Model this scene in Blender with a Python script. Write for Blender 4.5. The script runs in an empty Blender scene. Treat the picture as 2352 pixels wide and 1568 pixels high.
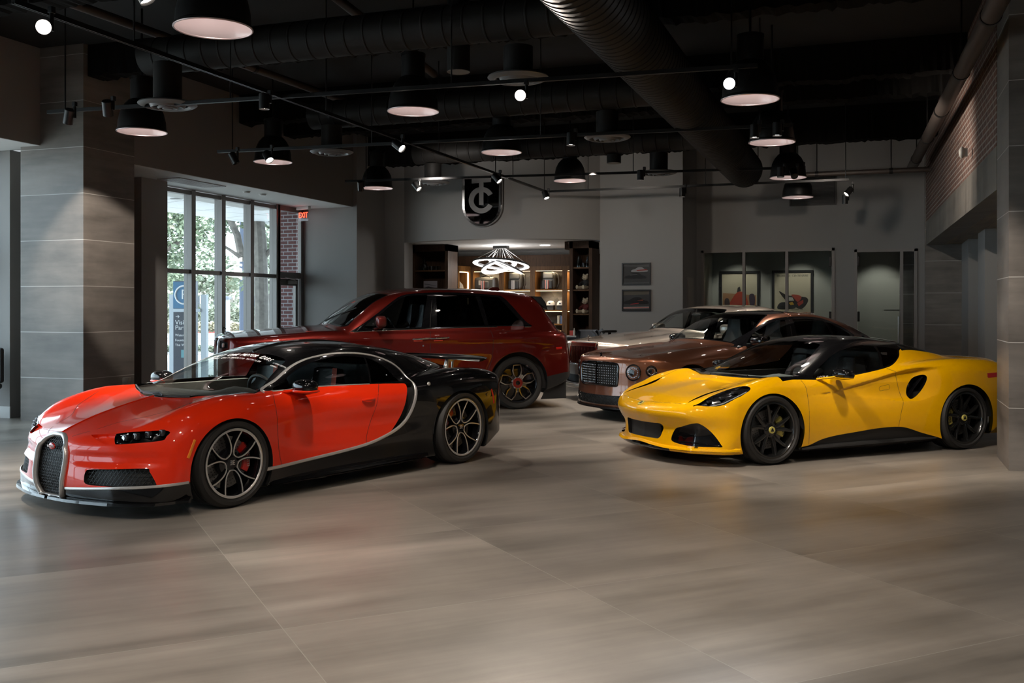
import bpy, bmesh, math, random
import numpy as np
from mathutils import Vector, Matrix
random.seed(7)
SC = bpy.context.scene
COL = SC.collection
PI = math.pi
YAW = math.radians(20.0)
CY, SY = math.cos(YAW), math.sin(YAW)
FPX, HCAM, PCX, PHY = 2287.0, 1.52, 1176.0, 707.0
def c2r(X, Y):
    return (X * CY - Y * SY, X * SY + Y * CY)
# ---------------------------------------------------------------- objects
def tag(o, label=None, cat=None, group=None, kind=None):
    if label: o['label'] = label
    if cat: o['category'] = cat
    if group: o['group'] = group
    if kind: o['kind'] = kind
    return o
def thing(name, label, cat, loc=(0, 0, 0), rz=0.0, group=None):
    o = bpy.data.objects.new(name, None); COL.objects.link(o)
    o.location = loc; o.rotation_euler = (0, 0, rz); o.empty_display_size = .1
    return tag(o, label, cat, group)
def link_mesh(name, me, mat, parent=None):
    o = bpy.data.objects.new(name, me); COL.objects.link(o)
    if mat is not None:
        pass
        for m in (mat if isinstance(mat, (list, tuple)) else [mat]): me.materials.append(m)
    if parent is not None: o.parent = parent
    return o
class MB:
    """collects shapes into one mesh"""
    def __init__(s): s.v = []; s.f = []; s.mi = []; s.sm = []; s.cur = 0
    def add(s, vs, fs, smooth=False, mi=None):
        b = len(s.v); s.v += [tuple(v) for v in vs]
        for f in fs:
            s.f.append([b + i for i in f]); s.mi.append(s.cur if mi is None else mi); s.sm.append(smooth)
        return s
    def box(s, x0, x1, y0, y1, z0, z1, mi=None):
        v = [(x0,y0,z0),(x1,y0,z0),(x1,y1,z0),(x0,y1,z0),(x0,y0,z1),(x1,y0,z1),(x1,y1,z1),(x0,y1,z1)]
        return s.add(v, [(0,3,2,1),(4,5,6,7),(0,1,5,4),(1,2,6,5),(2,3,7,6),(3,0,4,7)], False, mi)
    def bbox(s, x0, x1, y0, y1, z0, z1, b=.01, mi=None):
        """box with bevelled edges"""
        bm = bmesh.new(); bmesh.ops.create_cube(bm, size=1)
        for v in bm.verts: v.co = Vector(((x0+x1)/2+v.co.x*(x1-x0),(y0+y1)/2+v.co.y*(y1-y0),(z0+z1)/2+v.co.z*(z1-z0)))
        bmesh.ops.bevel(bm, geom=bm.edges[:], offset=b, segments=2, profile=.5, affect='EDGES')
        return s.bm(bm, mi=mi)
    def bm(s, bm, smooth=False, mi=None, M=None):
        bm.verts.index_update()
        vs = [(M @ v.co if M else v.co)[:] for v in bm.verts]; fs = [[v.index for v in f.verts] for f in bm.faces]
        bm.free(); return s.add(vs, fs, smooth, mi)
    def lathe(s, prof, n=32, axis='z', o=(0,0,0), smooth=True, closed=False, mi=None, a0=0, a1=2*PI):
        full = abs(a1-a0-2*PI) < 1e-6; m = n if full else n+1
        vs = []
        for i in range(m):
            a = a0+(a1-a0)*i/n; c, sn = math.cos(a), math.sin(a)
            for r, h in prof:
                p = (r*c, r*sn, h) if axis=='z' else ((r*c, h, r*sn) if axis=='y' else (h, r*c, r*sn))
                vs.append((p[0]+o[0], p[1]+o[1], p[2]+o[2]))
        k = len(prof); fs = []
        for i in range(n):
            j = (i+1) % m
            for q in range(k if closed else k-1):
                q2 = (q+1) % k
                fs.append((i*k+q, j*k+q, j*k+q2, i*k+q2) if axis!='y' else (i*k+q, i*k+q2, j*k+q2, j*k+q))
        return s.add(vs, fs, smooth, mi)
    def cyl(s, p0, p1, r, n=12, r1=None, caps=True, smooth=True, mi=None):
        p0, p1 = Vector(p0), Vector(p1); d = (p1-p0).normalized(); r1 = r if r1 is None else r1
        u = d.orthogonal().normalized(); w = d.cross(u)
        vs = []
        for p, rr in ((p0, r), (p1, r1)):
            for i in range(n):
                a = 2*PI*i/n; vs.append(p+u*(rr*math.cos(a))+w*(rr*math.sin(a)))
        s.add(vs, [(i, (i+1) % n, n+(i+1) % n, n+i) for i in range(n)], smooth, mi)
        if caps: s.add(vs, [list(range(n))[::-1], list(range(n, 2*n))], False, mi)
        return s
    def tube(s, pts, r, n=8, closed=False, mi=None, flat=None, caps=True):
        """round tube along a polyline; flat=(normal, ratio) squashes it along a direction"""
        P = [Vector(p) for p in pts]; m = len(P); vs = []
        up = None
        for i, p in enumerate(P):
            a = P[(i-1) % m] if (closed or i > 0) else p; b = P[(i+1) % m] if (closed or i < m-1) else p
            d = (b-a).normalized()
            if flat is not None:
                nn = Vector(flat[0]); u = (nn - d*nn.dot(d)).normalized()
            else:
                u = d.orthogonal().normalized() if up is None else (up-d*up.dot(d)).normalized()
            up = u; w = d.cross(u); rr = r[i] if isinstance(r, (list, tuple)) else r
            for k in range(n):
                t = 2*PI*k/n; vs.append(p+u*(rr*math.cos(t)*(flat[1] if flat else 1))+w*(rr*math.sin(t)))
        fs = [(i*n+k, i*n+(k+1) % n, ((i+1) % m)*n+(k+1) % n, ((i+1) % m)*n+k) for i in range(m if closed else m-1) for k in range(n)]
        s.add(vs, fs, True, mi)
        if not closed and caps: s.add(vs, [list(range(n))[::-1], list(range((m-1)*n, m*n))], False, mi)
        return s
    def prism(s, poly, h0, h1, plane='xz', mi=None, smooth=False):
        """extruded outline; poly in the two axes of plane, extruded along the third"""
        def P(a, b, h): return {'xz': (a, h, b), 'xy': (a, b, h), 'yz': (h, a, b)}[plane]
        n = len(poly); vs = [P(a, b, h0) for a, b in poly]+[P(a, b, h1) for a, b in poly]
        s.add(vs, [(i, (i+1) % n, n+(i+1) % n, n+i) for i in range(n)], smooth, mi)
        s.add(vs, [list(range(n))[::-1], list(range(n, 2*n))], False, mi)
        return s
    def build(s, name, mat, parent=None, fix=True):
        me = bpy.data.meshes.new(name); me.from_pydata(s.v, [], s.f); me.update()
        me.polygons.foreach_set('use_smooth', s.sm); me.polygons.foreach_set('material_index', s.mi)
        if fix:
            bm = bmesh.new(); bm.from_mesh(me); bmesh.ops.remove_doubles(bm, verts=bm.verts[:], dist=1e-6)
            bmesh.ops.recalc_face_normals(bm, faces=bm.faces[:]); bm.to_mesh(me); bm.free()
        if any(s.sm):
            try: me.set_sharp_from_angle(angle=math.radians(38))
            except Exception: pass
        return link_mesh(name, me, mat, parent)
def copy_tree(o, parent=None):
    c = o.copy(); COL.objects.link(c)
    if parent is not None: c.parent = parent
    for ch in list(o.children): copy_tree(ch, c)
    return c
FONTS = {}
def text_mesh(name, txt, size, mat, parent, M, ext=.001, shear=0.0, space=1.0, align='CENTER', sx=1.0):
    cu = bpy.data.curves.new('t', 'FONT'); cu.body = txt; cu.size = size; cu.extrude = ext; cu.shear = shear
    cu.align_x = align; cu.align_y = 'CENTER'; cu.space_character = space; cu.resolution_u = 3
    to = bpy.data.objects.new('t', cu); COL.objects.link(to)
    dg = bpy.context.evaluated_depsgraph_get(); me = bpy.data.meshes.new_from_object(to.evaluated_get(dg))
    bpy.data.objects.remove(to); bpy.data.curves.remove(cu)
    me.transform(M @ Matrix.Diagonal((sx, 1, 1, 1))); me.name = name
    return link_mesh(name, me, mat, parent)
# ---------------------------------------------------------------- materials
MATS = {}
def mat(name, col=(.5, .5, .5), rough=.5, metal=0.0, coat=0.0, emit=None, es=0.0, spec=.5, coat_rough=.03):
    if name in MATS: return MATS[name]
    m = bpy.data.materials.new(name); m.use_nodes = True; b = m.node_tree.nodes['Principled BSDF']
    b.inputs['Base Color'].default_value = (*col, 1); b.inputs['Roughness'].default_value = rough
    b.inputs['Metallic'].default_value = metal; b.inputs['Coat Weight'].default_value = coat
    b.inputs['Coat Roughness'].default_value = coat_rough; b.inputs['Specular IOR Level'].default_value = spec
    if emit is not None:
        b.inputs['Emission Color'].default_value = (*emit, 1); b.inputs['Emission Strength'].default_value = es
    MATS[name] = m; return m
class NT:
    """small helper to wire nodes"""
    def __init__(s, m): s.t = m.node_tree; s.b = s.t.nodes.get('Principled BSDF')
    def n(s, typ, **kw):
        nd = s.t.nodes.new('ShaderNode'+typ)
        for k, v in kw.items():
            if k in nd.inputs: 
                nd.inputs[k].default_value = v
            else: setattr(nd, k, v)
        return nd
    def l(s, a, b): s.t.links.new(a, b)
    def math(s, op, a, b=None, c=None):
        nd = s.n('Math', operation=op)
        for i, q in enumerate((a, b, c)):
            if q is None: continue
            if isinstance(q, (int, float)): nd.inputs[i].default_value = q
            else: s.l(q, nd.inputs[i])
        return nd.outputs[0]
    def ramp(s, fac, stops):
        nd = s.n('ValToRGB'); el = nd.color_ramp.elements
        while len(el) < len(stops): el.new(.5)
        for e, (p, c) in zip(el, stops): e.position = p; e.color = (*c, 1) if len(c) == 3 else c
        s.l(fac, nd.inputs[0]); return nd.outputs[0]
    def mix(s, fac, a, b, blend='MIX'):
        nd = s.n('Mix', data_type='RGBA', blend_type=blend)
        for q, sk in ((fac, nd.inputs[0]), (a, nd.inputs[6]), (b, nd.inputs[7])):
            if isinstance(q, (int, float)): sk.default_value = q
            elif isinstance(q, tuple): sk.default_value = (*q, 1) if len(q) == 3 else q
            else: s.l(q, sk)
        return nd.outputs[2]
    def obj(s): return s.n('TexCoord').outputs['Object']
    def noise(s, vec, scale=5, detail=4, rough=.5, dist=0.0):
        nd = s.n('TexNoise', Scale=scale, Detail=detail, Roughness=rough, Distortion=dist); s.l(vec, nd.inputs['Vector']); return nd.outputs['Fac']
    def mapping(s, vec, loc=(0, 0, 0), rot=(0, 0, 0), scale=(1, 1, 1)):
        nd = s.n('Mapping'); nd.inputs['Location'].default_value = loc; nd.inputs['Rotation'].default_value = rot; nd.inputs['Scale'].default_value = scale
        s.l(vec, nd.inputs['Vector']); return nd.outputs[0]
    def bump(s, h, strength=.3, dist=.01):
        nd = s.n('Bump', Strength=strength, Distance=dist); s.l(h, nd.inputs['Height']); s.l(nd.outputs[0], s.b.inputs['Normal'])
def glass_mat(name, tint=(.8, .85, .85), ior=1.5, rough=0.0):
    """thin pane: fresnel mirror over a tinted see-through"""
    if name in MATS: return MATS[name]
    m = bpy.data.materials.new(name); m.use_nodes = True; t = m.node_tree; t.nodes.clear(); w = NT(m)
    out = w.n('OutputMaterial'); tr = w.n('BsdfTransparent'); tr.inputs[0].default_value = (*tint, 1)
    gl = w.n('BsdfGlossy', Roughness=rough); fr = w.n('Fresnel', IOR=ior); mx = w.n('MixShader')
    geo = w.n('NewGeometry'); ii = w.math('ADD', w.math('MULTIPLY', geo.outputs['Backfacing'], 1.0/ior-ior), ior); w.l(ii, fr.inputs['IOR'])
    w.l(fr.outputs[0], mx.inputs[0]); w.l(tr.outputs[0], mx.inputs[1]); w.l(gl.outputs[0], mx.inputs[2]); w.l(mx.outputs[0], out.inputs[0])
    MATS[name] = m; return m
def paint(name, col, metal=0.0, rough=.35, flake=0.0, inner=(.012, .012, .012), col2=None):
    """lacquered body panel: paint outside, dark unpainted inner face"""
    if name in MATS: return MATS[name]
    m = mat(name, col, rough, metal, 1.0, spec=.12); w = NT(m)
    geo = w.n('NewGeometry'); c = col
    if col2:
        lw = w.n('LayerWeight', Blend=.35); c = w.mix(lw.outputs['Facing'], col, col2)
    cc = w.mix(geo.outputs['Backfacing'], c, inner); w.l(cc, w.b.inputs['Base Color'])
    w.l(w.math('SUBTRACT', 1.0, geo.outputs['Backfacing']), w.b.inputs['Coat Weight'])
    if flake:
        v = w.n('TexVoronoi', Scale=900.0); w.l(w.obj(), v.inputs['Vector'])
        w.l(w.math('MULTIPLY_ADD', v.outputs['Color'], flake, rough-flake/2), w.b.inputs['Roughness'])
    return m
def ray(px, py):
    a = (px-PCX)/FPX; b = (PHY-py)/FPX
    x, y = c2r(a, 1.0); return x, y, b
def at_z(px, py, z):
    x, y, b = ray(px, py); t = (z-HCAM)/b; return (x*t, y*t)
def at_y(px, py, Y):
    x, y, b = ray(px, py); t = Y/y; return (x*t, HCAM+b*t)
def at_x(px, py, X):
    x, y, b = ray(px, py); t = X/x; return (y*t, HCAM+b*t)
cam_d = bpy.data.cameras.new('camera'); cam = bpy.data.objects.new('camera', cam_d); COL.objects.link(cam)
cam.location = (0, 0, HCAM); cam.rotation_euler = (PI/2, 0, YAW)
cam_d.sensor_width = 36; cam_d.lens = FPX/2352*36; cam_d.shift_y = -77.0/2352; cam_d.clip_start = .05; cam_d.clip_end = 300
SC.camera = cam
vs = SC.view_settings; vs.view_transform = 'Standard'; vs.look = 'None'; vs.gamma = 1.0; vs.exposure = 0.0; vs.use_curve_mapping = False
try:
    SC.cycles.use_denoising = True; SC.cycles.max_bounces = 8; SC.cycles.transparent_max_bounces = 20; SC.cycles.glossy_bounces = 4; SC.cycles.use_adaptive_sampling = True; SC.cycles.adaptive_threshold = .03
    SC.cycles.diffuse_bounces = 3; SC.cycles.sample_clamp_indirect = 6.0; SC.cycles.blur_glossy = .2; SC.cycles.caustics_reflective = False; SC.cycles.caustics_refractive = False
except Exception: pass
# ================================================================ the showroom shell
def struct(name, mb, m, parent=None):
    o = mb.build(name, m, parent); o['kind'] = 'structure'; return o
def plaster(name, col, rough=.75):
    if name in MATS: return MATS[name]
    m = mat(name, col, rough); w = NT(m); c = w.obj()
    n = w.noise(c, 1.3, 5, .6); w.l(w.mix(w.math('MULTIPLY', n, .22), col, tuple(q*.72 for q in col)), w.b.inputs['Base Color'])
    w.bump(w.noise(c, 220, 2), .05, .002); return m
M_wall = plaster('grey_wall_paint', (.30, .29, .28))
M_warmwall = plaster('warm_grey_wall_paint', (.26, .24, .225))
M_white = plaster('white_ceiling_paint', (.7, .7, .69))
M_black = mat('black_ceiling_paint', (.006, .0055, .005), .85)
def tile_mat(name, col, tw, th, grout, off=0.0, rot=0.0, axis='floor', rough=.35, gw=.003, loc=(0, 0, 0), streak=(1.2, 9)):
    m = mat(name, col, rough); w = NT(m); c = w.obj()
    sep = None
    if axis == 'floor': v = w.mapping(c, loc, (0, 0, rot))
    else:
        s = w.n('SeparateXYZ'); w.l(c, s.inputs[0]); cb = w.n('CombineXYZ')
        if axis == 'wall':   # x + y runs along, z up
            w.l(w.math('ADD', s.outputs[0], s.outputs[1]), cb.inputs[0]); w.l(s.outputs[2], cb.inputs[1])
        v = w.mapping(cb.outputs[0], loc)
    if axis == 'floor' and tw > 1 and tw < 2:   # every slab has its own clouding
        fl = w.n('VectorMath', operation='DIVIDE'); w.l(v, fl.inputs[0]); fl.inputs[1].default_value = (tw, th, 1); f2 = w.n('VectorMath', operation='FLOOR'); w.l(fl.outputs[0], f2.inputs[0])
        wn = w.n('TexWhiteNoise', noise_dimensions='3D'); w.l(f2.outputs[0], wn.inputs['Vector']); sc_ = w.n('VectorMath', operation='MULTIPLY_ADD'); w.l(wn.outputs['Color'], sc_.inputs[0]); sc_.inputs[1].default_value = (37, 29, 0); w.l(v, sc_.inputs[2]); v2 = sc_.outputs[0]
    else: v2 = v
    b = w.n('TexBrick', offset=off, squash=1.0); w.l(v, b.inputs['Vector'])
    b.inputs['Scale'].default_value = 1.0; b.inputs['Mortar Size'].default_value = gw; b.inputs['Mortar Smooth'].default_value = .1
    b.inputs['Brick Width'].default_value = tw; b.inputs['Row Height'].default_value = th; b.inputs['Bias'].default_value = 0.0
    b.inputs['Color1'].default_value = (.90, .90, .90, 1); b.inputs['Color2'].default_value = (1.10, 1.10, 1.10, 1); b.inputs['Mortar'].default_value = (1, 1, 1, 1)
    st = w.noise(w.mapping(v2, (0, 0, 0), (0, 0, .05), (streak[0], streak[1], 1)), 1.0, 5, .55, .25); cl = w.noise(v2, .8, 5, .6); fi = w.noise(w.mapping(v2, (3, 1, 0), (0, 0, .04), (1.2, 14, 1)), 1.0, 4, .6)
    f = w.math('ADD', w.math('MULTIPLY', st, .5), w.math('ADD', w.math('MULTIPLY', cl, .36), w.math('MULTIPLY', fi, .14)))
    base = w.ramp(f, [(.36, tuple(q*.55 for q in col)), (.5, col), (.64, tuple(q*1.45 for q in col))])
    base = w.mix(1.0, base, b.outputs['Color'], 'MULTIPLY')
    w.l(w.mix(b.outputs['Fac'], base, grout), w.b.inputs['Base Color'])
    w.l(w.math('MULTIPLY_ADD', st, .22, rough-.11), w.b.inputs['Roughness'])
    return m
M_floor = tile_mat('large_porcelain_floor_tile', (.245, .220, .190), 1.59, 1.59, (.36, .34, .30), 0, math.radians(-46), 'floor', .34, .0024, (-2.683, -6.306, 0), (.30, 2.2))
M_tile = tile_mat('grey_porcelain_wall_tile', (.19, .172, .155), 3.0, .612, (.55, .53, .50), 0, 0, 'wall', .42, .004, (1.2, -.585, 0), (.8, 3.0))
M_brick = None
def brick_mat(name, c1, c2, mortar, bw=.22, bh=.075, axis='x', rough=.85, gw=.011):
    if name in MATS: return MATS[name]
    m = mat(name, c1, rough); w = NT(m); c = w.obj(); s = w.n('SeparateXYZ'); w.l(c, s.inputs[0]); cb = w.n('CombineXYZ')
    w.l(w.math('ADD', s.outputs[0], s.outputs[1]), cb.inputs[0]); w.l(s.outputs[2], cb.inputs[1])
    b = w.n('TexBrick', offset=.5); w.l(cb.outputs[0], b.inputs['Vector']); b.inputs['Scale'].default_value = 1
    b.inputs['Mortar Size'].default_value = gw; b.inputs['Brick Width'].default_value = bw; b.inputs['Row Height'].default_value = bh; b.inputs['Mortar Smooth'].default_value = .2
    b.inputs['Color1'].default_value = (*c1, 1); b.inputs['Color2'].default_value = (*c2, 1); b.inputs['Mortar'].default_value = (*mortar, 1)
    n = w.noise(c, 14, 4); w.l(w.mix(w.math('MULTIPLY', n, .35), b.outputs['Color'], (.03, .02, .02)), w.b.inputs['Base Color'])
    w.bump(w.math('SUBTRACT', 1.0, b.outputs['Fac']), .6, .006); return m
M_brick = brick_mat('old_red_brick', (.16, .075, .05), (.10, .055, .042), (.30, .26, .23))
ZC = 5.0
floor = struct('floor', MB().box(-12.2, 6.5, -4, 24.2, -.12, 0), M_floor)
struct('ceiling', MB().box(-12.2, 6.5, -4, 24.2, ZC, ZC+.15), M_black)
# tiled piers
struct('pier_left', MB().box(-10.85, -9.78, 10.38, 11.34, 0, ZC), M_tile)
struct('pier_right', MB().box(1.18, 2.6, 10.33, 11.28, 0, ZC), M_tile)
struct('pier_rear', MB().box(.92, 1.75, 20.72, 21.6, 0, ZC), M_tile)
# left wall: near glazed bay, header, pier, window bay
m = MB().box(-12.0, -10.51, -4, 10.6, 3.70, ZC); struct('wall_left_header', m, M_warmwall)
m = MB().box(-12.0, -9.78, 11.34, 17.6, 3.54, ZC); struct('wall_left_bay_header', m, M_warmwall)
m = MB().box(-11.66, -11.22, 10.55, 12.44, 0, 3.7).box(-11.22, -10.85, 10.95, 12.44, 0, 3.7); struct('wall_left_stub', m, M_wall)
m = MB().box(-11.3, -10.6, 12.45, 13.05, 0, 3.54); struct('pilaster_left', m, M_wall)
m = MB().box(-11.0, -9.7, 17.6, 18.8, 0, ZC); struct('wall_left_return', m, M_wall)
m = MB().box(-11.0, -9.24, 18.8, 19.2, 0, ZC); struct('wall_left_rear', m, M_wall)
struct('wall_boutique_left', MB().box(-11.0, -10.8, 19.2, 22.5, 0, 3.3), M_wall)
# curved fascia over the boutique
pts = []
A, B, C = Vector((-9.24, 18.8)), Vector((-6.9, 18.42)), Vector((-5.18, 19.4))
def circ3(a, b, c):
    d = 2*(a.x*(b.y-c.y)+b.x*(c.y-a.y)+c.x*(a.y-b.y))
    ux = ((a.x**2+a.y**2)*(b.y-c.y)+(b.x**2+b.y**2)*(c.y-a.y)+(c.x**2+c.y**2)*(a.y-b.y))/d
    uy = ((a.x**2+a.y**2)*(c.x-b.x)+(b.x**2+b.y**2)*(a.x-c.x)+(c.x**2+c.y**2)*(b.x-a.x))/d
    o = Vector((ux, uy)); return o, (a-o).length
CO, CR = circ3(A, B, C)
a0 = math.atan2(A.y-CO.y, A.x-CO.x); a1 = math.atan2(C.y-CO.y, C.x-CO.x)
if a0 < 0: a0 += 2*PI
if a1 < 0: a1 += 2*PI
def arc_pt(t, r=0): a = a0+(a1-a0)*t; return (CO.x+(CR+r)*math.cos(a), CO.y+(CR+r)*math.sin(a))
N = 48; m = MB(); vs = []
for i in range(N+1):
    p, q = arc_pt(i/N), arc_pt(i/N, -.25); vs += [(*p, 2.885), (*p, ZC), (*q, 2.885), (*q, ZC)]
fs = []
for i in range(N):
    a, b = 4*i, 4*i+4; fs += [(a, b, b+1, a+1), (a+2, a+3, b+3, b+2), (a, a+2, b+2, b)]
m.add(vs, fs, True); m.add(vs, [(0, 1, 3, 2), (4*N, 4*N+2, 4*N+3, 4*N+1)]); struct('wall_fascia_curved', m, M_wall)
struct('wall_back_left', MB().box(-5.18, -3.515, 19.4, 24, 0, ZC), M_wall)
# rear wall with two glazed openings, office behind
yb = 21.0
ox0, oz1 = at_y(1611, 575, yb); ox1, _ = at_y(1917, 575, yb); dx0, _ = at_y(1962, 573, yb); dx1, _ = at_y(2107, 573, yb); dz1 = at_y(1962, 573, yb)[1]
m = MB().box(-3.6, ox0, yb, yb+.15, 0, ZC).box(ox0, ox1, yb, yb+.15, oz1, ZC).box(ox1, dx0, yb, yb+.15, 0, ZC).box(dx0, dx1, yb, yb+.15, dz1, ZC).box(dx1, 1.2, yb, yb+.15, 0, ZC)
struct('wall_back', m, M_wall)
M_office = plaster('pale_green_grey_paint', (.36, .37, .33))
m = MB().box(-3.6, 1.6, 23.1, 23.25, 0, 3.2).box(-3.6, -3.5, 21.15, 23.1, 0, 3.2).box(1.5, 1.6, 21.6, 23.1, 0, 3.2).box(ox1+.1, ox1+.2, 21.15, 23.1, 0, 3.2); struct('wall_office', m, M_office)
struct('ceiling_office', MB().box(-3.6, 1.6, 21.15, 23.25, 3.0, 3.1), M_white)
struct('wall_office_tiled', MB().box(dx1-.28, dx1+.1, 22.4, 23.1, 0, 3.0), M_tile)
# right wall: plank band and brick over an open passage
def slab(name, z0, z1, m, t=.3):
    mb = MB(); v = []
    for z in (z0, z1): v += [(.935, 20.72, z), (1.175, 11.28, z), (1.175+t, 11.28, z), (.935+t, 20.72, z)]
    mb.add(v, [(0, 3, 2, 1), (4, 5, 6, 7), (0, 1, 5, 4), (1, 2, 6, 5), (2, 3, 7, 6), (3, 0, 4, 7)]); return struct(name, mb, m)
M_plank = tile_mat('grey_wood_plank_tile', (.17, .155, .135), .30, 5.0, (.28, .26, .23), 0, 0, 'wall', .45, .002, (0, 0, 0), (6, .8))
M_soffit = tile_mat('tan_wood_soffit', (.25, .20, .14), 3.0, .2, (.12, .10, .07), .5, PI/2, 'floor', .5, .002)
slab('wall_right_planks', 2.73, 3.18, M_plank); slab('wall_right_brick', 3.18, ZC, M_brick)
struct('ceiling_passage', MB().box(1.2, 6.4, 11.2, 21.6, 2.74, 2.9), M_soffit)
struct('wall_passage', MB().box(1.60, 4.5, 16.9, 18.0, 0, 2.74).box(1.56, 4.5, 19.3, 20.72, 0, 2.74).box(1.9, 4.5, 18.0, 19.3, 0, 2.74), M_wall)
struct('wall_right_near', MB().box(1.62, 2.6, -4, 10.33, 2.95, ZC), M_brick)
struct('wall_right_far', MB().box(6.4, 6.5, -4, 24, 0, ZC), M_wall)
struct('wall_camera_side', MB().box(-12.2, 6.5, -4.15, -4, 0, ZC), M_wall)
m = MB().box(-10.85, -10.82, 10.36, 10.38, 0, .01); 
# baseboards at the left stub
struct('baseboard_left', MB().box(-11.68, -11.20, 10.53, 10.55, 0, .16).box(-11.22, -10.83, 10.93, 10.95, 0, .16), M_white)
# ---------------------------------------------------------------- glazing of the left bay
M_frame = mat('anodised_window_frame', (.20, .19, .18), .45, .3)
M_pane = glass_mat('window_pane_glass', (.90, .93, .93), 1.45)
WX = -10.92
def glazing(name, ys, z0, zt, zs, x=WX, d=.16, w=.055):
    """mullions at ys, rails at heights zs; panes between"""
    m = MB()
    for y, ww in ys: m.box(x-d, x, y-ww/2, y+ww/2, z0, zt)
    for z in zs: m.box(x-d*.8, x-.02, ys[0][0], ys[-1][0], z-.035, z+.035)
    o = struct(name, m, M_frame)
    for a, b in zip(ys[:-1], ys[1:]):
        for u, v in zip(zs[:-1], zs[1:]):
            q = MB(); q.box(x-.10, x-.092, a[0]+a[1]/2, b[0]-b[1]/2, u+.035, v-.035); q.build('pane', M_pane, o)
    return o
yw = [at_x(p, 600, WX-.08)[0] for p in (436, 505.5, 571.5, 631)]
z_tr = at_x(505, 627, WX)[1]
glazing('window_1', [(13.08, .06), (yw[0], .11), (yw[1], .11), (yw[2], .11), (yw[3], .12)], .0, 3.54, [.06, z_tr, 3.48])
# door leaf bay with transom light over it
yd0, yd1 = yw[3], 17.57
zd = at_x(670, 637, WX)[1]
m = MB(); m.box(WX-.16, WX, yd0, yd0+.08, 0, 3.54).box(WX-.08, WX, yd1-.07, yd1+.03, 0, 3.54).box(WX-.14, WX-.02, yd0, yd1, zd-.02, zd+.10).box(WX-.14, WX-.02, yd0, yd1, 3.44, 3.54)
dr = struct('door_1', m, M_frame)
m = MB(); m.box(WX-.11, WX-.05, yd0+.09, yd0+.17, .02, zd-.03).box(WX-.11, WX-.05, yd1-.19, yd1-.11, .02, zd-.03).box(WX-.11, WX-.05, yd0+.09, yd1-.11, zd-.16, zd-.03).box(WX-.11, WX-.05, yd0+.09, yd1-.11, .02, .25); m.build('door_leaf', M_frame, dr)
MB().box(WX-.085, WX-.078, yd0+.17, yd1-.19, .25, zd-.16).build('pane', M_pane, dr); MB().box(WX-.085, WX-.078, yd0+.08, yd1-.10, zd+.10, 3.44).build('pane', M_pane, dr)
m = MB(); m.bbox(WX-.04, WX+.02, yd1-.50, yd1-.24, zd-.13, zd-.06, .008); m.tube([(WX+.01, yd1-.30, zd-.07), (WX+.10, yd1-.45, zd-.05), (WX-.02, yd1-.62, zd+.0)], .012, 6); m.build('door_closer', mat('painted_aluminium', (.45, .44, .42), .4, .5), dr)
# near bay, mostly out of frame
glazing('window_2', [(-3.9, .06), (-1.5, .09), (.7, .09), (2.9, .09), (5.1, .09), (7.3, .09), (9.5, .09), (10.5, .06)], .0, 3.70, [.06, 2.3, 3.66], -11.55)
struct('ceiling_bay_soffit', MB().box(-12.0, -9.79, 11.35, 17.59, 3.535, 3.545), M_white)
struct('ceiling_near_soffit', MB().box(-12.0, -10.52, -4, 10.54, 3.695, 3.705), M_white)
# ================================================================ car bodies
def _dmat(x):
    n = len(x); D = np.zeros((n, n))
    for i in range(n):
        if i == 0: D[0, 0], D[0, 1] = -1/(x[1]-x[0]), 1/(x[1]-x[0])
        elif i == n-1: D[i, i-1], D[i, i] = -1/(x[i]-x[i-1]), 1/(x[i]-x[i-1])
        else:
            a, b = x[i]-x[i-1], x[i+1]-x[i]
            D[i, i+1] += a/b/(a+b); D[i, i] += -a/b/(a+b)+b/a/(a+b); D[i, i-1] += -b/a/(a+b)
    return D
class Cur:
    def __init__(s, pts):
        s.x = np.array([p[0] for p in pts], float); s.y = np.array([p[1] for p in pts], float); s.m = _dmat(s.x) @ s.y
        # limit overshoot
        d = np.diff(s.y)/np.diff(s.x)
        for i in range(1, len(s.x)-1):
            if d[i-1]*d[i] <= 0: s.m[i] = 0
    def __call__(s, x):
        x = np.clip(x, s.x[0], s.x[-1]); i = np.clip(np.searchsorted(s.x, x, side='right')-1, 0, len(s.x)-2)
        h = s.x[i+1]-s.x[i]; t = (x-s.x[i])/h; t2 = t*t; t3 = t2*t
        return (2*t3-3*t2+1)*s.y[i]+(t3-2*t2+t)*h*s.m[i]+(3*t2-2*t3)*s.y[i+1]+(t3-t2)*h*s.m[i+1]
class Tab:
    """bicubic table: rows at xs, columns at ks"""
    def __init__(s, ks, rows):
        s.x = np.array([r[0] for r in rows], float); s.k = np.array(ks, float)
        Z = np.array([r[1:] for r in rows], float); A, B = _dmat(s.x), _dmat(s.k)
        s.Z, s.A, s.B, s.C = Z, A @ Z, Z @ B.T, A @ Z @ B.T
    def __call__(s, x, k):
        def bas(g, q):
            q = np.clip(q, g[0], g[-1]); i = np.clip(np.searchsorted(g, q, side='right')-1, 0, len(g)-2)
            h = g[i+1]-g[i]; t = (q-g[i])/h; t2 = t*t; t3 = t2*t
            return i, (2*t3-3*t2+1, (t3-2*t2+t)*h, 3*t2-2*t3, (t3-t2)*h)
        i, a = bas(s.x, x); j, b = bas(s.k, k); r = 0
        for di in (0, 1):
            for dj in (0, 1):
                I, J = i+di, j+dj
                r = r+a[2*di]*(b[2*dj]*s.Z[I, J]+b[2*dj+1]*s.B[I, J])+a[2*di+1]*(b[2*dj]*s.A[I, J]+b[2*dj+1]*s.C[I, J])
        return r
def smax(a, b, r): 
    h = np.maximum(r-np.abs(a-b), 0); return np.maximum(a, b)+h*h/(4*r)
def smin(a, b, r): return -smax(-a, -b, r)
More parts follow.
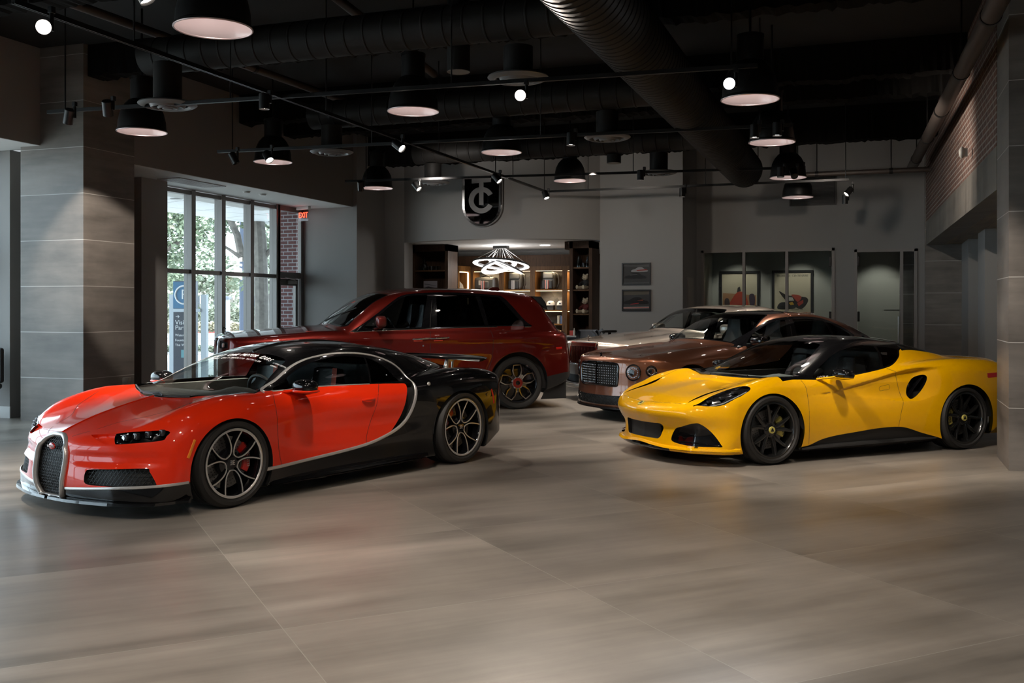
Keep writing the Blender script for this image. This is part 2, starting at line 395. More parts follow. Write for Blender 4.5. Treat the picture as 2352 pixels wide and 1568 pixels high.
def sstep(a, b, x):
    t = np.clip((x-a)/(b-a), 0, 1); return t*t*(3-2*t)
def bump2(x, z, x0, z0, sx, sz): return np.exp(-((x-x0)/sx)**2-((z-z0)/sz)**2)
def smooth_poly(pts, n=6, closed=True):
    """Catmull-Rom through points; a point given twice in a row stays a corner"""
    P = [np.array(p[:2], float) for p in pts]; m = len(P); out = []
    for i in range(m if closed else m-1):
        p1, p2 = P[i], P[(i+1) % m]
        if np.allclose(p1, p2): continue
        p0 = P[i-1] if (closed or i > 0) else p1; p3 = P[(i+2) % m] if (closed or i+2 < m) else p2
        for k in range(n):
            t = k/n; t2 = t*t; t3 = t2*t
            if np.allclose(p0, p1): m1 = (p2-p1)
            else: m1 = (p2-p0)/2
            if np.allclose(p2, p3): m2 = (p2-p1)
            else: m2 = (p3-p1)/2
            if np.allclose(p0, p1): m1 = (p2-p1)*.9
            out.append((2*t3-3*t2+1)*p1+(t3-2*t2+t)*m1+(3*t2-2*t3)*p2+(t3-t2)*m2)
    if not closed: out.append(P[-1])
    return np.array(out)
def sd_line(u, v, line):
    """distance to an open polyline"""
    d = np.full(u.shape, 1e9)
    for a, b in zip(line[:-1], line[1:]):
        e = b-a; l2 = max(e @ e, 1e-12); t = np.clip(((u-a[0])*e[0]+(v-a[1])*e[1])/l2, 0, 1)
        d = np.minimum(d, (u-a[0]-t*e[0])**2+(v-a[1]-t*e[1])**2)
    return np.sqrt(d)
def sd_poly(u, v, poly):
    """signed distance to a closed outline, negative inside"""
    d = sd_line(u, v, np.vstack([poly, poly[:1]])); ins = np.zeros(u.shape, bool); n = len(poly)
    for i in range(n):
        a, b = poly[i], poly[(i+1) % n]
        c = (a[1] > v) != (b[1] > v)
        if abs(b[1]-a[1]) > 1e-12: ins ^= c & (u < (b[0]-a[0])*(v-a[1])/(b[1]-a[1])+a[0])
    return np.where(ins, -d, d)
class Skin:
    """surface net of an implicit body, cut along curves into panels"""
    def __init__(s, f, lo, hi, h, ypos=False):
        s.f, s.h = f, h
        X = np.arange(lo[0], hi[0]+h, h); n = int(hi[1]/h)+2; Y = (np.arange(-n, n)+.5)*h; Z = np.arange(lo[2], hi[2]+h, h)
        G = f(X[:, None, None], Y[None, n:, None], Z[None, None, :]); G = np.broadcast_to(G, (len(X), n, len(Z)))
        G = np.concatenate([G[:, ::-1], G], 1); S = G < 0
        nx, ny, nz = G.shape
        c = lambda dx, dy, dz, A: A[dx:nx-1+dx, dy:ny-1+dy, dz:nz-1+dz]
        cnt = sum(c(a, b, d, S).astype(int) for a in (0, 1) for b in (0, 1) for d in (0, 1))
        act = (cnt > 0) & (cnt < 8); I = np.argwhere(act); ids = np.full(act.shape, -1); ids[act] = np.arange(len(I))
        P = np.zeros((len(I), 3)); N = np.zeros(len(I)); cor = {}
        for a in (0, 1):
            for b in (0, 1):
                for d in (0, 1): cor[a, b, d] = G[I[:, 0]+a, I[:, 1]+b, I[:, 2]+d]
        for p in list(cor):
            for ax in range(3):
                if p[ax]: continue
                q = list(p); q[ax] = 1; g0, g1 = cor[p], cor[tuple(q)]; m = (g0 < 0) != (g1 < 0)
                t = np.where(m, g0/np.where(m, g0-g1, 1), 0); e = np.tile(np.array(p, float), (len(I), 1)); e[:, ax] = t
                P += e*m[:, None]; N += m
        P = P/N[:, None]+I; V = np.stack([X[0]+P[:, 0]*h, Y[0]+P[:, 1]*h, Z[0]+P[:, 2]*h], 1)
        quads = []
        for ax in range(3):
            sl0 = [slice(None)]*3; sl1 = [slice(None)]*3; sl0[ax] = slice(0, -1); sl1[ax] = slice(1, None)
            a, b = S[tuple(sl0)], S[tuple(sl1)]; E = np.argwhere(a != b); o1, o2 = [k for k in range(3) if k != ax]
            ok = (E[:, o1] > 0) & (E[:, o2] > 0) & (E[:, o1] < G.shape[o1]-1) & (E[:, o2] < G.shape[o2]-1); E = E[ok]
            fl = a[tuple(E.T)]
            def idx(d1, d2):
                k = E.copy(); k[:, o1] -= d1; k[:, o2] -= d2; return ids[tuple(k.T)]
            q = np.stack([idx(1, 1), idx(0, 1), idx(0, 0), idx(1, 0)], 1)
            if ax == 1: fl = ~fl
            q[~fl] = q[~fl][:, ::-1]; quads.append(q)
        Q = np.concatenate(quads)
        for it in range(4):
            g = f(V[:, 0], V[:, 1], V[:, 2]); gr = s.grad(V)
            st = g/np.maximum((gr**2).sum(1), .05); st = np.clip(st*np.sqrt((gr**2).sum(1)), -h, h)
            V = V-gr/np.maximum(np.linalg.norm(gr, axis=1), 1e-6)[:, None]*st[:, None]
            if it == 1:
                A = np.zeros_like(V); cn = np.zeros(len(V))
                for k in range(4):
                    np.add.at(A, Q[:, k], V[Q[:, (k+1) % 4]]+V[Q[:, (k-1) % 4]]); np.add.at(cn, Q[:, k], 2)
                V = .5*V+.5*A/cn[:, None]
        s.V = V; gr = s.grad(V); s.N = gr/np.maximum(np.linalg.norm(gr, axis=1), 1e-9)[:, None]
        d1 = np.linalg.norm(V[Q[:, 0]]-V[Q[:, 2]], axis=1) <= np.linalg.norm(V[Q[:, 1]]-V[Q[:, 3]], axis=1)
        s.T = np.concatenate([Q[d1][:, [0, 1, 2]], Q[d1][:, [0, 2, 3]], Q[~d1][:, [0, 1, 3]], Q[~d1][:, [1, 2, 3]]])
        s.L = np.zeros(len(s.T), int); s.names = ['body']
        # make sure of outward winding
        fn = np.cross(V[s.T[:, 1]]-V[s.T[:, 0]], V[s.T[:, 2]]-V[s.T[:, 0]]); c = (fn*s.N[s.T[:, 0]]).sum(1) < 0
        if c.mean() > .5: s.T = s.T[:, ::-1]
    def grad(s, V, e=.003):
        g = np.zeros_like(V)
        for k in range(3):
            d = np.zeros(3); d[k] = e; a, b = V+d, V-d
            g[:, k] = (s.f(a[:, 0], a[:, 1], a[:, 2])-s.f(b[:, 0], b[:, 1], b[:, 2]))/(2*e)
        return g
    def lab(s, name):
        if name not in s.names: s.names.append(name)
        return s.names.index(name)
    def cen(s): return s.V[s.T].mean(1)
    def cnorm(s):
        n = s.N[s.T].mean(1); return n/np.maximum(np.linalg.norm(n, axis=1), 1e-9)[:, None]
    def cut(s, fn, tri=None):
        """split triangles along fn(V, N) = 0"""
        T = s.T; use = np.ones(len(T), bool) if tri is None else tri
        val = np.full(len(s.V), 1.0); vi = np.unique(T[use]); val[vi] = fn(s.V[vi], s.N[vi])
        val[np.abs(val) < s.h*.02] = s.h*.02
        sg = val[T] < 0; k = sg.sum(1); mix = use & (k > 0) & (k < 3)
        if not mix.any(): return
        M = T[mix]; L = s.L[mix]; sm = sg[mix]; km = k[mix]
        odd = np.where(km == 1, sm.argmax(1), (~sm).argmax(1)); r = np.arange(len(M))
        a, b, c = M[r, odd], M[r, (odd+1) % 3], M[r, (odd+2) % 3]
        E = np.concatenate([np.stack([a, b], 1), np.stack([a, c], 1)]); Es = np.sort(E, 1)
        U, inv = np.unique(Es, axis=0, return_inverse=True); inv = inv.reshape(-1)
        v0, v1 = val[U[:, 0]], val[U[:, 1]]; t = np.clip(v0/(v0-v1), .0, 1.0)[:, None]
        nv = s.V[U[:, 0]]*(1-t)+s.V[U[:, 1]]*t; nn = s.N[U[:, 0]]*(1-t)+s.N[U[:, 1]]*t; nn /= np.maximum(np.linalg.norm(nn, axis=1), 1e-9)[:, None]
        base = len(s.V); s.V = np.vstack([s.V, nv]); s.N = np.vstack([s.N, nn])
        ab, ac = base+inv[:len(M)], base+inv[len(M):]
        # a T-junction-free split needs neighbours to be split too, so tri masks must not cross the curve
        s.T = np.concatenate([T[~mix], np.stack([a, ab, ac], 1), np.stack([ab, b, c], 1), np.stack([ab, c, ac], 1)])
        s.L = np.concatenate([s.L[~mix], L, L, L])
    def paint(s, name, fn, where=None, only=None):
        """label the faces with fn < 0; where(C, Nc) is a rough guard; only = labels that may be overwritten"""
        g = None
        if where is not None: g = where(s.cen(), s.cnorm())
        if only is not None:
            m = np.isin(s.L, [s.lab(n) for n in only]); g = m if g is None else g & m
        s.cut(fn, g)
        C, Nc = s.cen(), s.cnorm(); k = np.ones(len(C), bool)
        if where is not None: k &= where(C, Nc)
        if only is not None: k &= np.isin(s.L, [s.lab(n) for n in only])
        v = np.ones(len(C)); v[k] = fn(C[k], Nc[k]); s.L[v < 0] = s.lab(name)
    def islands(s, name, mat, parent, off):
        """one object per connected piece of a label"""
        i = s.lab(name); idx = np.where(s.L == i)[0]
        if not len(idx): return
        T = s.T[idx]; u, inv = np.unique(T, return_inverse=True); F = inv.reshape(-1, 3); lab = np.arange(len(u))
        while True:
            mn = lab[F].min(1); new = lab.copy(); np.minimum.at(new, F.reshape(-1), np.repeat(mn, 3)); new = new[new]
            if (new == lab).all(): break
            lab = new
        g = lab[F[:, 0]]
        for k, q in enumerate(np.unique(g)):
            sel = idx[g == q]
            if len(sel) < 12: continue
            s.L[sel] = s.lab(name+'~'); s.part(name+'~', mat, parent, off=off, obj_name=name); s.L[sel] = s.lab(name+'#')
    def part(s, name, mat, parent, labels=None, off=0.0, wall=True, vec=None, side=None, keep=None, obj_name=None, back=False):
        """link the faces of a label as an object; off pushes them in (-) or out (+) with side walls"""
        ids = [s.lab(n) for n in (labels or [name])]; k = np.isin(s.L, ids)
        C = s.cen()
        if side is not None: k &= (C[:, 1]*side > 0)
        if keep is not None: k &= keep(C, s.cnorm())
        T = s.T[k]
        if not len(T): return None
        u, inv = np.unique(T, return_inverse=True); F = inv.reshape(-1, 3); V, N = s.V[u], s.N[u]
        V2 = V+(N*off if vec is None else np.array(vec)*(np.sign(V[:, 1:2])*np.array([[0, 1, 0]])+np.array([[1, 0, 1]])))
        fs = F.tolist(); nrm = [N]; VV = V2
        if off or vec is not None:
            if wall:
                E = np.concatenate([F[:, [0, 1]], F[:, [1, 2]], F[:, [2, 0]]]); key = np.sort(E, 1)
                U, iv, ct = np.unique(key, axis=0, return_inverse=True, return_counts=True); B = E[ct[iv.reshape(-1)] == 1]
                n = len(V); VV = np.vstack([V2, V2, V])   # walls get own vertices
                fs += np.stack([B[:, 1]+n, B[:, 0]+n, B[:, 0]+2*n, B[:, 1]+2*n], 1).tolist()
        me = bpy.data.meshes.new(name); me.from_pydata(VV.tolist(), [], fs); me.update()
        me.polygons.foreach_set('use_smooth', [True]*len(fs))
        nl = np.zeros((len(me.loops), 3)); lv = np.zeros(len(me.loops), int); me.loops.foreach_get('vertex_index', lv)
        n = len(V); m = lv < n; nl[m] = N[lv[m]]
        me.normals_split_custom_set(nl.tolist())
        return link_mesh(obj_name or name, me, mat, parent)
def side_mask(sd, nmin=.25):
    return lambda C, N: (C[:, 1]*sd > .25) & (N[:, 1]*sd > nmin)
def poly_xz(poly): return lambda V, N: sd_poly(V[:, 0], V[:, 2], poly)
def poly_yz(poly): return lambda V, N: sd_poly(np.abs(V[:, 1]), V[:, 2], poly)
def poly_xy(poly): return lambda V, N: sd_poly(V[:, 0], np.abs(V[:, 1]), poly)
def line_xz(line, w): return lambda V, N: sd_line(V[:, 0], V[:, 2], line)-w
def line_yz(line, w): return lambda V, N: sd_line(np.abs(V[:, 1]), V[:, 2], line)-w
def line_xy(line, w): return lambda V, N: sd_line(V[:, 0], np.abs(V[:, 1]), line)-w
def circ_xz(x, z, r): return lambda V, N: np.hypot(V[:, 0]-x, V[:, 2]-z)-r
def ribbon(mb, fy, line, w, off, both=True, t=.006):
    """strip of width 2w that follows the surface y = fy(x, z) along a line in (x, z), standing off it"""
    L = np.array(line); d = np.gradient(L, axis=0); d /= np.linalg.norm(d, axis=1)[:, None]; nr = np.stack([-d[:, 1], d[:, 0]], 1)
    ws = w if hasattr(w, '__len__') else [w]*len(L)
    for sd in ((-1, 1) if both else (-1,)):
        vs = []
        for p, q, ww in zip(L, nr, ws):
            for a, o in ((-1, -t), (-1, off*.5), (-.6, off), (.6, off), (1, off*.5), (1, -t)):
                r = p+q*ww*a; vs.append((r[0], sd*(float(fy(r[0], r[1]))+o), r[1]))
        fs = [(i*6+k, i*6+k+1, i*6+k+7, i*6+k+6) for i in range(len(L)-1) for k in range(5)]
        mb.add(vs, fs, True)
    return mb
def side_gap(car, fy, line, w=.0024, closed=False):
    """dark shut line on both flanks along a line in (x, z)"""
    L = [tuple(p) for p in line]
    for sd in (-1, 1):
        m = MB(); ribbon(m, fy, L, w, .0011, False, .002); m.v = [(x, y*-sd, z) for x, y, z in m.v]; m.build('panel_gap', M_gap, car)
def top_gap(car, fz, line, w=.0022):
    """dark shut line on the upper surface along a line in (x, y), mirrored"""
    L = np.array(line); d = np.gradient(L, axis=0); d /= np.maximum(np.linalg.norm(d, axis=1), 1e-9)[:, None]; nr = np.stack([-d[:, 1], d[:, 0]], 1)
    for sd in (-1, 1):
        vs = []
        for p, q in zip(L, nr):
            for a, o in ((-1, -.002), (-1, .0008), (1, .0008), (1, -.002)):
                r = p+q*w*a; vs.append((r[0], sd*r[1], float(fz(r[0], abs(r[1])))+o))
        m = MB(); m.add(vs, [(i*4+k, i*4+k+1, i*4+k+5, i*4+k+4) for i in range(len(L)-1) for k in range(3)], True); m.build('panel_gap', M_gap, car)
# ---------------------------------------------------------------- wheels
def wheel_tyre(R, rim, w, name, parent):
    """tyre; the outer face looks along -y, its plane is y = 0"""
    m = MB(); sh = (R-rim)
    prof = [(rim, .02), (rim+.004, .006), (rim+sh*.35, -.012), (rim+sh*.7, -.010), (R-.02, .006), (R-.006, .022), (R, .042)]
    k = 6
    for i in range(1, k):
        y = .042+(w-.084)*i/k; prof += [(R, y-.006), (R-.008, y-.005), (R-.008, y+.005), (R, y+.006)]
    prof += [(R, w-.042), (R-.006, w-.022), (R-.02, w-.006), (rim, w-.02)]
    m.lathe(prof, 96, 'y')
    return m.build(name, mat('tyre_rubber', (.018, .017, .016), .62), parent)
M_gap = mat('panel_gap_black', (.006, .006, .006), .6)
M_blackgloss = mat('gloss_black_trim', (.005, .005, .006), .12, 0, 1.0, spec=.1)
M_blackmatt = mat('matt_black_plastic', (.014, .014, .014), .55)
M_cabin = mat('dark_cabin_trim', (.016, .015, .015), .6)
M_chrome = mat('polished_chrome', (.82, .82, .83), .06, 1.0)
M_satin = mat('satin_silver_metal', (.74, .72, .70), .34, .75)
M_disc = mat('brake_disc_steel', (.30, .29, .28), .38, .8)
M_lens = glass_mat('clear_lamp_lens', (.86, .87, .88), 1.5)
M_glass = glass_mat('windscreen_glass', (.80, .84, .83), 1.5)
M_tint = glass_mat('tinted_side_glass', (.34, .36, .36), 1.55)
M_dark = glass_mat('dark_privacy_glass', (.035, .037, .037), 1.6)
def well(parent, x, z, r, w, side, wi=.42):
    """black liner behind a wheel arch"""
    m = MB(); y0 = side*w
    m.lathe([(r, y0), (r+.004, y0-side*wi), (.02, y0-side*wi)], 40, 'y', (x, 0, z), a0=.06, a1=PI-.06)
    return m.build('wheel_arch_liner', M_blackmatt, parent)
def arm_loop(pts, n=6): return [tuple(p) for p in smooth_poly(pts, n, False)]
def lattice(poly, step, r, pos, angs=(45, -45), thick=.004, n=4):
    """bars across an outline; pos(a, b) gives the place of a bar point; returns a mesh builder"""
    mb = MB(); P = np.array(poly); c = P.mean(0); R = np.abs(P-c).max()*1.5
    for ang in angs:
        t = math.radians(ang); d = np.array([math.cos(t), math.sin(t)]); q = np.array([-d[1], d[0]]); k = int(R/step)+1
        for i in range(-k, k+1):
            ss = np.linspace(-R, R, 121); L = c+q*i*step+d*ss[:, None]; ins = sd_poly(L[:, 0], L[:, 1], P) < 0
            j = 0
            while j < 121:
                if ins[j]:
                    e = j
                    while e+1 < 121 and ins[e+1]: e += 1
                    if e > j: mb.tube([pos(*L[a]) for a in np.linspace(j, e, max(2, min(5, e-j))).astype(int)], r, n, caps=False)
                    j = e+1
                else: j += 1
    return mb
def torus_arc(mb, c, R, r, axis='y', n=40, a0=0, a1=2*PI):
    full = abs(a1-a0-2*PI) < 1e-6; pts = []
    for i in range(n if full else n+1):
        a = a0+(a1-a0)*i/n; u, v = R*math.cos(a), R*math.sin(a)
        pts.append((c[0]+u, c[1], c[2]+v) if axis == 'y' else ((c[0], c[1]+u, c[2]+v) if axis == 'x' else (c[0]+u, c[1]+v, c[2])))
    return mb.tube(pts, r, 8, full)
def seat(parent, x, y, z, col, col2, h=.78, w=.50, rec=.22, name='seat'):
    """bucket seat; back leans to +x"""
    m = MB()
    def pad(pts, ww, nm=11):
        vs = []; k = len(pts)
        for j in range(nm):
            t = -1+2*j/(nm-1)
            for (px, pz, nx, nz, sc) in pts:
                bul = .05*abs(t)**2.5*1.0
                vs.append((x+px-nx*bul*-1, y+t*ww*sc/2, z+pz+nz*bul))
        fs = [(j*k+i, j*k+(i+1) % k, (j+1)*k+(i+1) % k, (j+1)*k+i) for j in range(nm-1) for i in range(k)]
        m.add(vs, fs, True); m.add(vs, [list(range(k)), list(range((nm-1)*k, nm*k))[::-1]], False)
    pad([(-.48, .10, 0, 1, .95), (-.44, .17, 0, 1, .97), (-.2, .16, 0, 1, 1), (.04, .12, 0, 1, 1), (.04, -.02, 0, 0, 1), (-.4, -.02, 0, 0, 1)], w)
    sh = m.build(name, mat('seat_leather_'+col[0], col[1], .5), parent)
    m2 = MB(); m = m2
    pad([(.0, .08, -1, 0, .95), (.07, .35, -1, 0, 1.0), (.13, h*.70, -1, 0, .82), (.155, h*.80, -1, 0, .55), (.17, h*.98, -1, 0, .50), (.20, h, -1, 0, .42), (.25, h*.97, 0, 0, .45), (.25, h*.78, 0, 0, .6), (.23, h*.68, 0, 0, .85), (.17, .35, 0, 0, 1), (.12, .0, 0, 0, 1)], w)
    b = m2.build('seat_back', mat('seat_leather_'+col[0], col[1], .5), sh)
    if col2:
        m3 = MB(); m3.add([(x+.02, y-w*.26, z+.12), (x+.02, y+w*.26, z+.12), (x+.075, y+w*.3, z+.38), (x+.075, y-w*.3, z+.38), (x+.115, y+w*.2, z+.5), (x+.115, y-w*.2, z+.5)], [(0, 1, 2, 3), (3, 2, 4, 5)], True)
        for i in range(len(m3.v)): m3.v[i] = (m3.v[i][0]-.028, m3.v[i][1], m3.v[i][2])
        m3.build('seat_insert', mat('seat_leather_'+col2[0], col2[1], .5), sh)
    return sh
def steering(parent, x, y, z, tilt=.45, R=.18):
    m = MB(); torus_arc(m, (0, 0, 0), R, .016, 'x'); 
    for a in (0, PI, -PI/2): m.cyl((0, 0, 0), (0, R*math.cos(a), R*math.sin(a)), .016, 8)
    m.lathe([(0, -.035), (.06, -.03), (.07, 0), (.05, .05), (.04, .25)], 20, 'x')
    M = Matrix.Translation((x, y, z)) @ Matrix.Rotation(tilt, 4, 'Y')
    m.v = [tuple(M @ Vector(v)) for v in m.v]
    return m.build('steering_wheel', M_blackmatt, parent)
def rim_base(m, rr, w, n=72, lip=.012, mi=0):
    """barrel of a rim with its outer lip; the outer face is at y = 0, depth goes to +y"""
    m.lathe([(rr+.003, .018), (rr+.012, .008), (rr+.010, -.002), (rr-lip*.4, -.004), (rr-lip, .004), (rr-lip-.006, .03), (rr-.022, .06), (rr-.035, w*.6), (rr-.03, w-.02)], n, 'y', mi=mi)
def spoke(m, pts, w, d, mi=0, ch=.25):
    """bar along (r, angle, depth) points with a flat face and slanted flanks"""
    P = [Vector((r*math.cos(a), y, r*math.sin(a))) for r, a, y in pts]; vs = []
    for i, p in enumerate(P):
        a = P[max(i-1, 0)]; b = P[min(i+1, len(P)-1)]; t = (b-a); t.y = 0; t.normalize(); s = Vector((-t.z, 0, t.x)); ww = w[i] if isinstance(w, (list, tuple)) else w
        for o, y in ((-1, d), (-1, .006), (-(1-ch), 0), ((1-ch), 0), (1, .006), (1, d)): vs.append(p+s*(o*ww)+Vector((0, y, 0)))
    fs = [(i*6+k, i*6+k+1, i*6+k+7, i*6+k+6) for i in range(len(P)-1) for k in range(5)]
    m.add(vs, fs, False, mi); m.add(vs, [(0, 1, 2, 3, 4, 5), tuple(range((len(P)-1)*6, len(P)*6))[::-1]], False, mi)
def disc_caliper(parent, R, y, cal_mat, cal_a=0.0, cal_txt=None, txt_mat=None, span=.55, wtext=.05):
    m = MB(); m.lathe([(R*.5, y-.012), (R, y-.012), (R, y+.016), (R*.5, y+.016)], 64, 'y', closed=True)
    for k in range(36):
        for q in (.62, .75, .88):
            a = 2*PI*k/36+q*1.5; c, s_ = math.cos(a)*R*q, math.sin(a)*R*q
            m.cyl((c, y-.0135, s_), (c, y-.0115, s_), .0045, 6, mi=1)
    m.build('brake_disc', [M_disc, M_gap], parent)
    m = MB(); m.lathe([(.0, y-.05), (.07, y-.05), (R*.45, y-.03), (R*.52, y-.012)], 40, 'y'); 
    for k in range(5): a = 2*PI*k/5; m.cyl((.055*math.cos(a), y-.07, .055*math.sin(a)), (.055*math.cos(a), y-.045, .055*math.sin(a)), .011, 6)
    m.build('wheel_hub', M_blackmatt, parent)
    m = MB(); n = 14; prof = [(R*.62, y+.04), (R*.60, y-.03), (R*.70, y-.05), (R*.96, y-.052), (R*1.06, y-.035), (R*1.07, y+.04)]; vs = []
    for i in range(n+1):
        a = cal_a-span+2*span*i/n; e = 1-.12*abs(2*i/n-1)**4
        for r, h in prof: vs.append(((R*.83+(r-R*.83)*e)*math.cos(a), h, (R*.83+(r-R*.83)*e)*math.sin(a)))
    k = len(prof); m.add(vs, [(i*k+j, i*k+(j+1) % k, (i+1)*k+(j+1) % k, (i+1)*k+j) for i in range(n) for j in range(k)], True)
    m.add(vs, [list(range(k)), list(range(n*k, n*k+k))[::-1]])
    cal = m.build('brake_caliper', cal_mat, parent)
    if cal_txt:
        rot = Matrix(((0, 1, 0, 0), (0, 0, -1, 0), (-1, 0, 0, 0), (0, 0, 0, 1)))  # reads downwards on the +x side
        M = Matrix.Translation((R*.90*math.cos(cal_a), y-.0535, R*.90*math.sin(cal_a))) @ (Matrix(((0, 1, 0, 0), (0, 0, -1, 0), (-1, 0, 0, 0), (0, 0, 0, 1))))
        if math.cos(cal_a) < 0:
            M = Matrix.Translation((R*.90*math.cos(cal_a), y-.0535, R*.90*math.sin(cal_a))) @ Matrix(((0, -1, 0, 0), (0, 0, -1, 0), (1, 0, 0, 0), (0, 0, 0, 1)))
        text_mesh('caliper_lettering', cal_txt, wtext, txt_mat, parent, M, .001)
    return cal
def place_wheel(proto, parent, x, side, z, yface, steer=0.0):
    o = proto if proto.parent is None else copy_tree(proto, parent)
    o.parent = parent; o.location = (x, side*yface, z); o.rotation_euler = (0, 0, (PI if side > 0 else 0)+steer); return o
def mirror_pair(fn):
    for sd in (-1, 1): fn(sd)
def seg_text(*a): pass
def frame_M(o, ex, ey):
    """matrix with local x along ex, y along ey"""
    ex = Vector(ex).normalized(); ey = Vector(ey); ey = (ey-ex*ey.dot(ex)).normalized(); ez = ex.cross(ey)
    M = Matrix((ex, ey, ez)).transposed().to_4x4(); M.translation = Vector(o); return M
def egg(m, c, r, n=16, k=10, mi=None, pw=1.0):
    vs = []; fs = []
    for i in range(k+1):
        ph = -PI/2+PI*i/k
        for j in range(n):
            th = 2*PI*j/n; cx, sx = math.cos(ph), math.sin(ph)
            f = lambda q: math.copysign(abs(q)**pw, q)
            vs.append((c[0]+r[0]*f(cx)*f(math.cos(th)), c[1]+r[1]*f(cx)*f(math.sin(th)), c[2]+r[2]*f(sx)))
    for i in range(k):
        for j in range(n): fs.append((i*n+j, i*n+(j+1) % n, (i+1)*n+(j+1) % n, (i+1)*n+j))
    m.add(vs, fs, True, mi); return m
# ================================================================ red and black coupe
def chiron_f():
    T = Tab((0, .35, .6, .8, 1.0), [
        (-.1, .50, .49, .47, .47, .42), (.05, .575, .56, .54, .53, .47), (.3, .672, .650, .650, .655, .59), (.6, .752, .730, .745, .775, .715), (.9, .81, .79, .806, .838, .785),
        (1.2, .85, .835, .835, .842, .80), (1.6, .86, .85, .845, .848, .80), (2.1, .86, .855, .85, .850, .80), (2.6, .86, .86, .855, .853, .80),
        (3.0, .88, .87, .865, .862, .82), (3.35, .90, .895, .89, .893, .85), (3.65, .92, .912, .912, .918, .87), (3.95, .91, .905, .908, .912, .865), (4.2, .88, .88, .885, .885, .83), (4.45, .82, .82, .825, .81, .76), (4.65, .76, .76, .76, .74, .7)])
    F = Tab((.05, .2, .4, .6, .8), [(0, .03, -.018, -.008, .035, .18), (.25, .04, -.010, .006, .055, .20), (.5, .075, .05, .08, .13, .28), (.7, .13, .12, .16, .23, .40), (.85, .21, .22, .27, .35, .52), (.95, .31, .33, .38, .46, .62), (1.05, .48, .50, .55, .62, .75)])
    W = Tab((.1, .3, .5, .7, .85, 1.0), [
        (.2, .93, .96, .96, .93, .88, .8), (.55, .965, .985, .985, .965, .90, .8), (.9, .975, .992, 1.0, .985, .93, .85), (1.25, .955, .97, .975, .965, .92, .85), (1.6, .925, .935, .93, .925, .885, .82),
        (2.0, .915, .925, .915, .92, .88, .82), (2.5, .915, .925, .915, .93, .885, .82), (2.9, .93, .94, .935, .945, .905, .84), (3.25, .98, .985, .985, .985, .95, .88), (3.62, 1.01, 1.019, 1.019, 1.01, .975, .9),
        (3.95, 1.0, 1.01, 1.012, 1.0, .965, .88), (4.25, .955, .965, .975, .965, .93, .85), (4.6, .87, .88, .90, .89, .86, .8)])
    R = Cur([(0, 4.52), (.4, 4.50), (.7, 4.43), (.9, 4.32), (1.05, 4.18)])
    G = Tab((.75, .9, 1.05, 1.2), [(.95, .80, .74, .66, .55), (1.4, .85, .80, .71, .60), (1.9, .875, .83, .745, .63), (2.4, .88, .835, .745, .62), (2.8, .875, .815, .71, .58), (3.2, .84, .74, .62, .49), (3.7, .68, .58, .47, .35), (4.2, .5, .4, .3, .2)])
    Rf = Tab((0, .3, .5, .7, .9), [(.9, .79, .775, .75, .71, .66), (1.12, .87, .855, .82, .765, .70), (1.4, .985, .97, .935, .87, .79), (1.7, 1.085, 1.072, 1.042, .99, .92), (2.0, 1.165, 1.155, 1.13, 1.085, 1.02),
        (2.3, 1.205, 1.196, 1.173, 1.13, 1.07), (2.6, 1.207, 1.198, 1.173, 1.125, 1.06), (3.0, 1.17, 1.16, 1.13, 1.075, 1.0), (3.4, 1.108, 1.093, 1.055, .985, .90), (3.8, 1.01, .995, .95, .88, .79), (4.2, .90, .88, .84, .78, .7), (4.5, .8, .79, .75, .7, .65)])
    def f(x, y, z):
        a = np.abs(y)
        side = a-W(x, z)
        lo = smax(side, (z-T(x, a))*.94, .10)
        lo = smax(lo, F(a, z)+.017*sstep(.490, .435, z)*sstep(.355, .410, z)*sstep(.18, .36, a)*sstep(1.02, .78, a)-x, .06)
        lo = smax(lo, x-R(a)-.25*(z-.5)**2, .08)
        lo = smax(lo, .115+.13*sstep(3.9, 4.3, x)-z, .03)
        gh = smax(a-G(x, z), (z-Rf(x, a))*.93, .10)
        gh = smax(gh, 1.0-x+0*z, .02)
        return smin(lo, gh, .05)
    return f

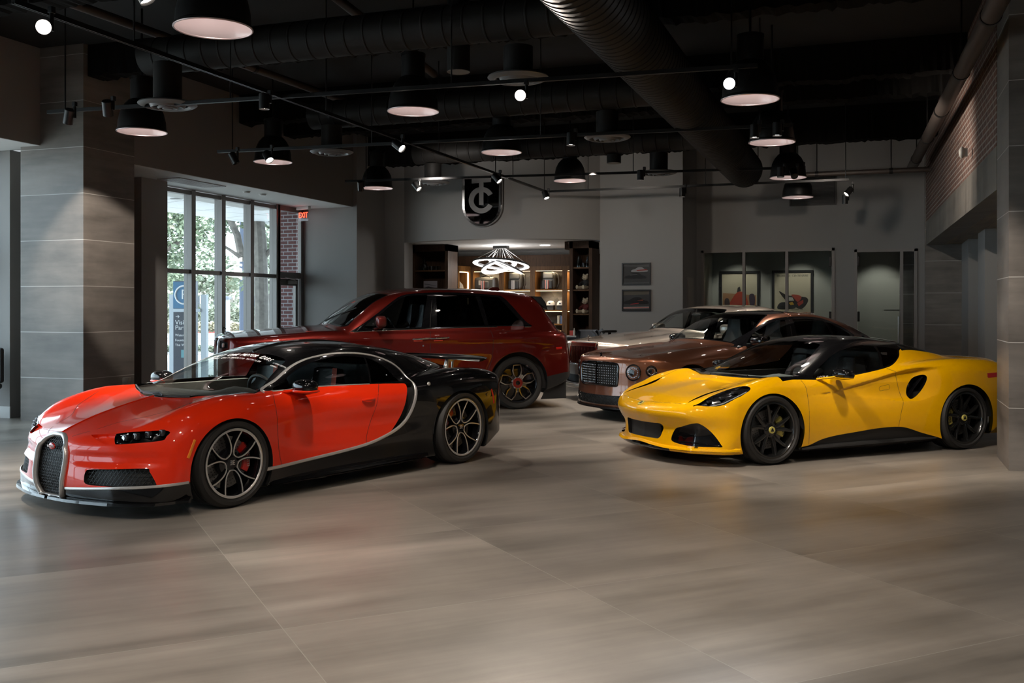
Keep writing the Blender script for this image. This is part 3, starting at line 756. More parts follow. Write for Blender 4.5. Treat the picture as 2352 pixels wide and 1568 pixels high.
#END
M_red = paint('candy_red_lacquer', (.78, .028, .004), .0, .32, .0, (.02, .01, .01))
M_blk = paint('piano_black_lacquer', (.003, .003, .0035), 0, .2)
def chiron_wheel(R, rr, w, cal_a):
    t = wheel_tyre(R, rr, w, 'wheel', None)
    m = MB(); rim_base(m, rr, w, mi=1, lip=.014); m.lathe([(rr+.004, -.0035), (rr-.006, -.0055), (rr-.015, .001)], 72, 'y', mi=0)
    hub = .05
    for k in range(5):
        ph = 2*PI*k/5+PI/2+.63; ha = Cur([(.056, .0), (.060, .24), (.072, .42), (.09, .50), (.115, .515), (.15, .475), (.20, .40), (rr-.012, .325)])
        for sd in (-1, 1):
            pts = []
            for r in (.056, .060, .066, .075, .09, .11, .13, .155, .185, .215, rr-.012):
                q = (r-.056)/(rr-.068); pts.append((r, ph+sd*float(ha(r)), .010+.026*(1-q)**1.5))
            # black body, bright edge on top
            spoke(m, pts[2:], [.013-.002*q for q in np.linspace(0, 1, 9)], .05, 1)
            spoke(m, [(r, a, y-.004) for r, a, y in pts], [.0045+.0015*q for q in np.linspace(0, 1, 11)], .01, 0)
        # the U bends meet at the hub
    m.lathe([(0, .028), (.045, .030), (.056, .040), (.105, .050), (.11, .09)], 40, 'y', mi=1)
    m.build('wheel_rim', [M_satin, M_blackgloss], t)
    M = Matrix.Translation((0, .0195, 0)) @ Matrix.Rotation(PI/2, 4, 'X')
    text_mesh('hub_emblem', 'E', .05, M_satin, t, Matrix.Translation((.012, .0275, 0)) @ Matrix.Rotation(PI/2, 4, 'X'), .001)
    text_mesh('hub_emblem', 'E', .05, M_satin, t, Matrix.Translation((-.012, .0275, 0)) @ Matrix.Rotation(PI/2, 4, 'X') @ Matrix.Rotation(PI, 4, 'Y'), .001)
    disc_caliper(t, rr*.76, .12, mat('red_caliper', (.45, .012, .008), .35, 0, .6), cal_a, 'BUGATTI', mat('white_lettering', (.8, .8, .8), .5), .62, .036)
    return t
def build_chiron():
    f = chiron_f(); car = thing('sports_car', 'low red and black two-tone coupe with a silver side arc, nearest on the left', 'car')
    s = Skin(f, (-.12, 0, .08), (4.7, 1.1, 1.26), .0145)
    cl = smooth_poly([(1.30, .838), (1.40, .872), (1.516, .918), (1.684, .998), (1.839, 1.057), (1.983, 1.093), (2.168, 1.115), (2.384, 1.117), (2.604, 1.097), (2.772, 1.056), (2.906, .995), (2.985, .915), (3.0, .825), (2.985, .735), (2.957, .640), (2.915, .548), (2.85, .474), (2.746, .415), (2.589, .365), (2.390, .322), (2.137, .296), (1.852, .277), (1.577, .262), (1.367, .254), (1.20, .252)], 5, False)
    red = smooth_poly([(-.3, .195), (-.3, .195), (.0, .203), (.126, .222), (.29, .238), (.49, .250), (.8, .252), (1.2, .252), (1.577, .262), (1.852, .277), (2.137, .296), (2.39, .322), (2.589, .365), (2.66, .395), (2.735, .46), (2.80, .54), (2.84, .635), (2.868, .722), (2.90, .80), (2.895, .822), (2.895, .822), (2.463, .841), (1.88, .856), (1.536, .851), (1.30, .848), (1.18, .855), (1.0, .93), (1.0, .93), (-.3, .93), (-.3, .93)], 4)
    up = lambda C, N: C[:, 0] < 1.35
    s.paint('red_body', poly_xz(red))
    sidep = lambda C, N: (np.abs(C[:, 1]) > .45)
    # intake behind the door
    intk = smooth_poly(list(map(tuple, red[(red[:, 0] > 2.6) & (red[:, 1] < .83) & (red[:, 1] > .36)])), 1, False)
    clr = cl[(cl[:, 0] > 2.58) & (cl[:, 1] < .83)]
    gap = np.vstack([intk, clr[::1] if np.linalg.norm(clr[0]-intk[-1]) < np.linalg.norm(clr[-1]-intk[-1]) else clr[::-1]])
    s.paint('side_intake', poly_xz(gap), sidep, ['body'])
    ws = smooth_poly([(.845, -.3), (.845, -.3), (.845, 0), (.87, .12), (.945, .3), (1.044, .541), (1.20, .80), (1.235, .812), (1.45, .69), (1.70, .585), (1.79, .55), (1.838, .45), (1.845, .2), (1.845, 0), (1.845, -.3), (1.845, -.3)], 4)
    topn = lambda C, N: (N[:, 2] > .3)
    s.paint('windscreen_surround', poly_xy(ws), lambda C, N: (N[:, 2] > .3) & (C[:, 2] > .74))
    s.paint('windscreen', lambda V, N: sd_poly(V[:, 0], np.abs(V[:, 1]), ws)+.022+.06*sstep(.35, .0, np.abs(V[:, 1]))*sstep(1.1, .9, V[:, 0])+.0*V[:, 0], lambda C, N: (N[:, 2] > .3) & (C[:, 2] > .74), ['windscreen_surround'])
    w1 = smooth_poly([(1.40, .852), (1.40, .852), (1.527, .895), (1.672, .966), (1.809, 1.020), (1.991, 1.066), (2.222, 1.090), (2.41, 1.085), (2.535, 1.07), (2.535, 1.07), (2.47, .845), (2.47, .845), (1.88, .860), (1.536, .856)], 4)
    w2 = smooth_poly([(2.555, 1.066), (2.555, 1.066), (2.63, 1.045), (2.74, .98), (2.81, .90), (2.85, .845), (2.85, .845), (2.49, .848), (2.49, .848)], 4)
    s.paint('side_window', poly_xz(w1), sidep, ['body']); s.paint('quarter_window', poly_xz(w2), sidep, ['body'])
    # wheel arches
    arches = [(.893, .293, .388), (3.598, .305, .412)]
    for a in arches: s.paint('hole', circ_xz(*a), lambda C, N: (np.abs(C[:, 1]) > .3))
    # front: horseshoe, intakes, lamps
    hs = smooth_poly([(-.3, .572), (-.3, .572), (0, .572), (.08, .562), (.145, .528), (.188, .46), (.198, .38), (.192, .28), (.172, .19), (.14, .128), (.11, .118), (0, .118), (-.3, .118), (-.3, .118)], 5)
    fr = lambda C, N: C[:, 0] < .6
    s.paint('grille_hole', poly_yz(hs), lambda C, N: C[:, 0] < .12)
    li = smooth_poly([(.395, .288), (.400, .331), (.43, .350), (.6, .360), (.824, .370), (.854, .346), (.889, .285), (.904, .249), (.904, .249), (.808, .240), (.492, .240), (.41, .25)], 4)
    s.paint('lower_intake', poly_yz(li), fr, ['red_body', 'body'])
    hl = smooth_poly([(.545, .603), (.545, .603), (.63, .617), (.751, .627), (.849, .632), (.888, .618), (.882, .588), (.869, .562), (.744, .546), (.60, .533), (.60, .533)], 4)
    nt = smooth_poly([(.332, .588), (.332, .588), (.55, .603), (.55, .603), (.605, .533), (.605, .533), (.531, .530), (.44, .556)], 4)
    s.paint('headlamp_recess', poly_yz(hl), fr, ['red_body']); s.paint('headlamp_notch', poly_yz(nt), fr, ['red_body'])
    # lower black lip and its bright line
    lipl = smooth_poly([(.21, .200), (.295, .205), (.5, .218), (.701, .232), (.906, .243), (.985, .252)], 5, False)
    s.paint('front_splitter', lambda V, N: V[:, 2]-np.interp(np.abs(V[:, 1]), lipl[:, 0], lipl[:, 1]), lambda C, N: (C[:, 0] < .62), ['red_body', 'body'])
    # seams
    df = smooth_poly([(1.372, .842), (1.340, .79), (1.325, .752), (1.328, .636), (1.343, .41), (1.38, .258)], 4, False)
    dr = smooth_poly([(2.572, .834), (2.515, .745), (2.468, .619), (2.412, .492), (2.370, .389), (2.362, .325)], 4, False)
    hd = smooth_poly([(.02, .10), (.075, .19), (.131, .243), (.206, .291), (.353, .36), (.509, .543), (.63, .62), (.85, .72), (1.18, .80)], 4, False)
    dpoly = np.vstack([df, dr[::-1]])
    s.paint('door', poly_xz(dpoly), sidep, ['red_body'])
    hp = np.vstack([[(-.2, -.3), (-.2, .10)], hd, [(1.3, .80), (1.3, -.3)]])
    s.paint('bonnet', poly_xy(hp), lambda C, N: (N[:, 2] > .3) & (C[:, 2] > .5), ['red_body'])
    # ---- link parts
    s.part('red_body', M_red, car, ['red_body'], obj_name='front_body'); s.part('body', M_blk, car, obj_name='rear_body')
    s.part('bonnet', M_red, car)
    for sd in (-1, 1):
        s.part('door', M_red, car, side=sd)
        s.part('side_window', M_tint if sd < 0 else M_glass, car, side=sd); s.part('quarter_window', M_dark, car, side=sd)
        s.part('side_intake', M_blackmatt, car, side=sd, off=-.05)
        s.part('lower_intake', M_blackmatt, car, side=sd, off=-.05)
        s.part('headlamp_notch', M_red, car, side=sd, off=-.022)
        s.part('headlamp_recess', M_blackgloss, car, side=sd, off=-.035, obj_name='headlamp')
        s.part('headlamp_recess', M_lens, car, side=sd, off=-.004, wall=False, obj_name='headlamp_lens')
    s.part('windscreen_surround', M_blackgloss, car, off=0); s.part('windscreen', M_glass, car)
    s.part('front_splitter', M_blk, car); pass
    gh = s.part('grille_hole', M_blackmatt, car, off=-.05, obj_name='grille')
    # surface lookups
    def fx(y, z):
        x = np.linspace(-.12, 1.0, 1121); v = f(x, np.full_like(x, y), np.full_like(x, z)); k = np.argmax(v < 0); return x[k]
    def fy(x, z):
        y = np.linspace(1.15, .2, 951); v = f(np.full_like(y, x), y, np.full_like(y, z)); k = np.argmax(v < 0); return y[k]
    def fz(x, y):
        z = np.linspace(1.3, .1, 1201); v = f(np.full_like(z, x), np.full_like(z, y), z); k = np.argmax(v < 0); return z[k]
    side_gap(car, fy, df); side_gap(car, fy, dr); top_gap(car, fz, hd[3:])
    m = MB(); full = [(y, z) for y, z in hs if y >= 0]; full = full+[(-y, z) for y, z in full[::-1]][1:-1]
    lp = [(fx(y, max(z, .13))-.006+(.012 if z > .5 else 0), y*1.02, z) for y, z in full]
    m.tube(lp, .019, 10, True, flat=((1, 0, 0), 1.2)); m.build('grille_surround', M_satin, car)
    la = lattice([(y*.97, z) for y, z in full], .022, .0022, lambda a, b: (fx(a, max(b, .13))+.016, a, b), (60, 0, -60)); la.build('grille_mesh', mat('grille_mesh_black', (.03, .03, .03), .4, .6), gh)
    m = MB(); egg(m, (fx(0, .49)-.004, 0, .49), (.012, .045, .026)); bd = m.build('grille_badge', mat('badge_red_enamel', (.55, .02, .015), .25, 0, 1), car)
    text_mesh('badge_lettering', 'BUGATTI', .022, mat('white_lettering', (.8, .8, .8), .5), bd, Matrix.Translation((fx(0, .49)-.017, 0, .49)) @ Matrix(((0, 0, -1, 0), (-1, 0, 0, 0), (0, 1, 0, 0), (0, 0, 0, 1))), .0012)
    for sd in (-1, 1):
        la = lattice(li, .026, .002, lambda a, b: (fx(a, b)+.02, sd*a, b), (60, 0, -60)); la.build('intake_mesh', MATS['grille_mesh_black'], car)
        for k in range(4):
            m = MB(); y = .635+.068*k; z = .578+.012*k; x = fx(y, z)+.016
            m.bbox(x-.014, x+.02, sd*y-.026, sd*y+.026, z-.024, z+.024, .01, mi=0); m.cyl((x-.014, sd*y, z), (x-.020, sd*y, z), .017, 14, mi=1)
            m.build('lamp_unit', [mat('lamp_housing_grey', (.05, .05, .055), .3, .6), M_chrome], car)
        m = MB(); lpb = [(fx(y, z)-.002, sd*y, z) for y, z in lipl]; lpb = [q for q in lpb if q[0] < .47]; m.tube(lpb+[(.495, sd*(fy(.495, .252)+.001), .252)], .011, 8, flat=((1, 0, 0), .5)); m.build('splitter_trim', M_satin, car)
        # splitter blade
        m = MB(); N_ = 24; vs = []
        for i in range(N_+1):
            y = .02+.98*i/N_; x = fx(min(y, .97), .14); x0 = x-.03-.02*(1-y)
            x1 = min(x+.12, .50); x0 = min(x0, x1-.02); vs += [(x0, sd*y, .105), (x0+.004, sd*y, .125), (x1, sd*y, .150), (x1, sd*y, .105)]
        m.add(vs, [(4*i+k, 4*i+(k+1) % 4, 4*i+4+(k+1) % 4, 4*i+4+k) for i in range(N_) for k in range(4)]); m.add(vs, [(0, 1, 2, 3), (4*N_, 4*N_+1, 4*N_+2, 4*N_+3)]); m.build('splitter_blade', M_blk, car)
        # silver arc
        ww = [.0135/math.sqrt(1+((fy(x, z+.012)-fy(x, z-.012))/.024)**2) for x, z in cl]; m = MB(); ribbon(m, fy, cl, ww, .009, False); m.v = [(x, y*-sd, z) for x, y, z in m.v]; m.build('side_arc', M_satin, car)
        # amber marker and red rear marker
        for nm, ln, mm, w_ in (('side_marker', [(.546, .556), (.52, .50), (.487, .428)], mat('amber_lens', (.75, .22, .01), .25, 0, 1), .011), ('rear_marker', [(4.075, .70), (4.10, .62), (4.11, .55)], mat('red_lens', (.6, .015, .01), .25, 0, 1), .011)):
            m = MB(); ribbon(m, fy, smooth_poly(ln, 5, False), w_, .006, False); m.v = [(x, y*-sd, z) for x, y, z in m.v]; m.build(nm, mm, car)
        # sill blade
        m = MB(); m.add([(1.29, sd*.90, .10), (3.12, sd*.93, .115), (3.12, sd*.985, .135), (1.27, sd*.965, .12), (1.29, sd*.90, .15), (3.12, sd*.93, .17), (3.12, sd*.975, .16), (1.27, sd*.955, .15)], [(0, 1, 2, 3), (4, 5, 6, 7), (0, 1, 5, 4), (1, 2, 6, 5), (2, 3, 7, 6), (3, 0, 4, 7)]); m.build('sill_blade', M_blk, car)
        for a, nm in zip(arches, 'fr'): well(car, a[0], a[1], a[2]-.002, .965 if nm == 'f' else .985, sd)
        for (ax, az, ar) in arches:
            m = MB(); ring = [(ax+ar*math.cos(t), az+ar*math.sin(t)) for t in np.linspace(-.45, PI+.45, 50)]
            vs = []
            for x, z in ring:
                y = fy(x, z); vs += [(x, sd*y, z), (x, sd*(y-.05), z)]
            m.add(vs, [(2*i, 2*i+1, 2*i+3, 2*i+2) for i in range(len(ring)-1)], True)
            m.build('arch_lip', M_blackmatt, car)
        # door handle
        m = MB(); hx, hz = 2.385, .705; y = fy(hx, hz)
        m.tube([(hx-.08, sd*(y+.002), hz+.004), (hx-.05, sd*(y+.018), hz+.008), (hx, sd*(y+.024), hz+.010), (hx+.05, sd*(y+.02), hz+.010), (hx+.08, sd*(y+.002), hz+.008)], [.008, .012, .013, .012, .008], 10, flat=((0, 1, 0), .7))
        dh = m.build('door_handle', M_red, car)
        # mirror
        m = MB(); egg(m, (1.60, sd*.985, .875), (.085, .115, .062), 20, 12, 0, .8); egg(m, (1.605, sd*.985, .842), (.095, .12, .020), 20, 10, 1, .8)
        m.tube([(1.50, sd*.84, .835), (1.55, sd*.90, .845), (1.58, sd*.96, .855)], [.03, .026, .022], 8, mi=1, flat=((0, 0, 1), .5)); m.build('door_mirror', [M_blk, M_red], car)
        # belt strip
        m = MB(); ribbon(m, fy, [(1.40, .846), (1.6, .852), (1.88, .856), (2.2, .850), (2.46, .842)], .004, .004, False); m.v = [(x, y*-sd, z) for x, y, z in m.v]; m.build('belt_trim', M_satin, car)
        m = MB(); y = fy(3.18, .80); egg(m, (3.17, sd*(y-.004), .80), (.022, .012, .022)); m.build('fuel_cap', M_satin, car)
    # rear wing
    m = MB(); prof = [(0, 0), (.04, .018), (.14, .030), (.26, .030), (.31, .036), (.26, .020), (.12, .004)]; vs = []; K = len(prof)
    for i in range(25):
        t = -1+2*i/24; y = t*.80; dz = -.02*abs(t)**3; sc = 1-.55*abs(t)**6
        for px_, pz_ in prof: vs.append((4.06+.05*abs(t)**3+px_*sc, y, .985+dz+pz_))
    m.add(vs, [(i*K+k, i*K+(k+1) % K, (i+1)*K+(k+1) % K, (i+1)*K+k) for i in range(24) for k in range(K)], True); m.add(vs, [list(range(K)), list(range(24*K, 25*K))[::-1]]); wg = m.build('rear_wing', M_blk, car)
    for sd in (-1, 1):
        m = MB(); m.cyl((4.12, sd*.33, .84), (4.17, sd*.33, .99), .026, 14); m.cyl((4.24, sd*.33, .85), (4.25, sd*.33, .985), .012, 10); m.prism([(4.18, .985), (4.30, .985), (4.27, .955), (4.20, .945)], sd*.33-.008, sd*.33+.008, 'xz'); m.build('wing_strut', M_satin, wg)
    # roof ridge, bonnet ridge
    m = MB(); pts = [(x, 0, fz(x, 0)+.003) for x in np.linspace(1.86, 3.9, 30)]; m.tube(pts, .008, 6, flat=((0, 0, 1), 1.5)); m.build('roof_ridge', M_blk, car)
    m = MB(); pts = [(x, 0, fz(x, 0)) for x in np.linspace(.06, .86, 20)]; m.tube(pts, .007, 6, flat=((0, 0, 1), 1.0)); m.build('bonnet_ridge', M_red, car)
    # wiper
    m = MB(); pts = [(x, y, fz(x, y)+.014) for x, y in [(.885, .05), (.93, .25), (1.0, .42), (1.12, .66)]]; m.tube(pts, .006, 6); pts = [(x, y, fz(x, y)+.02) for x, y in [(.86, -.12), (.9, -.02), (.885, .05), (.95, .34)]]; m.tube(pts, .007, 6)
    m.tube([(x, y, fz(x, y)+.012) for x, y in [(.872, .03), (.885, -.16), (.95, -.36)]], .008, 6); m.build('wiper', M_blackmatt, car)
    # windscreen lettering
    wl = mat('white_lettering', (.8, .8, .8), .5)
    def on_ws(txt, x, y, size, sx=1.0, shear=0.0, sp=1.0):
        z = fz(x, abs(y)); e = .02; ex = Vector((fz_x(x, y, 0, -e))); ey = Vector((fz_x(x, y, e, 0)))
        text_mesh('windscreen_lettering', txt, size, wl, car, frame_M((x, y, z+.004), ex, ey), .0006, shear, sp, 'CENTER', sx)
    def fz_x(x, y, dx, dy):
        return (dx, dy, fz(x+dx, abs(y+dy))-fz(x, abs(y)))
    word = 'POST OAK MOTOR CARS'; ys = np.linspace(.40, -.40, len(word))
    for ch, y in zip(word, ys):
        if ch != ' ': on_ws(ch, 1.755-.03*(abs(y)/.4)**2, y, .075, .82, .25)
    word = 'TEXAS ONLY BUGATTI RETAILER'; ys = np.linspace(.34, -.34, len(word))
    for ch, y in zip(word, ys):
        if ch != ' ': on_ws(ch, 1.675-.02*(abs(y)/.4)**2, y, .036, .8, .2)
    for k, (tx, xx) in enumerate((('A TILMAN FERTITTA', 1.70), ('COMPANY', 1.655))):
        n_ = len(tx); yy = np.linspace(-.475, -.475-.012*n_*.75, n_)-(.02 if k else 0)
        for ch, y in zip(tx, yy):
            if ch != ' ': on_ws(ch, xx, y, .026, .8)
    # cabin
    m = MB(); m.box(1.15, 2.85, -.80, .80, .16, .20); m.box(1.10, 1.16, -.8, .8, .2, .74); m.box(2.62, 2.70, -.74, .74, .2, 1.0); m.box(1.3, 2.65, -.05, .05, .2, .52)
    m.box(1.2, 2.65, .78, .83, .2, .80).box(1.2, 2.65, -.83, -.78, .2, .80); m.build('cabin_tub', M_cabin, car)
    m = MB(); prof = [(1.02, .795), (1.12, .835), (1.35, .845), (1.50, .82), (1.53, .74), (1.50, .62), (1.15, .6)]; vs = []
    for i in range(17):
        y = -.80+1.6*i/16; hump = .055*math.exp(-((y+.40)/.16)**2)
        for k, (x, z) in enumerate(prof): vs.append((x, y, z-.03+(hump if 1 < k < 5 else 0)))
    K = len(prof); m.add(vs, [(i*K+k, i*K+k+1, (i+1)*K+k+1, (i+1)*K+k) for i in range(16) for k in range(K-1)], True); m.build('dashboard', mat('dark_grey_leather', (.05, .05, .05), .5), car)
    m = MB(); m.box(1.35, 2.4, .70, .80, .72, .83); m.build('door_card', mat('light_grey_leather', (.32, .31, .29), .5), car)
    steering(car, 1.66, -.40, .78, -.4)
    for y in (-.40, .40): seat(car, 2.22, y, .24, ('black', (.012, .012, .012)), ('red', (.25, .012, .01)), .74, .50)
    m = MB(); m.add([(2.30, -.62, .98), (2.30, -.56, .98), (2.24, -.56, .55), (2.24, -.62, .55)], [(0, 1, 2, 3)]); m.add([(2.30, .18, .98), (2.30, .24, .98), (2.24, .24, .55), (2.24, .18, .55)], [(0, 1, 2, 3)]); m.build('seat_belt', mat('orange_red_webbing', (.55, .06, .015), .6), car)
    pf = chiron_wheel(.340, .262, .285, .12); pr = chiron_wheel(.356, .276, .345, PI-.5)
    first = True
    place_wheel(pf, car, .91, -1, .338, .972); place_wheel(pf, car, .91, 1, .338, .972); place_wheel(pr, car, 3.621, -1, .354, .995); place_wheel(pr, car, 3.621, 1, .354, .995)
    return car
def pose_car(car, O, r):
    """O and r in camera floor coordinates: nose point and the direction from nose to tail"""
    x, y = c2r(*O); rx, ry = c2r(*r); car.location = (x, y, 0); car.rotation_euler = (0, 0, math.atan2(ry, rx))
pose_car(build_chiron(), (-3.434, 7.434), (.5964, .8027))
# ================================================================ yellow coupe
def emira_f():
    T = Tab((0, .35, .6, .8, .95), [
        (-.1, .53, .53, .52, .50, .45), (.05, .575, .575, .565, .55, .5), (.25, .645, .64, .635, .63, .57), (.5, .70, .69, .705, .715, .65), (.75, .745, .735, .765, .79, .73), (1.0, .785, .78, .81, .835, .78),
        (1.3, .80, .80, .81, .835, .79), (1.7, .82, .82, .82, .83, .79), (2.2, .85, .85, .855, .86, .82), (2.7, .90, .90, .91, .915, .87), (3.0, .93, .93, .935, .945, .90),
        (3.4, .95, .95, .955, .965, .91), (3.8, .95, .95, .955, .955, .89), (4.1, .945, .945, .94, .925, .86), (4.3, .94, .93, .91, .87, .80), (4.45, .90, .89, .86, .80, .74)])
    F = Tab((.08, .2, .35, .5, .62, .8), [(0, -.01, .01, .02, -.04, .03, .28), (.25, .015, .03, .04, -.015, .05, .30), (.5, .09, .11, .12, .055, .12, .38), (.7, .18, .21, .22, .17, .23, .48), (.82, .32, .33, .35, .32, .37, .60), (.92, .42, .44, .48, .47, .52, .72), (1.0, .62, .62, .64, .64, .68, .82)])
    W = Tab((.1, .3, .5, .65, .8, .95), [
        (.2, .86, .88, .89, .87, .80, .7), (.5, .905, .92, .92, .90, .85, .75), (.93, .93, .945, .945, .925, .88, .8), (1.3, .90, .92, .925, .905, .875, .8), (1.6, .875, .90, .905, .885, .865, .80),
        (2.0, .865, .895, .90, .865, .865, .81), (2.5, .86, .90, .89, .85, .87, .83), (2.9, .88, .91, .90, .875, .885, .86), (3.2, .915, .93, .93, .925, .92, .88), (3.5, .945, .948, .95, .95, .94, .90), (3.8, .935, .945, .95, .945, .925, .88), (4.1, .89, .90, .91, .91, .88, .83), (4.45, .80, .82, .84, .84, .8, .75)])
    R = Cur([(0, 4.41), (.4, 4.39), (.7, 4.30), (.85, 4.19), (1.0, 4.0)])
    G = Tab((.75, .9, 1.05, 1.2), [(.95, .79, .72, .64, .54), (1.4, .83, .775, .69, .58), (1.9, .84, .79, .69, .57), (2.4, .845, .795, .69, .57), (2.8, .83, .77, .66, .54), (3.2, .79, .70, .59, .47), (3.7, .70, .60, .48, .36), (4.2, .55, .45, .35, .25)])
    Rf = Tab((0, .3, .5, .7, .9), [(.85, .75, .74, .715, .68, .62), (1.05, .815, .80, .765, .71, .65), (1.35, .935, .92, .888, .835, .765), (1.65, 1.05, 1.04, 1.01, .96, .885), (1.95, 1.155, 1.147, 1.125, 1.077, 1.0),
        (2.2, 1.205, 1.197, 1.175, 1.125, 1.05), (2.45, 1.218, 1.21, 1.188, 1.14, 1.06), (2.8, 1.19, 1.182, 1.158, 1.105, 1.02), (3.2, 1.125, 1.115, 1.09, 1.035, .95), (3.6, 1.03, 1.02, 1.0, .945, .87), (4.0, .935, .925, .9, .85, .79), (4.3, .86, .85, .83, .79, .74)])
    zu = Cur([(1.4, .655), (1.77, .681), (2.04, .732), (2.31, .780), (2.61, .833), (2.87, .866), (3.2, .884), (3.5, .885)])
    zl = Cur([(1.2, .63), (1.73, .636), (2.31, .588), (2.66, .548), (2.85, .545), (3.1, .60), (3.5, .7)])
    dp = Cur([(1.3, 0), (1.7, .008), (2.1, .040), (2.5, .070), (2.8, .082), (3.0, .052), (3.2, .012), (3.4, 0)])
    def f(x, y, z):
        a = np.abs(y); q = (z-zl(x))/(zu(x)-zl(x))
        conc = dp(x)*np.clip(q, 0, 1)**.9*sstep(1.10, .90, q)
        lo = smax(a-W(x, z)+conc, (z-T(x, a))*.94, .09)
        lo = smax(lo, F(a, z)-x, .05)
        lo = smax(lo, x-R(a)-.12*(z-.7), .06)
        lo = smax(lo, .12+.11*sstep(3.75, 4.15, x)-z, .03)
        gh = smax(a-G(x, z), (z-Rf(x, a))*.93, .09)
        gh = smax(gh, .9-x+0*z, .02)
        return smin(lo, gh, .05)
    return f
#END

M_yel = paint('solar_yellow_lacquer', (.86, .44, .0), 0, .3, .0, (.02, .015, .0))
def emira_wheel(R, rr, w, cal_a):
    t = wheel_tyre(R, rr, w, 'wheel', None); m = MB(); rim_base(m, rr, w, 64)
    for k in range(5):
        ph = 2*PI*k/5+PI/2-.12
        for sd in (-1, 1):
            pts = [(.06+(rr-.07)*q, ph+sd*(.10+.20*q**.8), .016+.02*(1-q)) for q in np.linspace(0, 1, 6)]
            spoke(m, pts, [.021-.008*q for q in np.linspace(0, 1, 6)], .045, 0, .55)
    m.lathe([(0, .022), (.05, .024), (.075, .04), (.08, .09)], 36, 'y')
    for k in range(5): a = 2*PI*k/5+.6; m.cyl((.058*math.cos(a), .02, .058*math.sin(a)), (.058*math.cos(a), .04, .058*math.sin(a)), .010, 6)
    m.build('wheel_rim', mat('satin_black_alloy', (.010, .010, .010), .22, 0, .6), t)
    yb_ = mat('pale_yellow_enamel', (.62, .55, .14), .35, 0, .6)
    m = MB(); m.lathe([(0, .010), (.032, .010), (.034, .014), (.034, .03)], 28, 'y'); hc = m.build('hub_cap', yb_, t)
    m = MB(); m.prism([(-.020, -.014), (.020, -.014), (.006, .018), (-.006, .018)], .0075, .0098, 'xz'); m.build('hub_emblem', M_blackmatt, hc)
    disc_caliper(t, rr*.72, .11, mat('yellow_caliper', (.50, .43, .10), .4, 0, .4), cal_a, 'LOTUS', M_blackmatt, .55, .05)
    return t
def build_emira():
    f = emira_f(); car = thing('sports_car', 'yellow two-seat coupe with black roof and black wheels, beside the right pier', 'car')
    s = Skin(f, (-.12, 0, .08), (4.6, 1.05, 1.26), .0145); sidep = lambda C, N: (np.abs(C[:, 1]) > .4)
    belt = [(1.10, .80), (1.24, .812), (1.428, .806), (1.604, .803), (1.923, .822), (2.212, .854), (2.45, .888), (2.579, .914), (2.70, .955), (2.80, 1.01), (2.86, 1.065), (2.93, 1.085)]
    blk = np.vstack([smooth_poly(belt, 5, False), [(2.95, 1.4), (1.1, 1.4)]])
    s.paint('roof', poly_xz(blk))
    ec = smooth_poly([(2.90, -.4), (2.90, -.4), (2.90, .63), (2.90, .63), (3.06, .59), (3.354, .535), (3.62, .47), (3.78, .38), (3.84, .2), (3.85, 0), (3.85, -.4), (3.85, -.4)], 4)
    s.paint('engine_cover', poly_xy(ec), lambda C, N: (N[:, 2] > .3) & (C[:, 2] > .85), ['body', 'roof'])
    ws = smooth_poly([(1.0, -.4), (1.0, -.4), (1.0, 0), (1.025, .25), (1.09, .45), (1.20, .76), (1.262, .80), (1.60, .65), (1.90, .50), (1.965, .46), (1.995, .35), (2.0, .0), (2.0, -.4), (2.0, -.4)], 4)
    up = lambda C, N: (N[:, 2] > .3) & (C[:, 2] > .74)
    s.paint('windscreen_surround', poly_xy(ws), up)
    s.paint('windscreen', lambda V, N: sd_poly(V[:, 0], np.abs(V[:, 1]), ws)+.03+.03*sstep(1.4, 1.2, V[:, 0]), up, ['windscreen_surround'])
    w1 = smooth_poly([(1.50, .823), (1.50, .823), (1.60, .890), (1.741, .965), (1.904, 1.040), (2.086, 1.092), (2.282, 1.124), (2.421, 1.126), (2.50, 1.115), (2.50, 1.115), (2.50, 1.04), (2.425, .895), (2.425, .895), (2.212, .866), (1.923, .834), (1.65, .818)], 4)
    w2 = smooth_poly([(2.54, 1.112), (2.54, 1.112), (2.70, 1.10), (2.83, 1.075), (2.83, 1.075), (2.77, 1.005), (2.68, .958), (2.575, .925), (2.47, .905), (2.47, .905), (2.53, 1.03)], 4)
    s.paint('side_window', poly_xz(w1), sidep, ['roof']); s.paint('quarter_window', poly_xz(w2), sidep, ['roof'])
    arches = [(.932, .302, .390), (3.530, .308, .392)]
    for a in arches: s.paint('hole', circ_xz(*a), lambda C, N: (np.abs(C[:, 1]) > .3))
    fr = lambda C, N: C[:, 0] < .6
    gr = smooth_poly([(-.3, .377), (-.3, .377), (0, .377), (.2, .38), (.30, .382), (.338, .352), (.322, .30), (.285, .236), (.2, .228), (0, .226), (-.3, .226), (-.3, .226)], 4)
    s.paint('front_grille', poly_yz(gr), fr)
    it = smooth_poly([(.432, .255), (.472, .342), (.555, .374), (.683, .414), (.728, .407), (.785, .334), (.872, .197), (.872, .197), (.654, .192), (.47, .213)], 5)
    s.paint('corner_intake', poly_yz(it), fr)
    up2 = lambda C, N: (N[:, 2] > .15) & (C[:, 0] < 1.0)
    hl = smooth_poly([(.172, .665), (.172, .665), (.245, .709), (.363, .722), (.513, .735), (.611, .775), (.692, .828), (.712, .855), (.690, .872), (.633, .880), (.544, .884), (.412, .858), (.273, .765)], 4)
    s.paint('headlamp', poly_xy(hl), up2)
    sl = smooth_poly([(.15, .600), (.15, .600), (.28, .570), (.42, .553), (.56, .575), (.70, .655), (.70, .655), (.56, .628), (.42, .605), (.28, .608)], 5)
    s.paint('bonnet_vent', poly_xy(sl), up2, ['body'])
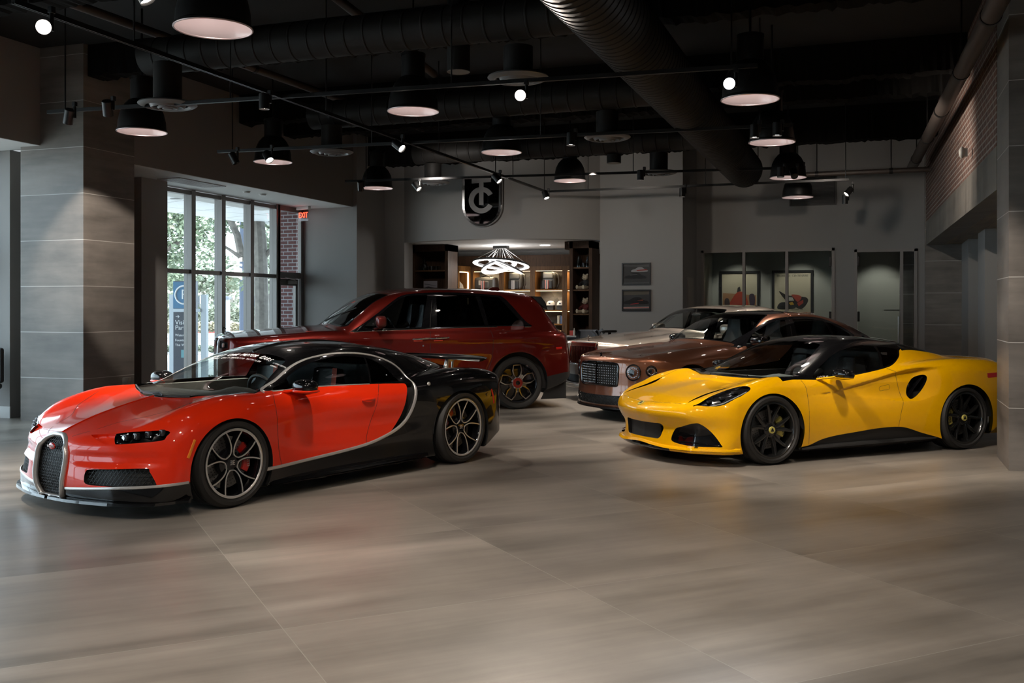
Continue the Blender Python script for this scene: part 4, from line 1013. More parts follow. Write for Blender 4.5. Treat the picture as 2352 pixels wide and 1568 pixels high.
    s.paint('front_lip', lambda V, N: np.maximum(V[:, 2]-.172, np.abs(V[:, 1])-.42), fr, ['body'])
    sill = np.vstack([smooth_poly([(1.20, .12), (1.299, .152), (1.405, .166), (1.563, .212), (1.757, .241), (2.019, .263), (2.284, .285), (2.53, .290), (2.689, .272), (2.903, .209), (3.134, .148), (3.2, .12)], 4, False), [(3.2, 0), (1.2, 0)]])
    s.paint('sill', poly_xz(sill), sidep, ['body'])
    sc = smooth_poly([(2.736, .636), (2.766, .715), (2.839, .780), (2.956, .812), (3.013, .800), (3.006, .745), (2.951, .662), (2.869, .598), (2.783, .566), (2.743, .590)], 6)
    s.paint('side_scoop', poly_xz(sc), sidep, ['body'])
    df = smooth_poly([(1.335, .806), (1.364, .736), (1.376, .638), (1.381, .491), (1.389, .173)], 5, False)
    dr = smooth_poly([(2.497, .889), (2.59, .853), (2.612, .80), (2.618, .735), (2.655, .60), (2.662, .54), (2.615, .435), (2.582, .312), (2.58, .29)], 5, False)
    hdl = smooth_poly([(2.37, .703), (2.43, .716), (2.50, .722), (2.507, .702), (2.50, .675), (2.43, .668), (2.375, .664), (2.362, .680)], 3); hdl = np.vstack([hdl, hdl[:1]])
    hs = smooth_poly([(.055, -.02), (.055, -.02), (.06, .10), (.085, .34), (.15, .598)], 4, False); hs2 = smooth_poly([(.70, .655), (.85, .70), (1.18, .80)], 4, False)
    bs = smooth_poly([(.43, .868), (.48, .902), (.56, .925)], 3, False)
    s.paint('door', poly_xz(np.vstack([df, dr[::-1]])), sidep, ['body'])
    s.paint('bonnet', poly_xy(np.vstack([[(.055, -.4)], hs, sl[5:20], hs2, [(1.18, -.4)]])), up2, ['body'])
    tl = smooth_poly([(.55, .835), (.70, .83), (.90, .81), (1.0, .80), (1.0, .755), (.88, .765), (.7, .79), (.55, .80)], 3)
    s.paint('tail_lamp', poly_yz(tl), lambda C, N: C[:, 0] > 3.85, ['body'])
    s.part('body', M_yel, car, obj_name='body_shell'); s.part('bonnet', M_yel, car)
    s.part('roof', M_blk, car); s.part('engine_cover', M_blackgloss, car); s.part('windscreen_surround', M_blackgloss, car); s.part('windscreen', M_glass, car)
    s.part('front_grille', M_blackmatt, car, off=-.035); s.part('front_lip', M_blackgloss, car)
    def fx(y, z):
        x = np.linspace(-.12, 1.0, 1121); v = f(x, np.full_like(x, y), np.full_like(x, z)); return x[np.argmax(v < 0)]
    def fy(x, z):
        y = np.linspace(1.1, .2, 901); v = f(np.full_like(y, x), y, np.full_like(y, z)); return y[np.argmax(v < 0)]
    def fz(x, y):
        z = np.linspace(1.3, .1, 1201); v = f(np.full_like(z, x), np.full_like(z, y), z); return z[np.argmax(v < 0)]
    side_gap(car, fy, df); side_gap(car, fy, dr); side_gap(car, fy, hdl, .0016); top_gap(car, fz, hs); top_gap(car, fz, hs2)
    for sd in (-1, 1):
        s.part('door', M_yel, car, side=sd); s.part('side_window', M_tint if sd < 0 else M_glass, car, side=sd); s.part('quarter_window', M_dark, car, side=sd)
        s.part('corner_intake', M_blackgloss, car, side=sd, off=-.055); s.part('bonnet_vent', M_blackgloss, car, side=sd, off=-.03)
        s.part('sill', M_blackmatt, car, side=sd, off=-.018); s.part('side_scoop', M_blackgloss, car, side=sd, off=-.14); s.part('tail_lamp', mat('red_lens', (.6, .015, .01), .25, 0, 1), car, side=sd)
        hlp = s.part('headlamp', mat('lamp_black_housing', (.012, .012, .013), .15, 0, 1), car, side=sd, off=-.03); s.part('headlamp', M_lens, car, side=sd, off=-.002, wall=False, obj_name='headlamp_lens')
        for (x, y, r) in ((.555, .815, .022), (.42, .80, .02), (.31, .745, .018)):
            m = MB(); z = fz(x, y)-.024; m.bbox(x-r*1.3, x+r*1.3, sd*y-r, sd*y+r, z-.012, z+.014, .006); m.build('lamp_unit', mat('lamp_housing_grey', (.05, .05, .055), .3, .6), hlp)
        m = MB(); pts = [(x, sd*y, fz(x, y)-.018) for x, y in ((.26, .752), (.40, .838), (.54, .866), (.66, .862))]; m.tube(pts, .006, 6); m.build('daytime_strip', mat('drl_grey', (.45, .45, .47), .3), hlp)
        for a in arches: well(car, a[0], a[1], a[2]-.002, .915, sd)
        for (ax, az, ar) in arches:
            m = MB(); ring = [(ax+ar*math.cos(t), az+ar*math.sin(t)) for t in np.linspace(-.42, PI+.42, 50)]; vs = []
            for x, z in ring:
                y = fy(x, z); vs += [(x, sd*y, z), (x, sd*(y-.05), z)]
            m.add(vs, [(2*i, 2*i+1, 2*i+3, 2*i+2) for i in range(len(ring)-1)], True); m.build('arch_lip', M_yel, car)
        m = MB(); egg(m, (1.74, sd*1.0, .86), (.075, .125, .052), 20, 12, 0, .75); egg(m, (1.74, sd*1.0, .828), (.07, .118, .014), 20, 8, 1, .75)
        m.tube([(1.54, sd*.84, .808), (1.61, sd*.90, .822), (1.70, sd*.96, .838)], [.024, .018, .016], 8, mi=1, flat=((0, 0, 1), .55)); m.build('door_mirror', [M_blk, M_yel], car)
        # blade in the scoop and winglet in the corner intake
        m = MB(); y = fy(2.88, .69)-.045; m.tube([(2.79, sd*(y+.0), .575), (2.90, sd*y, .69), (2.985, sd*(y+.02), .79)], .012, 8, flat=((0, 1, 0), 2)); m.build('scoop_vane', M_blackgloss, car)
        m = MB(); m.tube([(fx(.50, .21)+.02, sd*.50, .222), (fx(.66, .21)+.02, sd*.66, .222), (fx(.84, .205)+.01, sd*.84, .207)], .012, 8, flat=((0, 0, 1), .5)); m.build('intake_blade', M_blackgloss, car)
        m = MB(); m.add([(1.30, sd*.86, .12), (3.1, sd*.87, .135), (3.1, sd*.915, .14), (1.30, sd*.91, .125), (1.30, sd*.86, .16), (3.1, sd*.87, .165), (3.1, sd*.91, .152), (1.30, sd*.905, .14)], [(0, 1, 2, 3), (4, 5, 6, 7), (0, 1, 5, 4), (1, 2, 6, 5), (2, 3, 7, 6), (3, 0, 4, 7)]); m.build('sill_blade', M_blackmatt, car)
        m = MB(); z = fz(2.96, .58); m.prism([(2.90, .565), (2.90, .61), (3.02, .575)], z+.001, z+.004, 'xy'); m.v = [(x, sd*y, fz(x, y)+.003+(.002 if zz > z+.002 else 0)) for x, y, zz in m.v]; m.build('buttress_vent', M_gap, car)
    # front splitter edge (body colour) and badges
    m = MB(); N_ = 40; vs = []
    for i in range(N_+1):
        y = -.94+1.88*i/N_; x = fx(min(abs(y), .93), .165); ex = .035*(1-abs(abs(y)-.55)/.55*.6); lift = .03*max(0, 1-abs(y)/.4)
        x1 = min(x+.05, .535); x0 = min(x-ex, x1-.02); vs += [(x0, y, .152+lift), (x0+.010, y, .172+lift), (x1, y, .185+lift), (x1, y, .145+lift)]
    m.add(vs, [(4*i+k, 4*i+(k+1) % 4, 4*i+4+(k+1) % 4, 4*i+4+k) for i in range(N_) for k in range(4)], True); m.add(vs, [(0, 1, 2, 3), (4*N_, 4*N_+1, 4*N_+2, 4*N_+3)]); m.build('front_splitter', M_yel, car)
    yb_ = mat('pale_yellow_enamel', (.62, .55, .14), .35, 0, .6)
    def on_hood(x, y):
        z = fz(x, y); e = .01; ex = Vector((0, -e, fz(x, y-e)-fz(x, y))); ey = Vector((e, 0, fz(x+e, y)-z)); return frame_M((x, y, z+.001), ex, ey)
    M = on_hood(.015, 0); m = MB(); m.lathe([(0, .004), (.036, .004), (.038, .0), (.038, -.004)], 28, 'z'); m.v = [tuple(M @ Vector(v)) for v in m.v]; bd = m.build('bonnet_badge', yb_, car)
    m = MB(); m.prism([(-.024, -.016), (.024, -.016), (.007, .022), (-.007, .022)], .0045, .0055, 'xy'); m.v = [tuple(M @ Vector(v)) for v in m.v]; m.build('badge_emblem', M_blackmatt, bd)
    m = MB(); x = fx(.27, .33); m.lathe([(0, -.004), (.03, -.004), (.03, .02)], 20, 'x'); m.v = [(a+x+.02, b-.27, c+.325) for a, b, c in m.v]; m.build('grille_sensor', M_blackgloss, car)
    text_mesh('mirror_lettering', 'LOTUS', .045, mat('white_lettering', (.8, .8, .8), .5), car, Matrix.Translation((1.62, -.845, .822)) @ Matrix.Rotation(PI/2, 4, 'X'), .001)
    # deck spoiler lip
    m = MB(); prof = [(0, 0), (.10, .022), (.20, .034), (.225, .026), (.20, .0)]; K = len(prof); vs = []
    for i in range(31):
        t = -1+2*i/30; y = t*.80
        for px_, pz_ in prof: vs.append((4.13+px_-.10*t*t-.12*abs(t)**6, y, .925+pz_-.05*abs(t)**4))
    m.add(vs, [(i*K+k, i*K+(k+1) % K, (i+1)*K+(k+1) % K, (i+1)*K+k) for i in range(30) for k in range(K)], True); m.build('rear_spoiler', M_yel, car)
    m = MB()
    for k in range(5): x = 3.08+.13*k; m.tube([(x, -.42+.02*k, fz(x, .42)+.004), (x, 0, fz(x, 0)+.006), (x, .42-.02*k, fz(x, .42)+.004)], .006, 6)
    m.build('engine_cover_slats', M_blackmatt, car)
    m = MB(); m.tube([(x, y, fz(x, abs(y))+.012) for x, y in [(1.02, .1), (1.06, -.12), (1.08, -.34)]], .009, 6); m.tube([(x, y, fz(x, abs(y))+.012) for x, y in [(1.01, .2), (1.04, .42), (1.12, .62)]], .009, 6); m.build('wiper', M_blackmatt, car)
    m = MB(); m.box(1.15, 2.85, -.78, .78, .16, .2).box(1.10, 1.16, -.78, .78, .2, .72).box(2.55, 2.62, -.70, .70, .2, 1.05).box(1.2, 2.6, .74, .79, .2, .80).box(1.2, 2.6, -.79, -.74, .2, .80); m.build('cabin_tub', M_cabin, car)
    m = MB(); prof = [(1.08, .775), (1.2, .80), (1.45, .825), (1.62, .80), (1.64, .7), (1.2, .6)]; K = len(prof); vs = []
    for i in range(17):
        y = -.77+1.54*i/16; hump = .045*math.exp(-((y+.38)/.18)**2)
        for k, (x, z) in enumerate(prof): vs.append((x, y, z-.03+(hump if 1 < k < 4 else 0)))
    m.add(vs, [(i*K+k, i*K+k+1, (i+1)*K+k+1, (i+1)*K+k) for i in range(16) for k in range(K-1)], True); m.build('dashboard', mat('slate_grey_leather', (.10, .115, .115), .5), car)
    steering(car, 1.78, -.38, .75, -.4)
    for y in (-.38, .38): seat(car, 2.25, y, .24, ('black', (.012, .012, .012)), None, .76, .48)
    pf = emira_wheel(.341, .264, .25, .1); pr = emira_wheel(.343, .266, .30, PI-.15)
    place_wheel(pf, car, .93, -1, .338, .925); place_wheel(pf, car, .93, 1, .338, .925); place_wheel(pr, car, 3.505, -1, .340, .935); place_wheel(pr, car, 3.505, 1, .340, .935)
    return car
pose_car(build_emira(), (1.2947, 10.0825), (.9094, .4158))
# ================================================================ the tall estate and the two saloons
def box_car(P):
    HC, RC, PW, SEC, NX, NP, RX, RP, GB = (Cur(P[k]) for k in ('hood', 'roof', 'plan', 'sec', 'nose', 'nosep', 'tail', 'tailp', 'belt'))
    zb, tum, cr = P['zb'], P['tumble'], P['crown']; mid = P['mid']; rt = P.get('rtop', .08); rs = P.get('rside', .10); fl = P.get('flare', .012)
    arch = P['arch']; zs = P.get('shoulder', None); SH = Cur(zs) if zs else None; BT = Cur(P['bot']) if isinstance(P['bot'], list) else (lambda x: P['bot']+0*x)
    def f(x, y, z):
        a = np.abs(y)
        w = PW(x)*SEC(z)
        for ax, az, ar in arch: w = w+fl*np.exp(-((np.hypot(x-ax, z-az)-ar)/.06)**2)
        if SH is not None:  # long body crease
            d = z-SH(x); w = w+P['creaseh']*np.exp(-(d/.035)**2)*(x > .2)
        T = HC(x)-P['hcrown']*(a/.8)**2+P.get('fend', 0)*np.exp(-((a-.72)/.14)**2)*sstep(0, .5, x)*sstep(P['mid'], P['mid']-.8, x)-P.get('fend', 0)*.8*np.exp(-((a-.42)/.16)**2)*sstep(.2, .7, x)*sstep(P['mid'], P['mid']-.8, x)
        lo = smax(a-w, (z-T)*.97, rs)
        lo = smax(lo, NX(a)+NP(z)-x, P.get('rnose', .05)); lo = smax(lo, x-RX(a)-RP(z), P.get('rtail', .07)); lo = smax(lo, BT(x)-z, .03)
        xs = np.where(x < mid, x-P['wcurve']*a*a, x+P['rcurve']*a*a)
        g = GB(x)-tum*np.maximum(z-zb, -.03)
        gh = smax(a-g, (z-RC(xs)+cr*a*a)*.9, rt)
        gh = smax(smax(gh, RC.x[0]+.12-x+0*z, .05), x-RC.x[-1]+.15+0*z, .05)
        return smin(lo, gh, .03)
    return f
def cullinan_f():
    return box_car(dict(zb=1.22, tumble=.30, crown=.085, mid=2.9, wcurve=.30, rcurve=.16, bot=[(-.2, .30), (.3, .26), (1.0, .24), (4.5, .24), (4.85, .30), (5.2, .44), (5.4, .48)], hcrown=.06, rside=.10, rtop=.12, fend=.0, flare=.014,
        hood=[(-.2, 1.08), (0, 1.135), (.12, 1.165), (.5, 1.20), (1.0, 1.235), (1.5, 1.265), (2.2, 1.25), (3.5, 1.235), (4.6, 1.235), (5.0, 1.22), (5.4, 1.16)],
        roof=[(1.2, 1.13), (1.46, 1.25), (1.72, 1.455), (1.99, 1.64), (2.19, 1.725), (2.5, 1.80), (2.85, 1.83), (3.4, 1.832), (4.0, 1.81), (4.5, 1.77), (4.72, 1.725), (4.82, 1.65), (4.95, 1.48), (5.12, 1.24), (5.3, 1.0)],
        plan=[(.0, .93), (.3, .97), (.9, .985), (2, .985), (3.5, .99), (4.3, .99), (4.9, .965), (5.3, .92)],
        sec=[(.2, .965), (.45, .995), (.7, 1.0), (.95, .995), (1.12, .985), (1.22, .955), (1.4, .90)],
        nose=[(0, -.02), (.35, -.01), (.6, .03), (.8, .085), (.92, .16), (1.0, .26)], nosep=[(.2, .04), (.45, .0), (.8, .0), (1.0, .01), (1.12, .03), (1.25, .10)],
        tail=[(0, 5.28), (.5, 5.26), (.8, 5.17), (.93, 5.08), (1.0, 4.97)], tailp=[(.2, -.06), (.45, .03), (.7, .04), (.9, .02), (1.15, -.03), (1.3, -.1)],
        belt=[(1.2, .86), (1.7, .915), (2.5, .945), (3.6, .945), (4.4, .915), (5.0, .84)], arch=[(1.03, .385, .46), (4.325, .40, .465)], shoulder=[(0, 1.02), (1.5, 1.06), (3, 1.065), (5.3, 1.06)], creaseh=.004))
#END1
def spur_f():
    return box_car(dict(zb=.98, tumble=.37, crown=.085, mid=2.9, wcurve=.36, rcurve=.30, bot=[(-.2, .17), (4.6, .17), (5.3, .32)], hcrown=.075, rside=.14, rtop=.12, fend=.035, flare=.014,
        hood=[(-.2, .72), (0, .82), (.10, .865), (.3, .905), (.8, .965), (1.3, 1.005), (1.65, 1.03), (2.3, 1.0), (3.6, 1.0), (4.2, 1.055), (4.7, 1.07), (5.1, 1.065), (5.35, 1.0)],
        roof=[(1.3, .94), (1.6, 1.04), (1.92, 1.225), (2.22, 1.37), (2.48, 1.445), (2.85, 1.48), (3.2, 1.485), (3.6, 1.455), (4.0, 1.38), (4.4, 1.26), (4.75, 1.12), (5.05, .97)],
        plan=[(.0, .94), (.3, .965), (.86, .985), (1.5, .97), (2.5, .965), (3.4, .975), (4.1, .99), (4.7, .965), (5.35, .90)],
        sec=[(.15, .95), (.35, .985), (.6, 1.0), (.8, .995), (.92, .97), (1.02, .93), (1.2, .86)],
        nose=[(0, -.02), (.35, .02), (.6, .11), (.8, .25), (.92, .40), (1.0, .56)], nosep=[(.15, .03), (.3, .0), (.45, .02), (.75, .03), (.9, .07), (1.05, .16)],
        tail=[(0, 5.30), (.5, 5.26), (.8, 5.12), (.93, 4.97), (1.0, 4.8)], tailp=[(.2, -.06), (.45, .02), (.7, .04), (.9, .03), (1.1, -.05)],
        belt=[(1.2, .84), (1.7, .90), (2.5, .93), (3.6, .92), (4.2, .86), (4.8, .74)], arch=[(.86, .36, .425), (4.05, .36, .425)], shoulder=[(0.3, .80), (1.5, .86), (2.6, .83), (3.4, .84), (4.2, .90), (5.3, .88)], creaseh=.010))
#END2
def phantom_f():
    return box_car(dict(zb=1.03, tumble=.36, crown=.085, mid=2.9, wcurve=.32, rcurve=.28, bot=[(-.2, .22), (.3, .17), (4.8, .17), (5.5, .32)], hcrown=.055, rside=.11, rtop=.12, fend=.012, flare=.012,
        hood=[(-.2, .93), (0, .965), (.12, .99), (.4, 1.025), (1.0, 1.085), (1.75, 1.135), (2.3, 1.06), (3.6, 1.05), (4.4, 1.07), (5.0, 1.05), (5.55, .98)],
        roof=[(1.4, 1.02), (1.68, 1.125), (1.93, 1.275), (2.2, 1.43), (2.45, 1.52), (2.9, 1.568), (3.4, 1.575), (3.8, 1.53), (4.2, 1.42), (4.55, 1.25), (4.85, 1.1), (5.2, .98)],
        plan=[(.0, .92), (.3, .95), (.9, .97), (2.5, .975), (4.1, .98), (5.0, .95), (5.55, .88)],
        sec=[(.15, .96), (.4, .995), (.7, 1.0), (.9, .985), (1.03, .95), (1.2, .88)],
        nose=[(0, -.02), (.3, -.01), (.6, .05), (.8, .13), (.92, .24), (1.0, .38)], nosep=[(.15, .03), (.35, .0), (.7, .0), (.92, .02), (1.1, .12)],
        tail=[(0, 5.54), (.5, 5.5), (.8, 5.36), (.93, 5.2), (1.0, 5.0)], tailp=[(.2, -.06), (.45, .02), (.7, .03), (.9, 0), (1.1, -.08)],
        belt=[(1.2, .84), (1.8, .90), (2.6, .92), (3.6, .91), (4.4, .85), (5.0, .75)], arch=[(.9, .38, .43), (4.2, .38, .43)], shoulder=[(0.3, .86), (2, .90), (5.5, .88)], creaseh=.004))
#END3
#BUILD
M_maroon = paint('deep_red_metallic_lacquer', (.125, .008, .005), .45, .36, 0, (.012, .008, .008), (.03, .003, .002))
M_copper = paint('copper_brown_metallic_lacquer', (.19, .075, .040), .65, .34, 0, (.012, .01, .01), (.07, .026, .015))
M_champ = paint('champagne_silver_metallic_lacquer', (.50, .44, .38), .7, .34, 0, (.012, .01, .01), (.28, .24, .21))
def petal_wheel(R, rr, w, cap_mat):
    t = wheel_tyre(R, rr, w, 'wheel', None); m = MB(); rim_base(m, rr, w, 64, mi=1)
    for k in range(5):
        ph = 2*PI*k/5+PI/2+.05
        loop = [(.085, ph-.30), (.135, ph-.42), (.20, ph-.36), (rr-.018, ph-.20), (rr-.018, ph+.20), (.20, ph+.36), (.135, ph+.42), (.085, ph+.30)]
        spoke(m, [(r, a, .012+.02*(1-r/rr)) for r, a in loop], .012, .05, 0, .3)
    for k in range(5):
        ph = 2*PI*(k+.5)/5+PI/2+.05; spoke(m, [(.08, ph, .03), (.14, ph, .022)], .022, .05, 0, .3)
    m.lathe([(0, .05), (rr*.9, .07)], 40, 'y', mi=1)
    m.lathe([(0, .018), (.07, .02), (.095, .034), (.10, .07)], 40, 'y', mi=0); m.build('wheel_rim', [mat('smoked_chrome', (.42, .42, .43), .14, 1.0), M_blackgloss], t)
    m = MB(); m.lathe([(.034, .012), (.072, .012), (.078, .02)], 36, 'y', mi=1); m.lathe([(0, .010), (.03, .010), (.036, .013)], 30, 'y', mi=0); m.build('hub_cap', [M_blackgloss, cap_mat], t)
    return t
def build_box(cfg):
    f = cfg['f'](); L = cfg['L']; car = thing(cfg['name'], cfg['label'], 'car'); P = cfg['paint']
    s = Skin(f, (-.2, 0, .12), (L+.15, 1.15, cfg['H']+.08), .019); sidep = lambda C, N: (np.abs(C[:, 1]) > .5)
    dlo = smooth_poly(cfg['dlo'], 4); s.paint('window_surround', poly_xz(dlo), lambda C, N: (np.abs(C[:, 1]) > .5) & (np.abs(N[:, 1]) > .3))
    wins = []
    for i, w in enumerate(cfg['wins']):
        s.paint('side_window%d' % i, poly_xz(smooth_poly(w, 3)), sidep, ['window_surround']); wins.append('side_window%d' % i)
    ws = smooth_poly(cfg['ws'], 4); up = lambda C, N: (N[:, 2] > .2) & (C[:, 2] > cfg['wsz'])
    s.paint('windscreen_surround', poly_xy(ws), up, ['body']); s.paint('windscreen', lambda V, N: sd_poly(V[:, 0], np.abs(V[:, 1]), ws)+.022, up, ['windscreen_surround'])
    if 'roofp' in cfg: s.paint('roof_panel', poly_xy(smooth_poly(cfg['roofp'], 4)), lambda C, N: (N[:, 2] > .6) & (C[:, 2] > cfg['wsz']), ['body'])
    if 'rearw' in cfg: s.paint('rear_window', poly_xy(smooth_poly(cfg['rearw'], 4)), lambda C, N: (N[:, 2] > .15) & (C[:, 2] > cfg['wsz']), ['body'])
    for a in cfg['arch']: s.paint('hole', circ_xz(*a), lambda C, N: (np.abs(C[:, 1]) > .3))
    fr = lambda C, N: (C[:, 0] < .75) & (N[:, 0] < -.05)
    for nm, poly in cfg['front']: s.paint(nm, poly_yz(smooth_poly(poly, 4)), fr, ['body'])
    s.paint('lower_cladding', lambda V, N: V[:, 2]-np.interp(V[:, 0], *zip(*cfg['clad'])), None, ['body'])
    gaps = [smooth_poly(g, 4, False) for g in cfg['gaps']]
    s.paint('bonnet', poly_xy(np.vstack([smooth_poly(cfg['hoodgap'], 4, False), [(cfg['hoodgap'][-1][0], -.3), (cfg['hoodgap'][0][0], -.3)]])), lambda C, N: (N[:, 2] > .4) & (C[:, 2] > .7), ['body'])
    ad = [g for g in gaps]
    names = ['front_door', 'rear_door']
    for i in range(len(gaps)-1):
        s.paint(names[i], poly_xz(np.vstack([gaps[i], gaps[i+1][::-1]])), sidep, ['body'])
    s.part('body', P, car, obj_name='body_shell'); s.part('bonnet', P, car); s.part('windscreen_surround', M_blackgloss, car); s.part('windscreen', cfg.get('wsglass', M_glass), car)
    s.part('roof_panel', M_blackgloss, car); s.part('rear_window', M_dark, car); s.part('lower_cladding', cfg.get('cladm', M_blackmatt), car)
    def fx(y, z):
        x = np.linspace(-.2, 1.2, 1401); v = f(x, np.full_like(x, y), np.full_like(x, z)); return x[np.argmax(v < 0)]
    def fy(x, z):
        y = np.linspace(1.2, .2, 901); v = f(np.full_like(y, x), y, np.full_like(y, z)); return y[np.argmax(v < 0)]
    def fz(x, y):
        z = np.linspace(1.95, .1, 1401); v = f(np.full_like(z, x), np.full_like(z, y), z); return z[np.argmax(v < 0)]
    for g in gaps: side_gap(car, fy, g, .003)
    top_gap(car, fz, smooth_poly(cfg['hoodgap'], 4, False)[2:], .003)
    for sd in (-1, 1):
        for n in names[:len(gaps)-1]: s.part(n, P, car, side=sd)
        s.part('window_surround', M_blackgloss, car, side=sd)
        for i, n in enumerate(wins): s.part(n, cfg['glass'][i] if sd < 0 else (M_glass if cfg.get('clear_far') else cfg['glass'][i]), car, side=sd, obj_name='side_window')
        for nm, poly in cfg['front']:
            if nm.startswith('grille') or nm.startswith('lower'): continue
            s.part(nm, cfg['fmat'][nm], car, side=sd, off=cfg['foff'][nm])
        for a in cfg['arch']:
            well(car, a[0], a[1], a[2]-.002, .95, sd)
            m = MB(); ring = [(a[0]+a[2]*math.cos(t), a[1]+a[2]*math.sin(t)) for t in np.linspace(-.3, PI+.3, 44)]; vs = []
            for x, z in ring:
                y = fy(x, z); vs += [(x, sd*y, z), (x, sd*(y-.06), z)]
            m.add(vs, [(2*i, 2*i+1, 2*i+3, 2*i+2) for i in range(len(ring)-1)], True); m.build('arch_lip', M_blackmatt, car)
        for x0, x1, z, hm in cfg['handles']:
            m = MB(); zz = lambda t: z+.012*t; ys = [fy(x0+(x1-x0)*t, z) for t in (0, .2, .5, .8, 1)]
            m.tube([(x0+(x1-x0)*t, sd*(y+(.0 if t in (0, 1) else .022)), zz(t)) for t, y in zip((0, .2, .5, .8, 1), ys)], .012, 8, flat=((0, 1, 0), .7)); m.build('door_handle', hm, car)
        mx, my, mz, ma, mb_, mc, mm = cfg['mirror']
        if sd > 0 and cfg.get('folded'): mx, my, ma, mb_ = mx+.16, my-.16, mb_, ma
        m = MB(); egg(m, (mx, sd*my, mz), (ma, mb_, mc), 20, 12, 0, .6); m.tube([(mx-.05, sd*(my-mb_-.05), mz-mc*1.25), (mx, sd*(my-mb_*.3), mz-mc*1.0)], .03, 8, mi=0, flat=((0, 0, 1), .6)); m.build('door_mirror', mm, car)
        m = MB(); ribbon(m, fy, cfg['belt'], .008, .006, False); m.v = [(x, y*-sd, z) for x, y, z in m.v]; m.build('belt_trim', M_chrome if not cfg.get('blackline') else M_blackgloss, car)
    for nm, poly in cfg['front']:
        if nm.startswith('grille') or nm.startswith('lower'): s.part(nm, M_blackmatt, car, off=cfg['foff'][nm])
    z0, z1 = cfg['cabz']; x0, x1 = cfg['cabx']
    m = MB(); m.box(x0, x1, -.8, .8, .3, .34).box(x0, x0+.05, -.8, .8, .3, z0-.1).box(x1, x1+.05, -.8, .8, .3, z1+.1).box(x0, x1, .80, .84, .3, z0-.02).box(x0, x1, -.84, -.80, .3, z0-.02); m.build('cabin_tub', M_cabin, car)
    m = MB(); a, b = cfg['dash']; prof = [(a, b-.08), (a+.15, b-.03), (a+.45, b-.02), (a+.6, b-.07), (a+.6, b-.25), (a+.1, b-.3)]; K = len(prof); vs = [(x, -.8+1.6*i/8, z) for i in range(9) for x, z in prof]
    m.add(vs, [(i*K+k, i*K+k+1, (i+1)*K+k+1, (i+1)*K+k) for i in range(8) for k in range(K-1)], True); m.build('dashboard', cfg['dashm'], car)
    steering(car, a+.78, -.42, b-.05, -.4, .19)
    for sx in cfg['seats']:
        for y in (-.42, .42): seat(car, sx, y, cfg['seatz'], cfg['seatc'], None, .86, .54)
    return car, s, f, fx, fy, fz
M_slate = mat('slate_grey_leather', (.10, .115, .115), .5)
def slats(car, y1, z0, z1, n, fx, m_, t=.010, d=.03):
    m = MB(); sp = 2*y1/n
    for k in range(n):
        y = -y1+sp*(k+.5); m.box(fx(y, .5*(z0+z1))-.004, fx(y, .5*(z0+z1))+d, y-t/2, y+t/2, z0, z1)
    m.build('grille_slats', m_, car)
def frame_yz(car, poly, fx, r, m_, name='grille_surround', fl=1.0, off=0):
    m = MB(); full = list(smooth_poly(poly, 4)); full = [(y, z) for y, z in full if y >= 0]; full = full+[(-y, z) for y, z in full[::-1] if y > 0]
    m.tube([(fx(y, z)+off, y, z) for y, z in full], r, 8, True, flat=((1, 0, 0), fl)); return m.build(name, m_, car)
def ornament(car, x, z, m_, h=.07):
    m = MB(); m.lathe([(0, 0), (.022, 0), (.02, .008), (.008, .014), (.007, .02)], 16, 'z', (x, 0, z)); m.tube([(x, 0, z+.015), (x-.006, 0, z+h*.5), (x+.004, 0, z+h*.85)], [.008, .012, .007], 8); egg(m, (x-.006, 0, z+h*.95), (.008, .007, .009), 10, 6)
    for sd in (-1, 1): m.tube([(x, sd*.004, z+h*.75), (x+.02, sd*.018, z+h*.7), (x+.045, sd*.022, z+h*.5)], [.006, .009, .003], 6)
    return m.build('bonnet_ornament', m_, car)
